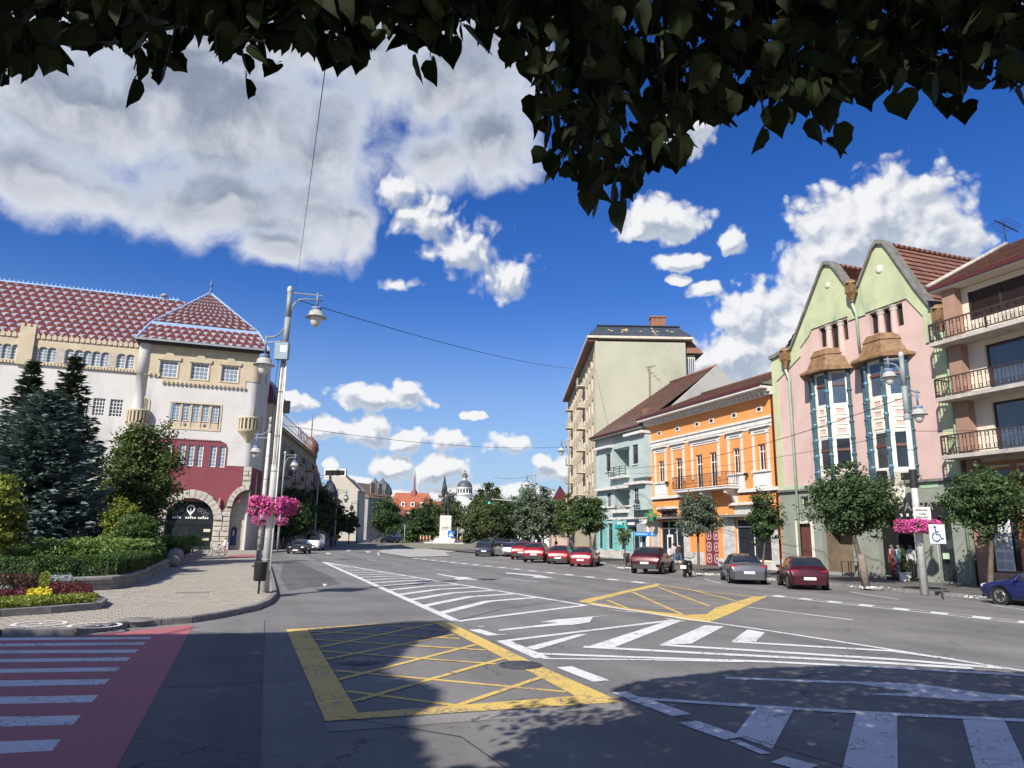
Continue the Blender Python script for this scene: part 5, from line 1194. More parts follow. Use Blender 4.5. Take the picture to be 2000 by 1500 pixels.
    for i in (0, 1, 3):
        j = (i + 1) % 4; wd = (Vector(A[j]) - Vector(A[i])).length
        tiles(T, 'roof_tile_field', [A[i], A[j], Bq[j], Bq[i]], PTILE, int(wd / .13), 15, .02, hexa=True, attr=pattern); tiles(T, 'roof_tile_field', [C_[i], C_[j], D_[j], D_[i]], PTILE, int(wd * .8 / .13), 40, .02, hexa=True, attr=pattern)
        MB().bar(Bq[i], Bq[j], .2, .34).build('roof_band', LBLUE, T)
    for i in (0, 1): crest(T, A[i], Bq[i], LBLUE, .3, .1); crest(T, Bq[i], D_[i], LBLUE, .3, .1)
    MB().lathe([(.3, -.3), (.14, .3), (.2, .45), (.08, .6), (.12, 1.0), (.22, 1.15), (.05, 1.5), (.01, 2.0)], (m.x, m.y, pk_z), 10).build('finial', M('blue_glaze_dark', (.1, .16, .3), .4, .3, 6, 0), T)
    # ---- long wing
    y0 = .7; wl = -37.; zw = 21.6
    aw_ = []
    zt_ = F.uz(*q1(605, 588), -y0)[1]; zb_ = F.uz(*q1(605, 692), -y0)[1]
    xs = [-1000, -940, -870, -800, -740, -600, -540, -470, -400, -340, -160, -95, -25, 40, 105, 228, 293, 357, 478, 543, 605, 665, 728, 840, 903, 965]
    for X in xs: u = F.uz(*q1(X, 620 + X * .09), -y0)[0]; aw_.append((u - .43, u + .43, zb_, zt_))
    aw_ = [w for w in aw_ if w[0] > wl + .3 and w[1] < ul - .25]
    lw = [Q(F, q1(*a), q1(*b_), -y0) for a, b_ in (((655, 918), (722, 1042)), ((772, 926), (846, 1052)), ((545, 905), (610, 1030)), ((300, 880), (366, 1000)), ((190, 870), (256, 990)))]
    lw = [(a, b_, lw[1][2], lw[1][3]) for a, b_, c, d in lw]
    zc = F.uz(*q1(500, 695), -y0)[1]
    MB().prism(rect(wl, ul, 0, zw), y0, y0 + .3, [arch(*w) for w in aw_] + [rect(*w) for w in lw]).build('wall', WPL, T)
    MB().prism(rect(wl, ul - .2, zc, zw), y0 - .07, y0 - .002, [arch(*w) for w in aw_]).build('cream_storey', CPL, T)
    MB().box(wl, ul, y0 + .302, 10, 0, zw).build('inner_mass', WPL, T)
    n = 80
    for i in range(n): inst(d0, 'dentil', T, (ul - .5 - i * .31, y0 - .072, zc))
    for w in aw_: window(T, *w, nx=2, nz=5, y=y0 + .12, gm=PANE, fw=.07, bw=.05)
    for w in lw: window(T, *w, nx=4, nz=5, y=y0 + .12, fw=.06, bw=.06)
    for X in (418, 785): u = F.uz(*q1(X, 640), -y0)[0]; MB().prism(arch(u - .42, u + .42, zb_, zt_), y0 - .1, y0 - .072).build('blind_arch', STONE, T)
    u = F.uz(*q1(185, 560), -y0)[0]; zp = F.uz(*q1(185, 425), -y0)[1]
    MB().box(u - .7, u + .7, y0 - .35, y0 - .072, zc - .3, zp).build('pier', CPL, T)
    for k in range(3): MB().box(u - .7 + k * .55, u - .4 + k * .55, y0 - .35, y0 - .05, zp, zp + .35).build('merlon', CPL, T)
    c1 = MB().prism([(-.2, 0), (.2, 0), (.2, .35), (.1, .5), (0, .62), (-.1, .5), (-.2, .35)], -.1, .1).build('merlon', CPL, T, (ul - .5, y0 - .1, zw))
    n = 48
    for i in range(1, n): inst(c1, 'merlon', T, (ul - .5 - i * .52, y0 - .1, zw))
    # wing roof
    ry = 6.5; rz_ = F.uz(*q1(600, 172), -ry)[1]; er = (y0 + .2, zw + .05); ue = ul + 3
    MB().add([(wl, er[0], er[1]), (ue, er[0], er[1]), (ue, ry, rz_), (wl, ry, rz_), (wl, 12, er[1]), (ue, 12, er[1])], [(0, 1, 2, 3), (3, 2, 5, 4)]).build('roof', MATS['dark_soffit'], T)
    tiles(T, 'roof_tile_field', [(wl, er[0], er[1]), (ue, er[0], er[1]), (ue, ry, rz_), (wl, ry, rz_)], PTILE, int((ue - wl) / .13), 46, .02, hexa=True, attr=pattern)
    crest(T, (wl, ry, rz_ + .08), (ue - 1, ry, rz_ + .08), LBLUE, .45, .12, .45)
    u = F.uz(*q1(1145, 215), -ry)[0]; MB().lathe([(.2, -.3), (.2, .4), (.5, .45), (.1, .75)], (u, ry, rz_), 10).build('roof_vent', M('grey_vent', (.4, .4, .38), .5, .1), T)
CREAMN = M('cream_notice', (.6, .55, .4), .7, .1)
palace()
# ---------------------------------------------------------------- hotel and the buildings beyond it
FL = Fac(P0, LV)
def street_house(name, label, u0, u1, h, wallm, rows, cols, roofm, rh, depth=10, win=(1.1, 1.7), z0=3.6, off=0., bal=False, trim=None):
    F = FL.sub(u0); T = begin(name, label, F); L = u1 - u0; holes = []
    for j in range(rows):
        for i in range(cols):
            x = L * (i + .5) / cols; z = z0 + j * (h - z0 - .6) / rows + .5; holes.append((x - win[0] / 2, x + win[0] / 2, z, z + win[1]))
    gh = [(L * (i + .5) / cols - .9, L * (i + .5) / cols + .9, .3, 2.9) for i in range(cols)]
    wall(T, rect(0, L, 0, h), [rect(*q) for q in holes + gh], wallm); block(T, 0, L, .302, depth, 0, h, wallm)
    for q in holes: window(T, *q, nx=2, nz=1, fm=WOODW, y=.15, sill=trim)
    for q in gh: window(T, *q, nx=2, nz=1, fm=BROWNW, y=.15, name='shop_window')
    MB().box(0, L, -.45, .1, h, h + .35).build('cornice', trim or TRIM, T)
    if bal:
        for i in (1, 4, 7):
            for j in range(rows):
                x = L * (i + .5) / cols; z = z0 + j * (h - z0 - .6) / rows + .35; b = MB().box(x - 1.6, x + 1.6, -1.1, 0, z - .15, z).build('balcony', trim or TRIM, T)
                r = MB(); balusters(r, (x - 1.6, -1.08, 0), (x + 1.6, -1.08, 0), z + .1, z + 1.0, .25, .02); r.build('railing', BLACKM, b)
    if rh: MB().add([(0, -.5, h + .35), (L, -.5, h + .35), (L, depth, h + .35), (0, depth, h + .35), (0, depth * .45, h + rh), (L, depth * .45, h + rh)], [(0, 1, 5, 4), (2, 3, 4, 5), (0, 4, 3), (1, 2, 5)]).build('roof', roofm, T)
    return T, F
TAN = M('tan_render', (.30, .255, .20), .9, .1, .5, .1, 15, stain=((.2, .17, .14), .6, .5)); DROOF = M('dark_roof', (.035, .037, .045), .7, .2, 2, .1, 20); PROOF = M('rust_roof', (.20, .075, .06), .7, .2, 1, .3, 12); GREYH = M('grey_house', (.26, .25, .23), .9, .12, .5, .1, 15); OCH = M('ochre_house', (.36, .29, .19), .9, .1, .5, .1, 15)
T, F = street_house('long_hotel', 'long tan hotel with flat dark roof edge and rooftop sign railing beside palace', 13.2, 50, 15.2, TAN, 4, 10, DROOF, 2.2, 14, bal=True, trim=OCH)
L = 36.8; r = MB(); z0 = 16.0; 
MB().add([(0, -.6, 15.55), (L, -.6, 15.55), (L, 1.4, 17.0), (0, 1.4, 17.0)], [(0, 1, 2, 3)]).build('roof_apron', DROOF, T)
for z in (16.9, 18.2): r.bar((0, .6, z), (L, .6, z), .07)
for i in range(38): r.bar((i * L / 38, .6, 16.2), (i * L / 38, .6, 18.2), .06); r.bar((i * L / 38, .6, 16.9), ((i + 1) * L / 38, .6, 18.2), .04)
r.build('sign_railing', M('grey_steel', (.25, .26, .27), .5, .2), T)
for i in range(10): x = 19 + i * 1.7; MB().prism(rect(x, x + 1.1, 17.0, 18.4), .5, .56, [rect(x + .35, x + .75, 17.3, 18.1)]).build('roof_letter', M('pink_letters', (.55, .42, .40), .6, .1), T)
# corner tower with copper onion
c = P0 + LV * 54.0 - Vector((1.5, 0, 0)); T = thing('copper_domed_tower', 'slim tower with copper onion dome and needle spire beyond the hotel', 'tower', (c.x, c.y, 0))
COP = M('brown_copper', (.22, .085, .06), .5, .3, 2, .2, 20)
MB().box(-2.2, 2.2, -2.2, 2.2, 0, 9).build('tower_base', TAN, T); MB().lathe([(3.2, 9), (2.6, 11), (1.5, 14.2), (1.25, 14.6)], (0, 0, 0), 8, smooth=False).build('flared_roof', COP, T)
for i in range(8): a = math.pi * (i + .5) / 4; MB().box(-.13, .13, -.13, .13, 14.6, 16.2).build('lantern_post', COP, T, (math.cos(a) * 1.05, math.sin(a) * 1.05, 0), a)
MB().lathe([(1.35, 16.2), (1.4, 16.4), (1.35, 16.5), (1.6, 17.2), (1.45, 18.2), (.9, 19.0), (.4, 19.4), (.12, 19.8), (.1, 22.0), (.02, 24.2)], (0, 0, 0), 12).build('onion_dome', COP, T)
T, F = street_house('rust_roofed_house', 'low house with steep rust-red roof beyond the copper-domed tower', 57.5, 84, 8.2, TAN, 1, 7, PROOF, 7.2, 11, trim=OCH)
MB().add([(3, .4, 10.2), (11, .4, 10.2), (11, 3.4, 14.0), (3, 3.4, 14.0)], [(0, 1, 2, 3)]).build('glass_roof_panel', glassmat('blue_roof_glass', (.06, .075, .10), .2, .6), T)
T, F = street_house('ochre_corner_house', 'dark ochre house with turreted attic in front of white firewall', 86, 104, 9.5, OCH, 2, 6, PROOF, 4, 10, trim=TAN)
MB().lathe([(2, 9.5), (1.8, 11.5), (1.2, 13), (.3, 14.2), (.05, 16)], (5, 1.5, 0), 8, smooth=False).build('attic_turret', DROOF, T)
# white firewall building
c = at(655, 1050, 196); FW = Fac(c, (1, .05, 0)); T = begin('white_firewall_house', 'tall house with blank cream-white firewall and white chimneys', FW)
g_ = [FW.uz(*zm(540, 820, 5.557)(*p)) for p in ((600, 607), (755, 612), (905, 762), (882, 775), (882, 930), (600, 930))]
MB().prism([(g_[5][0], 0), (g_[4][0], 0)] + [g_[3], g_[2], g_[1], g_[0]], 0, 14, back=True).build('firewall', M('cream_firewall', (.43, .395, .33), .9, .06, .2, .1, 10), T)
MB().bar((g_[1][0], .2, g_[1][1] + .2), (g_[2][0] + .2, .2, g_[2][1]), .6, .5).build('verge', DROOF, T)
for X in (555, 617, 680):
    u, z = FW.uz(*zm(540, 820, 5.557)(X, 600)); ch = MB().box(u - 1.4, u + 1.4, 2, 4, z - 1, z + 1.9).build('chimney', WHITE, T); MB().box(u - 1.1, u + 1.1, 1.98, 1.999, z + .1, z + 1.5).build('flue_opening', DARK, ch)
# building with two grey turrets
zq = zm(540, 820, 5.557); c = at(715, 1052, 235); FT = Fac(c, (.45, .9, 0)); T = begin('twin_turret_house', 'grey ornate house with two pointed slate turrets down the street', FT)
def px_u(X, Y=1000): return FT.uz(*zq(X, Y))
ha = px_u(945, 840)[1]; L1 = 13.
hl = []
for j in range(3):
    for i in range(3): x = 1.0 + i * 4.0; hl.append((x, x + 2.0, 5 + j * 5.0, 8.4 + j * 5.0))
wall(T, rect(0, L1, 0, ha), [rect(*h) for h in hl], GREYH); block(T, 0, L1, .302, 14, 0, ha, GREYH)
for h in hl: window(T, *h, nx=2, nz=2, fm=WOODW)
MB().add([(-.5, -.8, ha), (L1, -.8, ha), (L1, 12, ha), (-.5, 12, ha), (0, 5, ha + 5), (L1, 5, ha + 5)], [(0, 1, 5, 4), (2, 3, 4, 5), (0, 4, 3), (1, 2, 5)]).build('roof', M('brown_slope', (.16, .11, .08), .8, .2), T)
for X, Y in ((1035, 700), (1120, 700)):
    cu = at(*zq(X, 1300), 250); lx = (Vector((cu.x, cu.y, 0)) - FT.o); u, v_ = lx.dot(FT.d), lx.dot(FT.n); zt_ = at(*zq(X, 660), 250).z; zb_ = at(*zq(X, 800), 250).z
    tr = MB().lathe([(3.2, 0), (3.2, zb_ - .4), (3.6, zb_)], (u, v_, 0), 8, smooth=False).build('turret', GREYH, T); MB().lathe([(3.7, zb_), (3.3, zb_ + 1.6), (2.2, zb_ + 3.2), (.6, zb_ + 4.6), (.15, zb_ + 5.4), (.03, zt_ + 1)], (u, v_, 0), 10).build('turret_roof', M('slate_grey', (.10, .11, .115), .6, .2), tr)
# red-roofed building at the far end, church dome and far spires
def far_box(name, label, px0, px1, ytop, Y, h_roof, wallm, roofm, n=6, cat='building'):
    a = at(px0, ytop, Y); b_ = at(px1, ytop, Y); F = Fac(a, (1, .0, 0)); T = thing(name, label, cat, (a.x, a.y, 0)); L = b_.x - a.x; z = a.z
    hs = []
    for j in range(2):
        for i in range(n): x = L * (i + .5) / n; hs.append((x - L / n * .22, x + L / n * .22, z * (.3 + .34 * j), z * (.5 + .34 * j)))
    MB().prism(rect(0, L, 0, z), 0, .4, [rect(*h) for h in hs]).build('wall', wallm, T); MB().box(0, L, .41, 14, 0, z).build('side_wall', wallm, T)
    for h in hs: window(T, *h, nx=2, nz=2, fm=WOODW)
    MB().add([(-.6, -.6, z), (L + .6, -.6, z), (L + .6, 14, z), (-.6, 14, z), (2, 6, z + h_roof), (L - 2, 6, z + h_roof)], [(0, 1, 5, 4), (2, 3, 4, 5), (0, 4, 3), (1, 2, 5)]).build('roof', roofm, T)
    return T, L, z
OROOF = M('orange_red_roof', (.31, .095, .05), .8, .2, 1, .2, 8)
T, L, z = far_box('red_roofed_hall', 'far building with broad orange-red roof and small dormers', 757, 842, 996, 300, 7.5, OCH, OROOF, 8)
for i in range(3): d = MB().box(L * (.3 + .22 * i), L * (.3 + .22 * i) + 1.6, 0.6, 4, z + 1.6, z + 3.4).build('dormer', WHITE, T); MB().box(L * (.3 + .22 * i) + .3, L * (.3 + .22 * i) + 1.3, .58, .599, z + 1.9, z + 3.1).build('pane', GLASS, d)
MB().lathe([(1.6, z + 6), (1.3, z + 8), (.5, z + 9), (.35, z + 12), (.04, z + 17)], (L * .55, 6, 0), 8).build('roof_spire', M('rust_metal', (.2, .06, .04), .6, .2), T)
far_box('white_gabled_cottage', 'small far house with white walls and rusty roof before the red hall', 765, 795, 1012, 262, 3, WHITE, PROOF, 4)
far_box('far_red_roof_house', 'distant house with orange roof left of the statue', 826, 866, 1003, 330, 6, OCH, OROOF, 4)
c = at(905, 1030, 420); T = thing('domed_church', 'white domed church with dark lead dome and cross behind the trees', 'church', (c.x, c.y, 0)); zc = zm(830, 900, 6.667)
def hz(Y): return at(*zc(505, Y), 420).z
CHW = M('church_white', (.70, .70, .68), .8, .05, .5, .05); LEAD = M('lead_dome', (.075, .085, .095), .5, .15, .6, .1, 6)
MB().box(-5, 5, -5, 5, 0, hz(520)).build('nave', CHW, T); MB().lathe([(4.4, hz(520)), (4.4, hz(450)), (4.8, hz(447)), (4.8, hz(430)), (4.55, hz(428)), (4.55, hz(362)), (4.8, hz(358)), (4.8, hz(347))], (0, 0, 0), 24).build('drum', CHW, T)
for i in range(16): a = 2 * math.pi * i / 16; MB().box(-.5, .5, -.1, .1, hz(425), hz(375)).build('drum_window', DARK, T, (4.5 * math.cos(a), 4.5 * math.sin(a), 0), a + math.pi / 2)
r_ = 4.45; h_ = hz(250) - hz(347)
MB().lathe([(r_ * math.cos(t), hz(347) + h_ * math.sin(t)) for t in [math.pi / 2 * i / 10 for i in range(10)]], (0, 0, 0), 24).build('dome', LEAD, T)
MB().lathe([(1.25, hz(258)), (1.25, hz(215)), (1.7, hz(212)), (1.55, hz(190)), (.9, hz(170)), (.2, hz(160))], (0, 0, 0), 16).build('lantern', CHW, T); MB().lathe([(1.72, hz(212)), (1.6, hz(188)), (.95, hz(168)), (.3, hz(158)), (.15, hz(150))], (0, 0, 0), 16).build('lantern_dome', LEAD, T)
MB().box(-.15, .15, -.15, .15, hz(158), hz(118)).box(-.9, .9, -.14, .14, hz(140), hz(134)).build('cross', BLACKM, T)
for X, yt, lb in ((1255, 340, 'thin green church spire, left one of the far pair'), (1325, 320, 'thin green church spire, right one of the far pair')):
    c = at(*zc(X, 700), 360); zt_ = at(*zc(X, yt), 360).z; z2_ = at(*zc(X, 430), 360).z; T = thing('church_spire', lb, 'spire', (c.x, c.y, 0), 0, 'far green spires')
    SPG = M('spire_green', (.10, .16, .14), .6, .2); MB().box(-1.6, 1.6, -1.6, 1.6, 0, z2_ - 8).build('shaft', CHW, T); MB().lathe([(1.9, z2_ - 8), (1.5, z2_ - 1), (1.0, z2_), (2.0, z2_ + 1.6), (.5, z2_ + 3.4), (.25, z2_ + 5), (.03, zt_)], (0, 0, 0), 8).build('helm', SPG, T)
# low houses continuing the right frontage beyond the tall block
for (p0, p1, yt, Y, rh, wm, rm, lb) in ((1078, 1117, 992, 150, 5, M('salmon_house', (.45, .33, .27), .9, .1), GUTR, 'salmon house with dark red roof beyond the tall block'), (1040, 1082, 1000, 215, 5, GREYH, PROOF, 'grey house with rusty roof far along the right side')):
    far_box('row_house', lb, p0, p1, yt, Y, rh, wm, rm, 4)
# ================================================================ VEGETATION
import numpy as np
RNG = np.random.default_rng(11)
BARK = M('bark', (.10, .08, .06), .95, .3, 6, .8, 18); BARK2 = M('pale_bark', (.19, .155, .125), .9, .25, 7, .6, 20)
LEAF_ST = leafmat('street_tree_leaf', (.030, .058, .020), (.062, .105, .036)); LEAF_SV = leafmat('silver_lime_leaf', (.05, .075, .045), (.115, .145, .095), .5, .15)
LEAF_DK = leafmat('dark_leaf', (.022, .042, .016), (.048, .082, .026)); LEAF_YG = leafmat('yellow_green_leaf', (.11, .15, .02), (.22, .25, .04)); LEAF_MG = leafmat('mid_green_leaf', (.045, .075, .02), (.10, .135, .04))
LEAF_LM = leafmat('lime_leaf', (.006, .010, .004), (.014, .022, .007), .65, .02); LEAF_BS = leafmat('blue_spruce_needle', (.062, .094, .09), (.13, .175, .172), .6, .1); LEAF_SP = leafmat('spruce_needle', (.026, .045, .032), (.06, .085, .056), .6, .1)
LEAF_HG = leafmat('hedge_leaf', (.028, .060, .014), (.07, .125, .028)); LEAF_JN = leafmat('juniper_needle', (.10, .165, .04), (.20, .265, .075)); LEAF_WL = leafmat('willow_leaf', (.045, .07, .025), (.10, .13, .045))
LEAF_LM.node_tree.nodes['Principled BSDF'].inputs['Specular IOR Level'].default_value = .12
def quads(name, V, mat, parent=None, loc=None):              # V: (n,4,3) leaf corners
    V = np.asarray(V, dtype=np.float32); n = V.shape[0]
    me = bpy.data.meshes.new(name); me.vertices.add(n * 4); me.loops.add(n * 4); me.polygons.add(n)
    me.vertices.foreach_set('co', V.reshape(-1)); me.loops.foreach_set('vertex_index', np.arange(n * 4, dtype=np.int32))
    me.polygons.foreach_set('loop_start', np.arange(0, n * 4, 4, dtype=np.int32)); me.polygons.foreach_set('loop_total', np.full(n, 4, dtype=np.int32))
    me.update(calc_edges=True); me.materials.append(mat)
    o = bpy.data.objects.new(name, me); COL.objects.link(o)
    if parent: o.parent = parent
    if loc is not None: o.location = loc
    return o
def unit(a): return a / np.maximum(1e-6, np.linalg.norm(a, axis=-1, keepdims=True))
def leaf_quads(P, size, nb=None, droop=.3, asp=.62):         # rhombic leaves at P, normals scattered round nb
    n = len(P); N = unit(RNG.normal(size=(n, 3)) * .75 + (nb if nb is not None else np.array([0, 0, .8])))
    t = RNG.normal(size=(n, 3)); t[:, 2] -= droop; d = unit(t - N * (t * N).sum(1, keepdims=True)); s = np.cross(N, d)
    L = (size * RNG.uniform(.65, 1.25, n))[:, None]; bend = N * L * RNG.uniform(.0, .18, (n, 1))
    return np.stack([P - d * L * .5 - bend, P + s * L * asp * .5, P + d * L * .5 - bend, P - s * L * asp * .5], 1)
def clumps(k, rx, ry, rz, per, cs, inner=.25, top=.15, seed=None, drop=0.):  # clumps of leaves filling an ellipsoid unevenly
    d = unit(RNG.normal(size=(k, 3))); r = (inner + (1 - inner) * RNG.uniform(0, 1, k) ** .5) * RNG.uniform(.72, 1.12, k)
    c = d * r[:, None] * np.array([rx, ry, rz]); c[:, 2] += top * rz * (1 - (c[:, 0] / rx) ** 2 - (c[:, 1] / ry) ** 2)
    m = RNG.integers(int(per * .6), int(per * 1.4) + 1, k); idx = np.repeat(np.arange(k), m)
    off = RNG.normal(size=(len(idx), 3)) * cs * np.array([1, 1, .62]) * RNG.uniform(.6, 1.3, k)[idx][:, None]
    return c[idx] + off, unit(d[idx] * .6 + np.array([0, 0, .7]))
def trunk(T, h, r, spread, hc, nb=6, mat=None, lean=(0, 0), name='trunk'):
    b = MB(); b.tube([(0, 0, -.05), (lean[0] * .3, lean[1] * .3, h * .35), (lean[0], lean[1], h)], [r * 1.25, r, r * .8], 8)
    t = b.build(name, mat or BARK, T)
    for i in range(nb):
        a = i * 2 * math.pi / nb + random.uniform(-.4, .4); k = random.uniform(.55, .95)
        e = (lean[0] + math.cos(a) * spread * k, lean[1] + math.sin(a) * spread * k, h + hc * random.uniform(.35, 1.0))
        m = (lean[0] + math.cos(a) * spread * k * .4, lean[1] + math.sin(a) * spread * k * .4, h + (e[2] - h) * .62)
        MB().tube([(lean[0], lean[1], h - .25), m, e], [r * .55, r * .32, r * .08], 6).build('limb', mat or BARK, T)
def leafy(name, label, base, crown_px, Y, group=None, mat=None, leaf=.15, k=70, per=38, cs=.32, bark=None, lean=None, inner=.25, asp=.62, cat='tree', nb=6, z0=0., depth=1.0):
    # crown_px: left, top, right, bottom of the crown in the photo, at the depth of its trunk
    l, t_, r, b_ = crown_px; A = at(l, (t_ + b_) / 2, Y); B = at(r, (t_ + b_) / 2, Y); tp = at((l + r) / 2, t_, Y); bt = at((l + r) / 2, b_, Y)
    rx = (B.x - A.x) / 2; rz = (tp.z - bt.z) / 2; c = Vector(((A.x + B.x) / 2, Y, (tp.z + bt.z) / 2))
    bx = Vector(base) if base is not None else Vector((c.x, c.y, z0))
    T = thing(name, label, cat, (bx.x, bx.y, bx.z), 0, group); lc = c - bx
    P, N = clumps(int(k * 1.7), rx * .95, rx * .95 * depth, rz * .97, int(per * 1.5), cs * .74 * max(.7, rx / 2), inner * .8); P = P + np.array([lc.x, lc.y, lc.z])
    quads('crown', leaf_quads(P, leaf * 1.12, N, asp=asp), mat or LEAF_ST, T)
    th = max(.6, lc.z - rz * .75); trunk(T, th, max(.05, rx * .055), rx * .75, rz * 1.3, nb, bark or BARK, (lc.x, lc.y))
    return T
random.seed(21)
g = 'street trees along the right pavement'
def gp(x, y, z=.12): return G(x, y, z)
leafy('street_tree', 'broad round street tree before the pink house, propped with a pale trunk guard', gp(1692, 1147), (1572, 912, 1752, 1062), 36.6, g, k=120, per=44)
leafy('street_tree', 'street tree at right edge before the balcony house', gp(1935, 1165), (1845, 915, 2015, 1062), 32.5, g, k=110, per=42)
leafy('street_tree', 'compact street tree before the maroon gate of the orange house', gp(1365, 1121), (1316, 968, 1408, 1056), 46.8, g, mat=LEAF_SV, k=95, per=36)
leafy('street_tree', 'loose slender street tree before the right shop of the orange house', gp(1488, 1130), (1452, 962, 1532, 1072), 42.5, g, k=60, per=30, inner=.1)
leafy('street_tree', 'thin young sapling before the teal shopfront', gp(1221, 1109), (1203, 1030, 1238, 1068), 54, g, mat=LEAF_MG, k=16, per=14, nb=3)
leafy('street_tree', 'street tree nearest the pale blue house behind the red cars', gp(1158, 1099), (1112, 972, 1190, 1050), 64, g, k=80, per=36, leaf=.2)
leafy('street_tree', 'street tree behind the middle red cars', (7.2, 76, .12), (1080, 968, 1140, 1055), 76, g, mat=LEAF_MG, k=70, per=32, leaf=.2)
leafy('street_tree', 'silvery lime tree behind the silver car', (4.2, 84, .12), (1000, 955, 1098, 1062), 84, g, mat=LEAF_SV, k=150, per=40, leaf=.26)
leafy('street_tree', 'street tree in the row behind the silvery lime', (4.5, 104, .12), (1032, 975, 1120, 1050), 104, g, k=90, per=34, leaf=.3)
g = 'trees in the square round the monument'
leafy('park_tree', 'wide weeping tree just right of the monument', (-8.6, 133, 0), (898, 975, 985, 1062), 133, g, mat=LEAF_WL, k=170, per=46, leaf=.32, cs=.4)
leafy('park_tree', 'tall dark tree behind the weeping tree by the monument', (-6, 158, 0), (915, 950, 992, 1050), 158, g, mat=LEAF_DK, k=170, per=40, leaf=.4)
leafy('park_tree', 'dull brown-green tree between the weeping tree and the limes', (-1.5, 140, 0), (962, 985, 1020, 1060), 140, g, mat=LEAF_DK, k=110, per=36, leaf=.34)
leafy('park_tree', 'feathery tree directly behind the monument', (-17, 146, 0), (838, 968, 915, 1060), 146, g, mat=LEAF_WL, k=120, per=34, leaf=.34, inner=.1)
leafy('park_tree', 'dark rounded tree left of the monument', (-22, 138, 0), (785, 990, 850, 1064), 138, g, mat=LEAF_DK, k=120, per=38, leaf=.32)
leafy('park_tree', 'low dark bush-like tree left of the wreaths', (-20, 132, 0), (778, 1018, 830, 1070), 132, g, mat=LEAF_ST, k=70, per=34, leaf=.3)
leafy('park_tree', 'pale green tree behind the traffic light', (0, 168, 0), (960, 975, 1030, 1055), 168, g, mat=LEAF_MG, k=110, per=36, leaf=.4)
leafy('park_tree', 'broad green tree filling the gap left of the monument', (-20, 150, 0), (808, 978, 868, 1062), 150, g, mat=LEAF_ST, k=130, per=38, leaf=.36)
leafy('park_tree', 'mid green tree between the brown-green tree and the silvery lime', (1.2, 150, 0), (985, 980, 1045, 1060), 150, g, mat=LEAF_ST, k=110, per=36, leaf=.36)
leafy('park_tree', 'low clipped bush beside the blue crossing sign', (-9, 126, 0), (888, 1030, 925, 1070), 126, g, mat=LEAF_DK, k=50, per=34, leaf=.28)
g = 'trees along the left pavement'
leafy('pavement_tree', 'dark tree over the parked saloon beside the hotel', G(556, 1076), (520, 955, 618, 1058), 88, g, mat=LEAF_DK, k=150, per=42, leaf=.26)
leafy('pavement_tree', 'dark tree over the white van beside the hotel', (-27.6, 100, .12), (575, 950, 660, 1052), 100, g, mat=LEAF_DK, k=140, per=40, leaf=.28)
leafy('pavement_tree', 'tree past the white van before the rust roof', (-28, 118, .12), (630, 985, 680, 1055), 118, g, mat=LEAF_ST, k=90, per=36, leaf=.28)
leafy('pavement_tree', 'light green tree catching sun farther along the left kerb', (-29.5, 134, .12), (664, 1000, 702, 1050), 134, g, mat=LEAF_MG, k=70, per=30, leaf=.3)
leafy('pavement_tree', 'full dark tree at the far bend of the street', (-33.5, 182, .12), (722, 972, 788, 1058), 182, g, mat=LEAF_ST, k=120, per=38, leaf=.4)
leafy('pavement_tree', 'dark tree half hidden behind the lamp poles by the palace side', (-28.5, 92, .12), (530, 985, 590, 1060), 93, g, mat=LEAF_DK, k=100, per=36, leaf=.26)
# far wooded band closing the view
P = []
for i in range(230):
    x = RNG.uniform(-120, 160); y = RNG.uniform(330, 400); z = RNG.uniform(1, 9); P.append(RNG.normal(size=(60, 3)) * np.array([3.2, 2, 1.8]) + np.array([x, y, z]))
P = np.concatenate(P); tag(quads('far_wood', leaf_quads(P, 1.1), LEAF_DK), 'far belt of dark trees closing the street on the horizon', 'woodland', kind='stuff')
# ---------------------------------------------------------------- conifers
def conifer(name, label, base, h, r, mat, lev, per, needle, spread=.16, group=None, curve=.9, z_first=.03, up=.1):
    T = thing(name, label, 'tree', base, 0, group)
    MB().tube([(0, 0, 0), (0, 0, h * .6), (0, 0, h * .98)], [r * .06, r * .035, .02], 8).build('trunk', BARK, T)
    V = []
    for i in range(lev):
        t = z_first + (1 - z_first) * (i + RNG.uniform(-.3, .3)) / lev; t = min(max(t, 0), .985); L = r * (1 - t) ** curve * RNG.uniform(.85, 1.1) + .1; nb_ = max(5, int(per * (1 - t * .55)))
        a0 = RNG.uniform(0, 6.28)
        for j in range(nb_):
            a = a0 + 2 * math.pi * j / nb_ + RNG.normal() * .12; Lb = L * RNG.uniform(.75, 1.12); d = np.array([math.cos(a), math.sin(a), 0]); m = max(3, int(Lb / (needle * .55)))
            s = (np.arange(m) + .6) / m
            pt = d * (s * Lb)[:, None]; pt[:, 2] = t * h - .28 * Lb * np.sin(s * 2.2) + up * Lb * s ** 2.2
            side = np.array([-d[1], d[0], 0]); wdt = spread * Lb * np.minimum(1, (1.15 - s)) + .05
            for q in range(5):
                o = pt + side * (wdt * RNG.uniform(-1, 1, m))[:, None] * 1.2 + RNG.normal(size=(m, 3)) * needle * .18
                dd = unit(d + side * RNG.uniform(-.9, .9, (m, 1)) + np.array([0, 0, 1]) * RNG.uniform(-.25, .35, (m, 1))); nn = unit(RNG.normal(size=(m, 3)) * .45 + np.array([0, 0, 1])); ss = unit(np.cross(nn, dd))
                Lq = needle * RNG.uniform(.7, 1.3, (m, 1))
                V.append(np.stack([o - dd * Lq * .5, o + ss * Lq * .2, o + dd * Lq * .6, o - ss * Lq * .2], 1))
    quads('foliage', np.concatenate(V), mat, T)
    return T
b = at(64, 1040, 37); hb = at(100, 776, 37).z
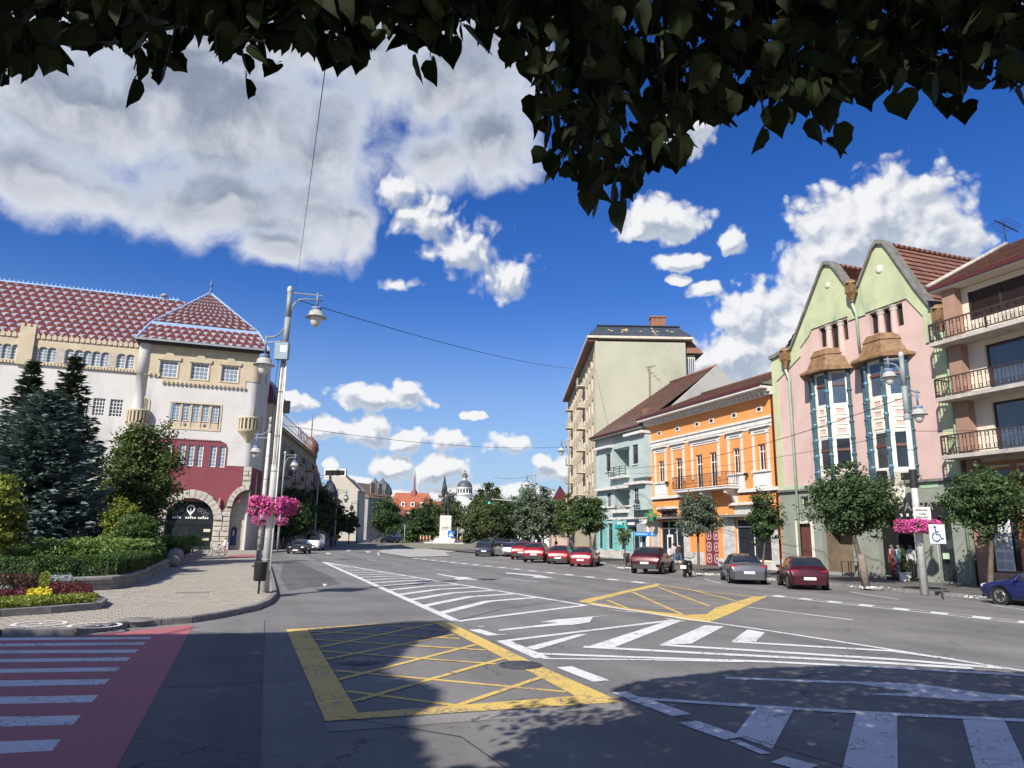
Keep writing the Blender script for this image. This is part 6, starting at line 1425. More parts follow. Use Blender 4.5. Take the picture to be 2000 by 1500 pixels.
conifer('blue_spruce', 'broad blue-grey spruce filling the left of the garden', (b.x - .2, b.y, .1), hb + .4, 4.4, LEAF_BS, 42, 22, .42, .2, None, .52, .0, .22)
b = at(12, 1040, 46); conifer('dark_spruce', 'dark pointed spruce, left of the pair behind the blue one', (b.x, b.y, .1), at(55, 702, 46).z, 4.6, LEAF_SP, 40, 17, .5, .14, 'dark spruces behind the blue one', .95)
b = at(98, 1040, 45); conifer('dark_spruce', 'dark pointed spruce, right of the pair behind the blue one', (b.x, b.y, .1), at(138, 694, 45).z, 4.8, LEAF_SP, 40, 17, .5, .14, 'dark spruces behind the blue one', .95)
leafy('garden_tree', 'rounded leafy green tree between blue spruce and palace arch', None, (200, 828, 342, 1075), 44, None, mat=LEAF_MG, k=190, per=46, leaf=.2, cs=.42, z0=.1)
leafy('garden_shrub', 'yellow-green leafy shrub at the left frame edge', None, (-60, 930, 44, 1100), 30, 'garden shrubs', mat=LEAF_YG, k=90, per=34, leaf=.14, cat='shrub', z0=.1)
leafy('garden_shrub', 'bright yellow-green shrub below the leafy garden tree', None, (206, 978, 268, 1072), 36, 'garden shrubs', mat=LEAF_YG, k=60, per=30, leaf=.13, cat='shrub', z0=.1)
leafy('garden_shrub', 'clipped dark green round shrub beside the yellow-green shrub', None, (228, 1004, 312, 1082), 35, 'garden shrubs', mat=LEAF_HG, k=110, per=44, leaf=.10, cat='shrub', z0=.1)
# ---------------------------------------------------------------- raised garden bed with hedge
wl_ = [(-60, 1160), (61, 1156), (128, 1157), (216, 1152), (252, 1146), (280, 1135), (308, 1119), (332, 1107)]
WLp = [G(*p, PH) for p in wl_]
T = thing('garden_wall', 'low rounded concrete wall edging the hedge garden', 'wall', (WLp[3].x, WLp[3].y, PH)); o_ = Vector((WLp[3].x, WLp[3].y, PH))
CONC = M('garden_concrete', (.24, .225, .20), .9, .2, 3, .3, 25, stain=((.10, .10, .095), 2, .6))
for a, b_ in zip(WLp, WLp[1:]):
    n = max(1, round((b_ - a).length / 2.2))
    for i in range(n):
        p, q = a.lerp(b_, i / n) - o_, a.lerp(b_, (i + 1) / n) - o_; d = (q - p).normalized(); nn = Vector((-d.y, d.x, 0)); p = p + d * .008; q = q - d * .008
        prof = [(0, 0), (0, .16), (.05, .2), (.05, .3), (-.03, .36), (.0, .43), (.12, .46), (.34, .46), (.38, .40), (.38, 0)]
        V = [(x.x + nn.x * s, x.y + nn.y * s, z) for x in (p, q) for s, z in prof]; k = len(prof)
        MB().add(V, [(i_, k + i_, k + i_ + 1, i_ + 1) for i_ in range(k - 1)] + [tuple(range(k)), tuple(range(2 * k - 1, k - 1, -1))]).build('wall_block', CONC, T)
e = WLp[-1] - o_; MB().sphere((e.x + .1, e.y + .1, .3), .42, .42, .34, 12, 8).build('end_stone', CONC, T)
s2_ = G(340, 1102, PH); MB().lathe([(.5, 0), (.5, .45), (.46, .7), (.3, .9), (.02, .98)], (0, 0, 0), 14).build('bollard', M('pinkish_concrete', (.33, .28, .25), .9, .15, 3, .3, 20)).location = (s2_.x, s2_.y, PH)
tag(bpy.data.objects['bollard'], 'squat domed stone bollard at the end of the garden wall', 'bollard')
w2 = [G(350, 1103, PH), G(372, 1092, PH), G(392, 1083, PH)]; T2 = thing('garden_wall', 'second low wall edging the hedge beyond the stone bollard', 'wall', (w2[0].x, w2[0].y, PH))
for a, b_ in zip(w2, w2[1:]): a, b_ = a - w2[0], b_ - w2[0]; MB().bar((a.x, a.y, .2), (b_.x, b_.y, .2), .35, .4).build('wall_block', CONC, T2)
soil = [WLp[0] + Vector((-6, .5, 0))] + [p + Vector((-.25, .3, 0)) for p in WLp] + [w2[2] + Vector((-.6, 0, 0)), Vector((-45, 72, 0)), Vector((-45, 30, 0))]
tag(sheet('garden_soil', soil, PH + .12, M('soil', (.06, .05, .03), .95, .3, 3, .5, 20)), kind='structure')
def hedge(name, label, path, w, h, mat, n, leaf, z0=.25):
    o = path[0]; T = thing(name, label, 'hedge', (o.x, o.y, z0)); P = []; N = []; core = MB()
    L = sum((b_ - a).length for a, b_ in zip(path, path[1:]))
    for a, b_ in zip(path, path[1:]):
        d = (b_ - a); l = d.length; d.normalize(); nn = Vector((-d.y, d.x, 0)); m = int(n * l / L); s = RNG.uniform(-.15, l + .15, m); f = RNG.uniform(0, 1, m)
        per_ = 2 * h + w; k = f * per_; lump = .05 * np.sin(s * 3.1) + .04 * np.sin(s * 7.3 + 1)
        off = np.where(k < h, 0, np.where(k < h + w, k - h, w)); z = np.where(k < h, k, np.where(k < h + w, h + lump, h - (k - h - w)))
        nx = np.where(k < h, -1., np.where(k < h + w, 0., 1.)); nz = np.where((k >= h) & (k < h + w), 1., 0.25)
        p = np.stack([a.x - o.x + d.x * s + nn.x * (off + nx * lump), a.y - o.y + d.y * s + nn.y * (off + nx * lump), z], 1) + RNG.normal(size=(m, 3)) * .018
        P.append(p); N.append(np.stack([nn.x * nx, nn.y * nx, nz], 1))
        q = [a - o + nn * .07 - d * .1, b_ - o + nn * .07 + d * .1, b_ - o + nn * (w - .07) + d * .1, a - o + nn * (w - .07) - d * .1]
        core.add([(x.x, x.y, z_) for z_ in (0, h - .07) for x in q], [(4, 5, 6, 7), (0, 1, 5, 4), (1, 2, 6, 5), (2, 3, 7, 6), (3, 0, 4, 7)])
    core.build('dark_core', M('hedge_core', (.018, .03, .010), .95, .3, 8, 0), T); quads('foliage', leaf_quads(np.concatenate(P), leaf, np.concatenate(N) * 1.2), mat, T)  # solid dark box added inside so gaps between leaves read dark
hp = [p + Vector((-.35, .55, 0)) for p in (WLp[0] + Vector((-3, 0, 0)), WLp[1], WLp[3], WLp[4], WLp[5], WLp[6], WLp[7] + Vector((.3, -1.2, 0)))]
hedge('clipped_hedge', 'long clipped dark green hedge along the low garden wall', hp, 1.3, .92, LEAF_HG, 52000, .075)
hedge('clipped_hedge', 'short bright clipped hedge beyond the stone bollard', [p + Vector((-.9, .2, 0)) for p in w2], 1.5, 1.35, LEAF_HG, 7000, .11)
def juniper(label, px, Y, rx, h, seed):
    c = at(px[0], px[1], Y); T = thing('spreading_juniper', label, 'shrub', (c.x, c.y, .25), 0, 'spreading junipers over the hedge'); V = []
    for i in range(120):
        a = RNG.uniform(0, 6.28); L = rx * RNG.uniform(.5, 1.0); d = np.array([math.cos(a), math.sin(a) * .7, 0]); m = 26; s = np.linspace(.1, 1, m)
        pt = d * (s * L)[:, None]; pt[:, 2] = h * RNG.uniform(.55, 1.0) * np.sin(s * 1.75) ** .8
        for q in range(3):
            o = pt + RNG.normal(size=(m, 3)) * np.array([.14, .14, .06]); dd = unit(d + RNG.normal(size=(m, 3)) * .35); nn = unit(RNG.normal(size=(m, 3)) * .4 + np.array([0, 0, 1])); ss = unit(np.cross(nn, dd)); Lq = RNG.uniform(.12, .26, (m, 1))
            V.append(np.stack([o - dd * Lq * .5, o + ss * Lq * .16, o + dd * Lq * .6, o - ss * Lq * .16], 1))
    quads('foliage', np.concatenate(V), LEAF_JN, T)
    MB().tube([(0, 0, -.1), (.05, .02, h * .5)], [.08, .04], 6).build('stem', BARK, T)
juniper('flat feathery juniper mound behind the long hedge', (165, 1100), 33.0, 3.2, 1.5, 1); juniper('smaller feathery juniper mound at the left behind the hedge', (70, 1110), 32, 2.4, 1.05, 2)
juniper('juniper mound above the short hedge by the palace door', (322, 1085), 46, 2.6, 1.6, 3); juniper('pale green juniper between hedge and round shrub', (215, 1095), 35, 2.2, 1.5, 4)
# ---------------------------------------------------------------- flower bed
fb = [(-80, 1212), (0, 1206), (100, 1199), (196, 1190.5), (209, 1180), (196, 1174), (172, 1160), (60, 1160), (-80, 1168)]
FBp = [G(*p, PH) for p in fb]; c0 = FBp[3]; T = thing('flower_bed', 'kerbed bed of dark red, silver, yellow and green bedding plants', 'flower bed', (c0.x, c0.y, PH))
cen = sum((p for p in FBp), Vector()) / len(FBp)
for i in range(4):
    a, b_ = FBp[i], FBp[i + 1]; n = max(1, round((b_ - a).length / 1.0))
    for k in range(n):
        p, q = a.lerp(b_, k / n) - c0, a.lerp(b_, (k + 1) / n) - c0; d = (q - p).normalized(); nn = Vector((-d.y, d.x, 0)) * .24; p = p + d * .006; q = q - d * .006
        MB().add([(x.x, x.y, z) for z in (0, .17) for x in (p, q, q + nn, p + nn)], [(4, 5, 6, 7), (0, 1, 5, 4), (1, 2, 6, 5), (2, 3, 7, 6), (3, 0, 4, 7)]).build('kerb_stone', KERB, T)
s = sheet('bed_soil', [p - c0 for p in FBp], .14, MATS['soil'], T)
def plants(name, px, mat, n, h, leaf, up=.9):
    pl = [G(*p, PH) - c0 for p in px]; P = []; x0, x1 = min(p.x for p in pl), max(p.x for p in pl); y0, y1 = min(p.y for p in pl), max(p.y for p in pl); L2 = [(p.x, p.y) for p in pl]
    while len(P) < n:
        q = (RNG.uniform(x0, x1), RNG.uniform(y0, y1))
        if inside(q, L2): P.append((q[0], q[1], .15 + h * RNG.uniform(.1, 1.0)))
    tag(quads(name, leaf_quads(np.array(P), leaf, np.array([0, 0, up])), mat, T), kind='stuff')
plants('green_edging', [(-80, 1210), (0, 1203), (100, 1196), (186, 1188), (190, 1180), (120, 1182), (0, 1190), (-80, 1196)], LEAF_YG, 5000, .18, .07)
plants('red_foliage', [(-80, 1194), (0, 1188), (50, 1186), (50, 1176), (-80, 1182)], leafmat('red_foliage', (.05, .008, .015), (.14, .02, .035)), 1500, .26, .08); plants('red_foliage', [(92, 1180), (182, 1178), (170, 1168), (110, 1160), (92, 1164)], MATS['red_foliage'], 2400, .3, .08)
plants('dark_foliage', [(-80, 1172), (0, 1176), (70, 1172), (72, 1158), (0, 1160), (-80, 1166)], leafmat('dark_red_foliage', (.018, .012, .010), (.07, .025, .025)), 3000, .5, .1)
plants('silver_foliage', [(92, 1164), (140, 1163), (134, 1154), (95, 1156)], leafmat('silver_foliage', (.22, .26, .27), (.42, .46, .48)), 1500, .4, .09); plants('silver_foliage', [(-40, 1178), (22, 1176), (20, 1166), (-40, 1168)], MATS['silver_foliage'], 900, .3, .08)
plants('yellow_flowers', [(45, 1190), (98, 1186), (92, 1172), (50, 1178)], leafmat('yellow_flower', (.55, .45, .02), (.75, .62, .05)), 900, .26, .07); plants('yellow_flowers', [(72, 1176), (92, 1172), (92, 1155), (74, 1158)], LEAF_YG, 900, .5, .09)
# ---------------------------------------------------------------- lime tree over the camera
T = thing('lime_tree', 'lime tree whose dark leafy branches hang over the top of the view', 'tree', (3.4, -2.6, .1))
TB = Vector((3.4, -2.6, .1))
bot = [(-120, 170), (0, 185), (40, 140), (100, 150), (160, 95), (215, 100), (260, 130), (330, 140), (380, 60), (430, 110), (480, 130), (560, 110), (600, 90), (640, 130), (700, 120), (733, 90), (738, 5), (752, 5), (760, 80), (800, 110), (850, 110), (890, 110), (930, 70), (985, 130), (1030, 150), (1050, 210), (1065, 330), (1110, 375), (1150, 400), (1200, 390), (1245, 380), (1300, 350), (1330, 320), (1345, 255), (1400, 240), (1440, 230), (1500, 200), (1560, 210), (1620, 235), (1640, 200), (1700, 160), (1760, 180), (1850, 190), (1890, 200), (1920, 130), (1960, 170), (2000, 180), (2120, 190)]
def ybot(x):
    for (a, ya), (b_, yb) in zip(bot, bot[1:]):
        if a <= x <= b_: return ya + (yb - ya) * (x - a) / (b_ - a)
    return 150
half = [(0, 0), (.20, -.07), (.37, .02), (.46, .2), (.47, .4), (.40, .6), (.28, .78), (.13, .93), (0, 1.16)]
def lime_leaf(rough):
    b = MB()
    for s in (-1, 1):
        V = [(0, 0, 0)] ; pts = []
        for i, (x, y) in enumerate(half):
            jx = x * (1 + (.05 if i % 2 else -.05) * rough) if 0 < i < 8 else x; pts.append((s * jx, -y, abs(jx) * .32 + .10 * (y - .4) ** 2))
        mid = [(0, -half[i][1] if i not in (1,) else 0, .10 * (half[i][1] - .4) ** 2) for i in range(9)]
        o = len(b.v); b.v += pts + mid
        for i in range(8):
            f = (o + i, o + i + 1, o + 10 + i, o + 9 + i); b.f.append(f if s > 0 else f[::-1]); b.m.append(0); b.smooth.append(True)
    b.tube([(0, 0, .016), (0, .25, .03), (.02, .42, -.02)], .013, 4); return b
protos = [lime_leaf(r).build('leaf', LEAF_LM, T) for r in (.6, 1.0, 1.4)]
rnd = random.Random(5)
def leaf_mat(px, py, Y, size, tilt, yaw, roll):
    c = at(px, py, Y) - TB
    return Matrix.Translation(c) @ Matrix.Rotation(yaw, 4, 'Z') @ Matrix.Rotation(math.pi / 2 + tilt, 4, 'X') @ Matrix.Rotation(roll, 4, 'Y') @ Matrix.Diagonal((size * (.72 + .45 * abs(math.sin(px * 7.1 + py))), size * (.85 + .3 * abs(math.cos(py * 3.7))), size * (.4 + 2.2 * abs(math.sin(px * 3.3))), 1))
leaves = []
hang = [(262, 165), (480, 165), (325, 150), (540, 140), (845, 130), (812, 118), (470, 118), (275, 120), (1172, 395), (1212, 405), (1150, 380), (1120, 350), (1300, 320), (1068, 310), (1490, 262), (1512, 220), (1610, 290), (1632, 255), (1560, 215), (1595, 240), (1880, 215), (1850, 205), (1755, 195), (1690, 175), (1982, 190), (1960, 150), (30, 120), (8, 140), (100, 110), (180, 70), (640, 120), (700, 110), (725, 80), (880, 90), (1010, 110), (1045, 200), (1325, 280), (1410, 235), (1400, 200), (1440, 215)]
for x, y in hang: leaves.append((x, y - 12, rnd.uniform(2.1, 2.7), rnd.uniform(.085, .105), rnd.uniform(-.8, .6), rnd.uniform(-1.3, 1.3), rnd.uniform(-.95, .95)))
while len(leaves) < 4600:
    x = rnd.uniform(-110, 2110); yb = ybot(x); y = rnd.uniform(-170, max(-20, yb - 30))
    if 732 < x < 756 and y > -40 and rnd.random() < .9: continue
    if x < 1010 and y > 10 and rnd.random() < .42: continue
    Y = rnd.uniform(2.1, 3.9); leaves.append((x, y, Y, rnd.uniform(.07, .108), rnd.uniform(-1.25, .9), rnd.uniform(-2.6, 2.6), rnd.gauss(0, .75)))
leaves = leaves[:len(hang)] + sorted(leaves[len(hang):], key=lambda q: (q[1] < -10, q[2]))
for i, q in enumerate(leaves[:300]):
    o = protos[i] if i < 3 else bpy.data.objects.new('leaf', protos[i % 3].data)
    if i >= 3: COL.objects.link(o); o.parent = T
    o.matrix_local = leaf_mat(*q)
b = MB()
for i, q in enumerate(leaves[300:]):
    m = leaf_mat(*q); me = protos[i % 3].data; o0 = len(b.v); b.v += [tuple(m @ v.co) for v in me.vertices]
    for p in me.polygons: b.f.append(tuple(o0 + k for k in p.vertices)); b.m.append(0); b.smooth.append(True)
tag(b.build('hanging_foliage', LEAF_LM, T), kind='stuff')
# twigs reaching into the hanging sprays
for x, y in hang[::2] + [(1180, 250), (600, 0), (300, -20), (1500, 60), (1800, 40), (60, 0), (900, 0)]:
    e = at(x, y - 30, 2.5) - TB; s_ = at(x + (40 if x < 1200 else -40), min(-90, y - 260), 2.9) - TB; m = s_.lerp(e, .55) + Vector((.03, 0, .05)); MB().tube([s_, m, e], [.012, .007, .003], 5).build('twig', BARK, T)
trunk(T, 3.4, .26, 4.2, 4.5, 9, BARK)
for ex in (-3.6, -1.4, .6, 2.2, 3.8): MB().tube([(0, 0, 3.2), (ex * .4 - 1.2, 2.0, 4.6), (ex - 3.0, 4.6, 5.2)], [.12, .08, .02], 6).build('limb', BARK, T)
# shade crowns: leaves between the sun and the shaded parts of the road, all out of the picture
SH_L = [(-400, 1246), (380, 1239), (560, 1235), (700, 1223), (800, 1214), (868, 1213), (888, 1226), (872, 1240), (818, 1252), (790, 1272), (768, 1292), (742, 1312), (800, 1330), (858, 1345), (858, 1372), (826, 1386), (795, 1412), (812, 1445), (835, 1475), (845, 1560), (-400, 1560)]
SH_R = [(1200, 1346), (1240, 1332), (1395, 1313), (1480, 1305), (1670, 1300), (2100, 1317), (2100, 1560), (850, 1560), (890, 1496), (1000, 1502), (960, 1472), (1060, 1457), (1010, 1432), (1180, 1412), (1262, 1396), (1215, 1366)]
hd = Vector((ldir.x, ldir.y, 0)) / -ldir.z
def crown_for(polypx, n, zmin, zmax):
    pl = [G(*p) for p in polypx]; L2 = [(p.x, p.y) for p in pl]; x0, x1 = min(p.x for p in pl), max(p.x for p in pl); y0, y1 = min(p.y for p in pl), max(p.y for p in pl); P = []; tries = 0
    while len(P) < n and tries < n * 40:
        tries += 1; gx, gy = rnd.uniform(x0, x1), rnd.uniform(y0, y1)
        if not inside((gx, gy), L2): continue
        for _ in range(6):
            z = rnd.uniform(zmin, zmax); p = Vector((gx, gy, 0)) - hd * z; p.z = z; d = p - CAM; k = d.dot(_f)
            if k > .1:
                X, Yp = 1000 + FPX * d.dot(_r) / k, 750 - FPX * d.dot(_u) / k
                if -160 < X < 2160 and Yp > -160: continue
            P.append((p.x, p.y, p.z)); break
    return np.array(P)
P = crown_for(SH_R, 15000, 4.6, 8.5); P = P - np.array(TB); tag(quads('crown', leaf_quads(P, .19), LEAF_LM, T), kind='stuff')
# roof of the same crown above the camera
P = np.stack([RNG.uniform(-5.5, 7.5, 17000), RNG.uniform(-7.5, 1.6, 17000), RNG.uniform(4.7, 8.6, 17000)], 1)
gx = P[:, 0] + hd.x * P[:, 2]; gy = P[:, 1] + hd.y * P[:, 2]; Rl = [(p.x, p.y) for p in (G(*q) for q in SH_R)]; Ll = [(p.x, p.y) for p in (G(*q) for q in SH_L)]
keep = np.array([(y < 7.3) or inside((x, y), Rl) or inside((x, y), Ll) for x, y in zip(gx, gy)]); P = P[keep]
vis = np.array([not ((Vector(p) - CAM).dot(_f) > .1 and -100 < 1000 + FPX * (Vector(p) - CAM).dot(_r) / (Vector(p) - CAM).dot(_f) < 2100 and 750 - FPX * (Vector(p) - CAM).dot(_u) / (Vector(p) - CAM).dot(_f) > -120) for p in P])
tag(quads('crown', leaf_quads(P[vis] - np.array(TB), .2), LEAF_LM, T), kind='stuff')
T = thing('lime_tree', 'tall lime tree outside the left of the view shading the crossing', 'tree', (-13.5, .5, .1)); trunk(T, 5.5, .35, 5, 9, 10, BARK)
P = crown_for(SH_L, 34000, 8.0, 16.5); tag(quads('crown', leaf_quads(P - np.array([-13.5, .5, .1]), .27), LEAF_LM, T), kind='stuff')
# ================================================================ VEHICLES
random.seed(5)
def carpaint(name, col, metal=.35): return M(name, col, .32, .05, 3, 0, metal=metal, spec=.5, coat=.55)
TYRE = M('tyre_rubber', (.018, .018, .019), .85, .2, 8, .2, 40); RIM = M('alloy_rim', (.42, .43, .44), .35, .1, 6, 0, metal=.8); CGLASS = glassmat('car_glass', (.018, .022, .026), .04, .9)
TAIL = M('tail_lamp', (.35, .012, .02), .2, .2, 8, 0, spec=.6); HEADL = M('head_lamp', (.65, .66, .66), .12, .1, 8, 0, spec=.8); PLATE = M('number_plate', (.78, .78, .78), .4, .05, 4, 0); TRIMB = M('bumper_plastic', (.03, .031, .033), .6, .15, 8, 0)
SHAPES = {   # station: share of length from the rear, sill z, belt z, top z, half width (share), top half width (share)
 'hatch': [(0, .42, .60, .63, .84, .80), (.012, .30, .80, .84, .93, .88), (.03, .22, .90, .94, .97, .90), (.06, .2, .92, 1.06, .985, .84), (.10, .2, .93, 1.24, 1, .78), (.16, .2, .93, 1.40, 1, .72), (.28, .2, .92, 1.455, 1, .70), (.45, .2, .91, 1.46, 1, .69), (.56, .2, .90, 1.42, 1, .69), (.66, .2, .90, 1.20, 1, .76), (.745, .2, .90, .97, .99, .86), (.86, .2, .83, .88, .97, .82), (.95, .24, .70, .74, .92, .76), (.985, .3, .6, .63, .84, .70), (1, .4, .52, .54, .76, .64)],
 'sedan': [(0, .44, .62, .65, .82, .78), (.012, .3, .84, .88, .93, .86), (.028, .22, .97, 1.0, .97, .88), (.06, .2, .98, 1.04, .985, .86), (.145, .2, .97, 1.06, 1, .85), (.19, .2, .95, 1.16, 1, .80), (.27, .2, .94, 1.36, 1, .72), (.36, .2, .92, 1.455, 1, .68), (.48, .2, .91, 1.47, 1, .68), (.57, .2, .90, 1.42, 1, .69), (.655, .2, .89, 1.20, 1, .76), (.735, .2, .88, .96, .99, .86), (.86, .2, .82, .86, .97, .82), (.95, .24, .70, .74, .92, .76), (.985, .3, .6, .63, .84, .70), (1, .4, .52, .54, .76, .64)],
 'wagon': [(0, .42, .62, .65, .84, .80), (.012, .3, .86, .90, .93, .88), (.03, .22, .93, .98, .97, .9), (.05, .2, .94, 1.14, .985, .82), (.085, .2, .94, 1.34, 1, .75), (.13, .2, .94, 1.42, 1, .72), (.28, .2, .93, 1.46, 1, .70), (.46, .2, .92, 1.47, 1, .69), (.57, .2, .90, 1.42, 1, .69), (.66, .2, .90, 1.20, 1, .76), (.74, .2, .88, .96, .99, .86), (.86, .2, .82, .86, .97, .82), (.95, .24, .70, .74, .92, .76), (.985, .3, .6, .63, .84, .70), (1, .4, .52, .54, .76, .64)],
 'suv': [(0, .55, .74, .78, .86, .82), (.012, .42, .95, 1.0, .94, .88), (.03, .32, 1.05, 1.10, .97, .90), (.06, .3, 1.08, 1.26, .985, .83), (.10, .3, 1.08, 1.46, 1, .76), (.15, .3, 1.08, 1.58, 1, .72), (.28, .3, 1.06, 1.645, 1, .70), (.45, .3, 1.04, 1.65, 1, .70), (.56, .3, 1.03, 1.60, 1, .70), (.66, .3, 1.02, 1.36, 1, .77), (.745, .3, 1.01, 1.09, .99, .86), (.86, .3, .95, 1.0, .97, .82), (.95, .34, .82, .86, .92, .76), (.985, .42, .7, .73, .85, .70), (1, .5, .62, .64, .78, .64)],
 'van': [(0, .40, 1.0, 1.2, .95, .90), (.008, .3, 1.08, 1.8, .98, .88), (.02, .26, 1.1, 1.93, 1, .86), (.2, .25, 1.1, 1.97, 1, .86), (.5, .25, 1.1, 1.98, 1, .86), (.68, .25, 1.1, 1.95, 1, .85), (.76, .25, 1.1, 1.72, 1, .84), (.86, .25, 1.08, 1.22, .99, .88), (.95, .28, .98, 1.06, .95, .84), (.985, .34, .8, .84, .88, .76), (1, .42, .62, .64, .80, .70)]}
CABIN = {'hatch': (3, 5, 8, 10), 'sedan': (4, 7, 9, 11), 'wagon': (2, 5, 8, 10), 'suv': (3, 5, 8, 10), 'van': (1, 2, 5, 7)}
AXLE = {'hatch': (.18, .815), 'sedan': (.20, .80), 'wagon': (.2, .805), 'suv': (.18, .815), 'van': (.19, .80)}
PROTO = {}
def car(label, kind, L, W, paint, pos, az, group=None, scale_h=1.0, plate=False, cat='car', lights='rear', low=TRIMB, rails=False, name='parked_car'):
    T = thing(name, label, cat, (pos[0], pos[1], 0.0), math.atan2(math.cos(az), math.sin(az)), group)
    S = SHAPES[kind]; c0, c1, c2, c3 = CABIN[kind]; w = W / 2; ring = []
    for t, sl, be, tp, hw, ht in S:
        x = -L / 2 + t * L; be *= scale_h; tp *= scale_h; hw *= w; tw = w * ht
        half_ = [(0, sl), (hw * .86, sl), (hw * .965, sl + .10), (hw * .995, (sl + be) * .5 + .03), (hw, be - .14), (hw * .975, be - .02), (min(hw * .955, hw), be), (tw, max(be + .004, tp - .075)), (tw * .88, tp - .02), (tw * .5, tp), (0, tp + .004)]
        ring.append([(x, y, z) for y, z in half_])
    n = len(ring[0]); V = []; idx = {}
    body = MB(); parts = {'rear_window': MB(), 'windscreen': MB(), 'side_window': MB(), 'side_window2': MB()}
    def q(b, pts, sm=True): b.add(pts, [tuple(range(len(pts)))], sm)
    def mir(p): return (p[0], -p[1], p[2])
    bv = [p for r_ in ring for p in r_] + [mir(p) for r_ in ring for p in r_]; bf = []; off = len(ring) * n
    for i in range(len(ring) - 1):
        for k in range(n - 1):
            f = (i * n + k, i * n + k + 1, (i + 1) * n + k + 1, (i + 1) * n + k); g_ = tuple(off + v for v in f[::-1])
            tgt = None
            if k == 6 and c0 + 1 <= i < c3 - 1: tgt = 'side'
            if k >= 7 and c0 <= i < c1: tgt = 'rear_window'
            if k >= 7 and c2 <= i < c3: tgt = 'windscreen'
            if tgt == 'side':
                shr = lambda P_: [tuple(Vector(p).lerp(sum((Vector(a) for a in P_), Vector()) / 4, .05)) for p in P_]
                A = [bv[v] for v in f]; B = [bv[v] for v in g_]; parts['side_window'].add([(x, y + .006, z) for x, y, z in shr(A)], [(0, 1, 2, 3)]); parts['side_window2'].add([(x, y - .006, z) for x, y, z in shr(B)], [(0, 1, 2, 3)])
            elif tgt:
                for F_ in (f, g_):
                    A = [Vector(bv[v]) for v in F_]; nn = (A[1] - A[0]).cross(A[3] - A[0]); nn = nn.normalized() if nn.length > 1e-9 else Vector((0, 0, 1)); parts[tgt].add([tuple(p + nn * .006) for p in A], [(0, 1, 2, 3)], True)
            bf += [f, g_]
    body.add(bv, bf, True); body.add([bv[k] for k in range(n)] + [bv[off + k] for k in range(n)], [tuple(range(n)), tuple(range(2 * n - 1, n - 1, -1))]); body.add([bv[(len(ring) - 1) * n + k] for k in range(n)] + [bv[off + (len(ring) - 1) * n + k] for k in range(n)], [tuple(range(n - 1, -1, -1)), tuple(range(n, 2 * n))])
    body.build('body', paint, T)
    for k, b in parts.items():
        if b.f: b.build(k.rstrip('2'), CGLASS, T)
    rw = .335 if kind in ('suv', 'van') else .31; a0, a1 = AXLE[kind]
    for t in (a0, a1):
        for s in (-1, 1):
            x = -L / 2 + t * L; y = s * (w - .10)
            MB().lathe([(.001, .0), (rw * 1.2, .0), (rw * 1.2, .012)], (0, 0, 0), 20).build('wheel_arch', TYRE, T, (x, s * (w * .997), rw + .03)).rotation_euler = (-s * math.pi / 2, 0, 0)
            wh = MB().lathe([(rw * .62, -.1), (rw * .9, -.105), (rw, -.07), (rw, .07), (rw * .9, .105), (rw * .62, .1)], (0, 0, 0), 22).build('wheel', TYRE, T, (x, y, rw)); wh.rotation_euler = (-s * math.pi / 2, 0, 0)
            rm = MB().lathe([(.001, .07), (rw * .16, .085), (rw * .2, .06)], (0, 0, 0), 12)
            for k in range(5): a = k * 2 * math.pi / 5; rm.bar((.04 * math.cos(a), .04 * math.sin(a), .075), (rw * .62 * math.cos(a), rw * .62 * math.sin(a), .09), .07, .03)
            rm.lathe([(rw * .58, .1), (rw * .66, .115), (rw * .68, .09)], (0, 0, 0), 22); rm.lathe([(.001, .02), (rw * .62, .02)], (0, 0, 0), 16); rm.build('rim', RIM, wh)
    # bumpers, lamps, plates, mirrors
    zb = S[2][1] * 1.0; MB().box(-L / 2 - .02, -L / 2 + .12, -w * .78, w * .78, zb + .02, zb + .26).build('bumper', low, T); MB().box(L / 2 - .14, L / 2 + .015, -w * .66, w * .66, zb + .0, zb + .22).build('bumper', TRIMB, T)
    zl = S[2][2] * scale_h - .13
    for s in (-1, 1):
        x0 = -L / 2 + .012 * L
        MB().add([(x0 - .012, s * w * .60, zl - .12), (x0 + .0, s * w * .90, zl - .12), (x0 + .16, s * w * 1.0, zl - .05), (x0 + .16, s * w * 1.0, zl + .1), (x0 + .01, s * w * .9, zl + .11), (x0 - .0, s * w * .60, zl + .08), (x0 + .12, s * w * .6, zl)],
                 [(0, 1, 4, 5), (1, 2, 3, 4), (5, 4, 3, 6), (0, 6, 2, 1)] if s < 0 else [(5, 4, 1, 0), (4, 3, 2, 1), (6, 3, 4, 5), (1, 2, 6, 0)]).build('tail_light', TAIL, T)
        xf = L / 2 - .05 * L; zh = S[-3][3] * scale_h - .1
        MB().sphere((xf, s * w * .70, zh), .2, .2, .1, 10, 6).build('headlight', HEADL, T)
        xm = -L / 2 + L * (.64 if kind != 'van' else .74); zm_ = S[c3 - 1][2] * scale_h + .06; MB().sphere((xm, s * (w + .09), zm_), .09, .1, .08, 8, 6).box(xm - .03, xm + .03, min(s * w * .93, s * (w + .06)), max(s * w * .93, s * (w + .06)), zm_ - .05, zm_ - .01).build('mirror', TRIMB if kind == 'suv' else paint, T)
    zp = zl - .12 if kind not in ('wagon', 'suv') else zl - .1
    p_ = MB().box(-L / 2 - .035, -L / 2 + .03, -.26, .26, zp - .10 - .1, zp + .02 - .1).build('number_plate', PLATE, T)
    if plate: mk_ = marks('plate_lettering', p_, -.22, .22, 0, 0, .07, 1, BLACKM, 8, .004, len(label)); mk_.location = (-L / 2 - .037, 0, zp - .178); mk_.rotation_euler.z = -math.pi / 2
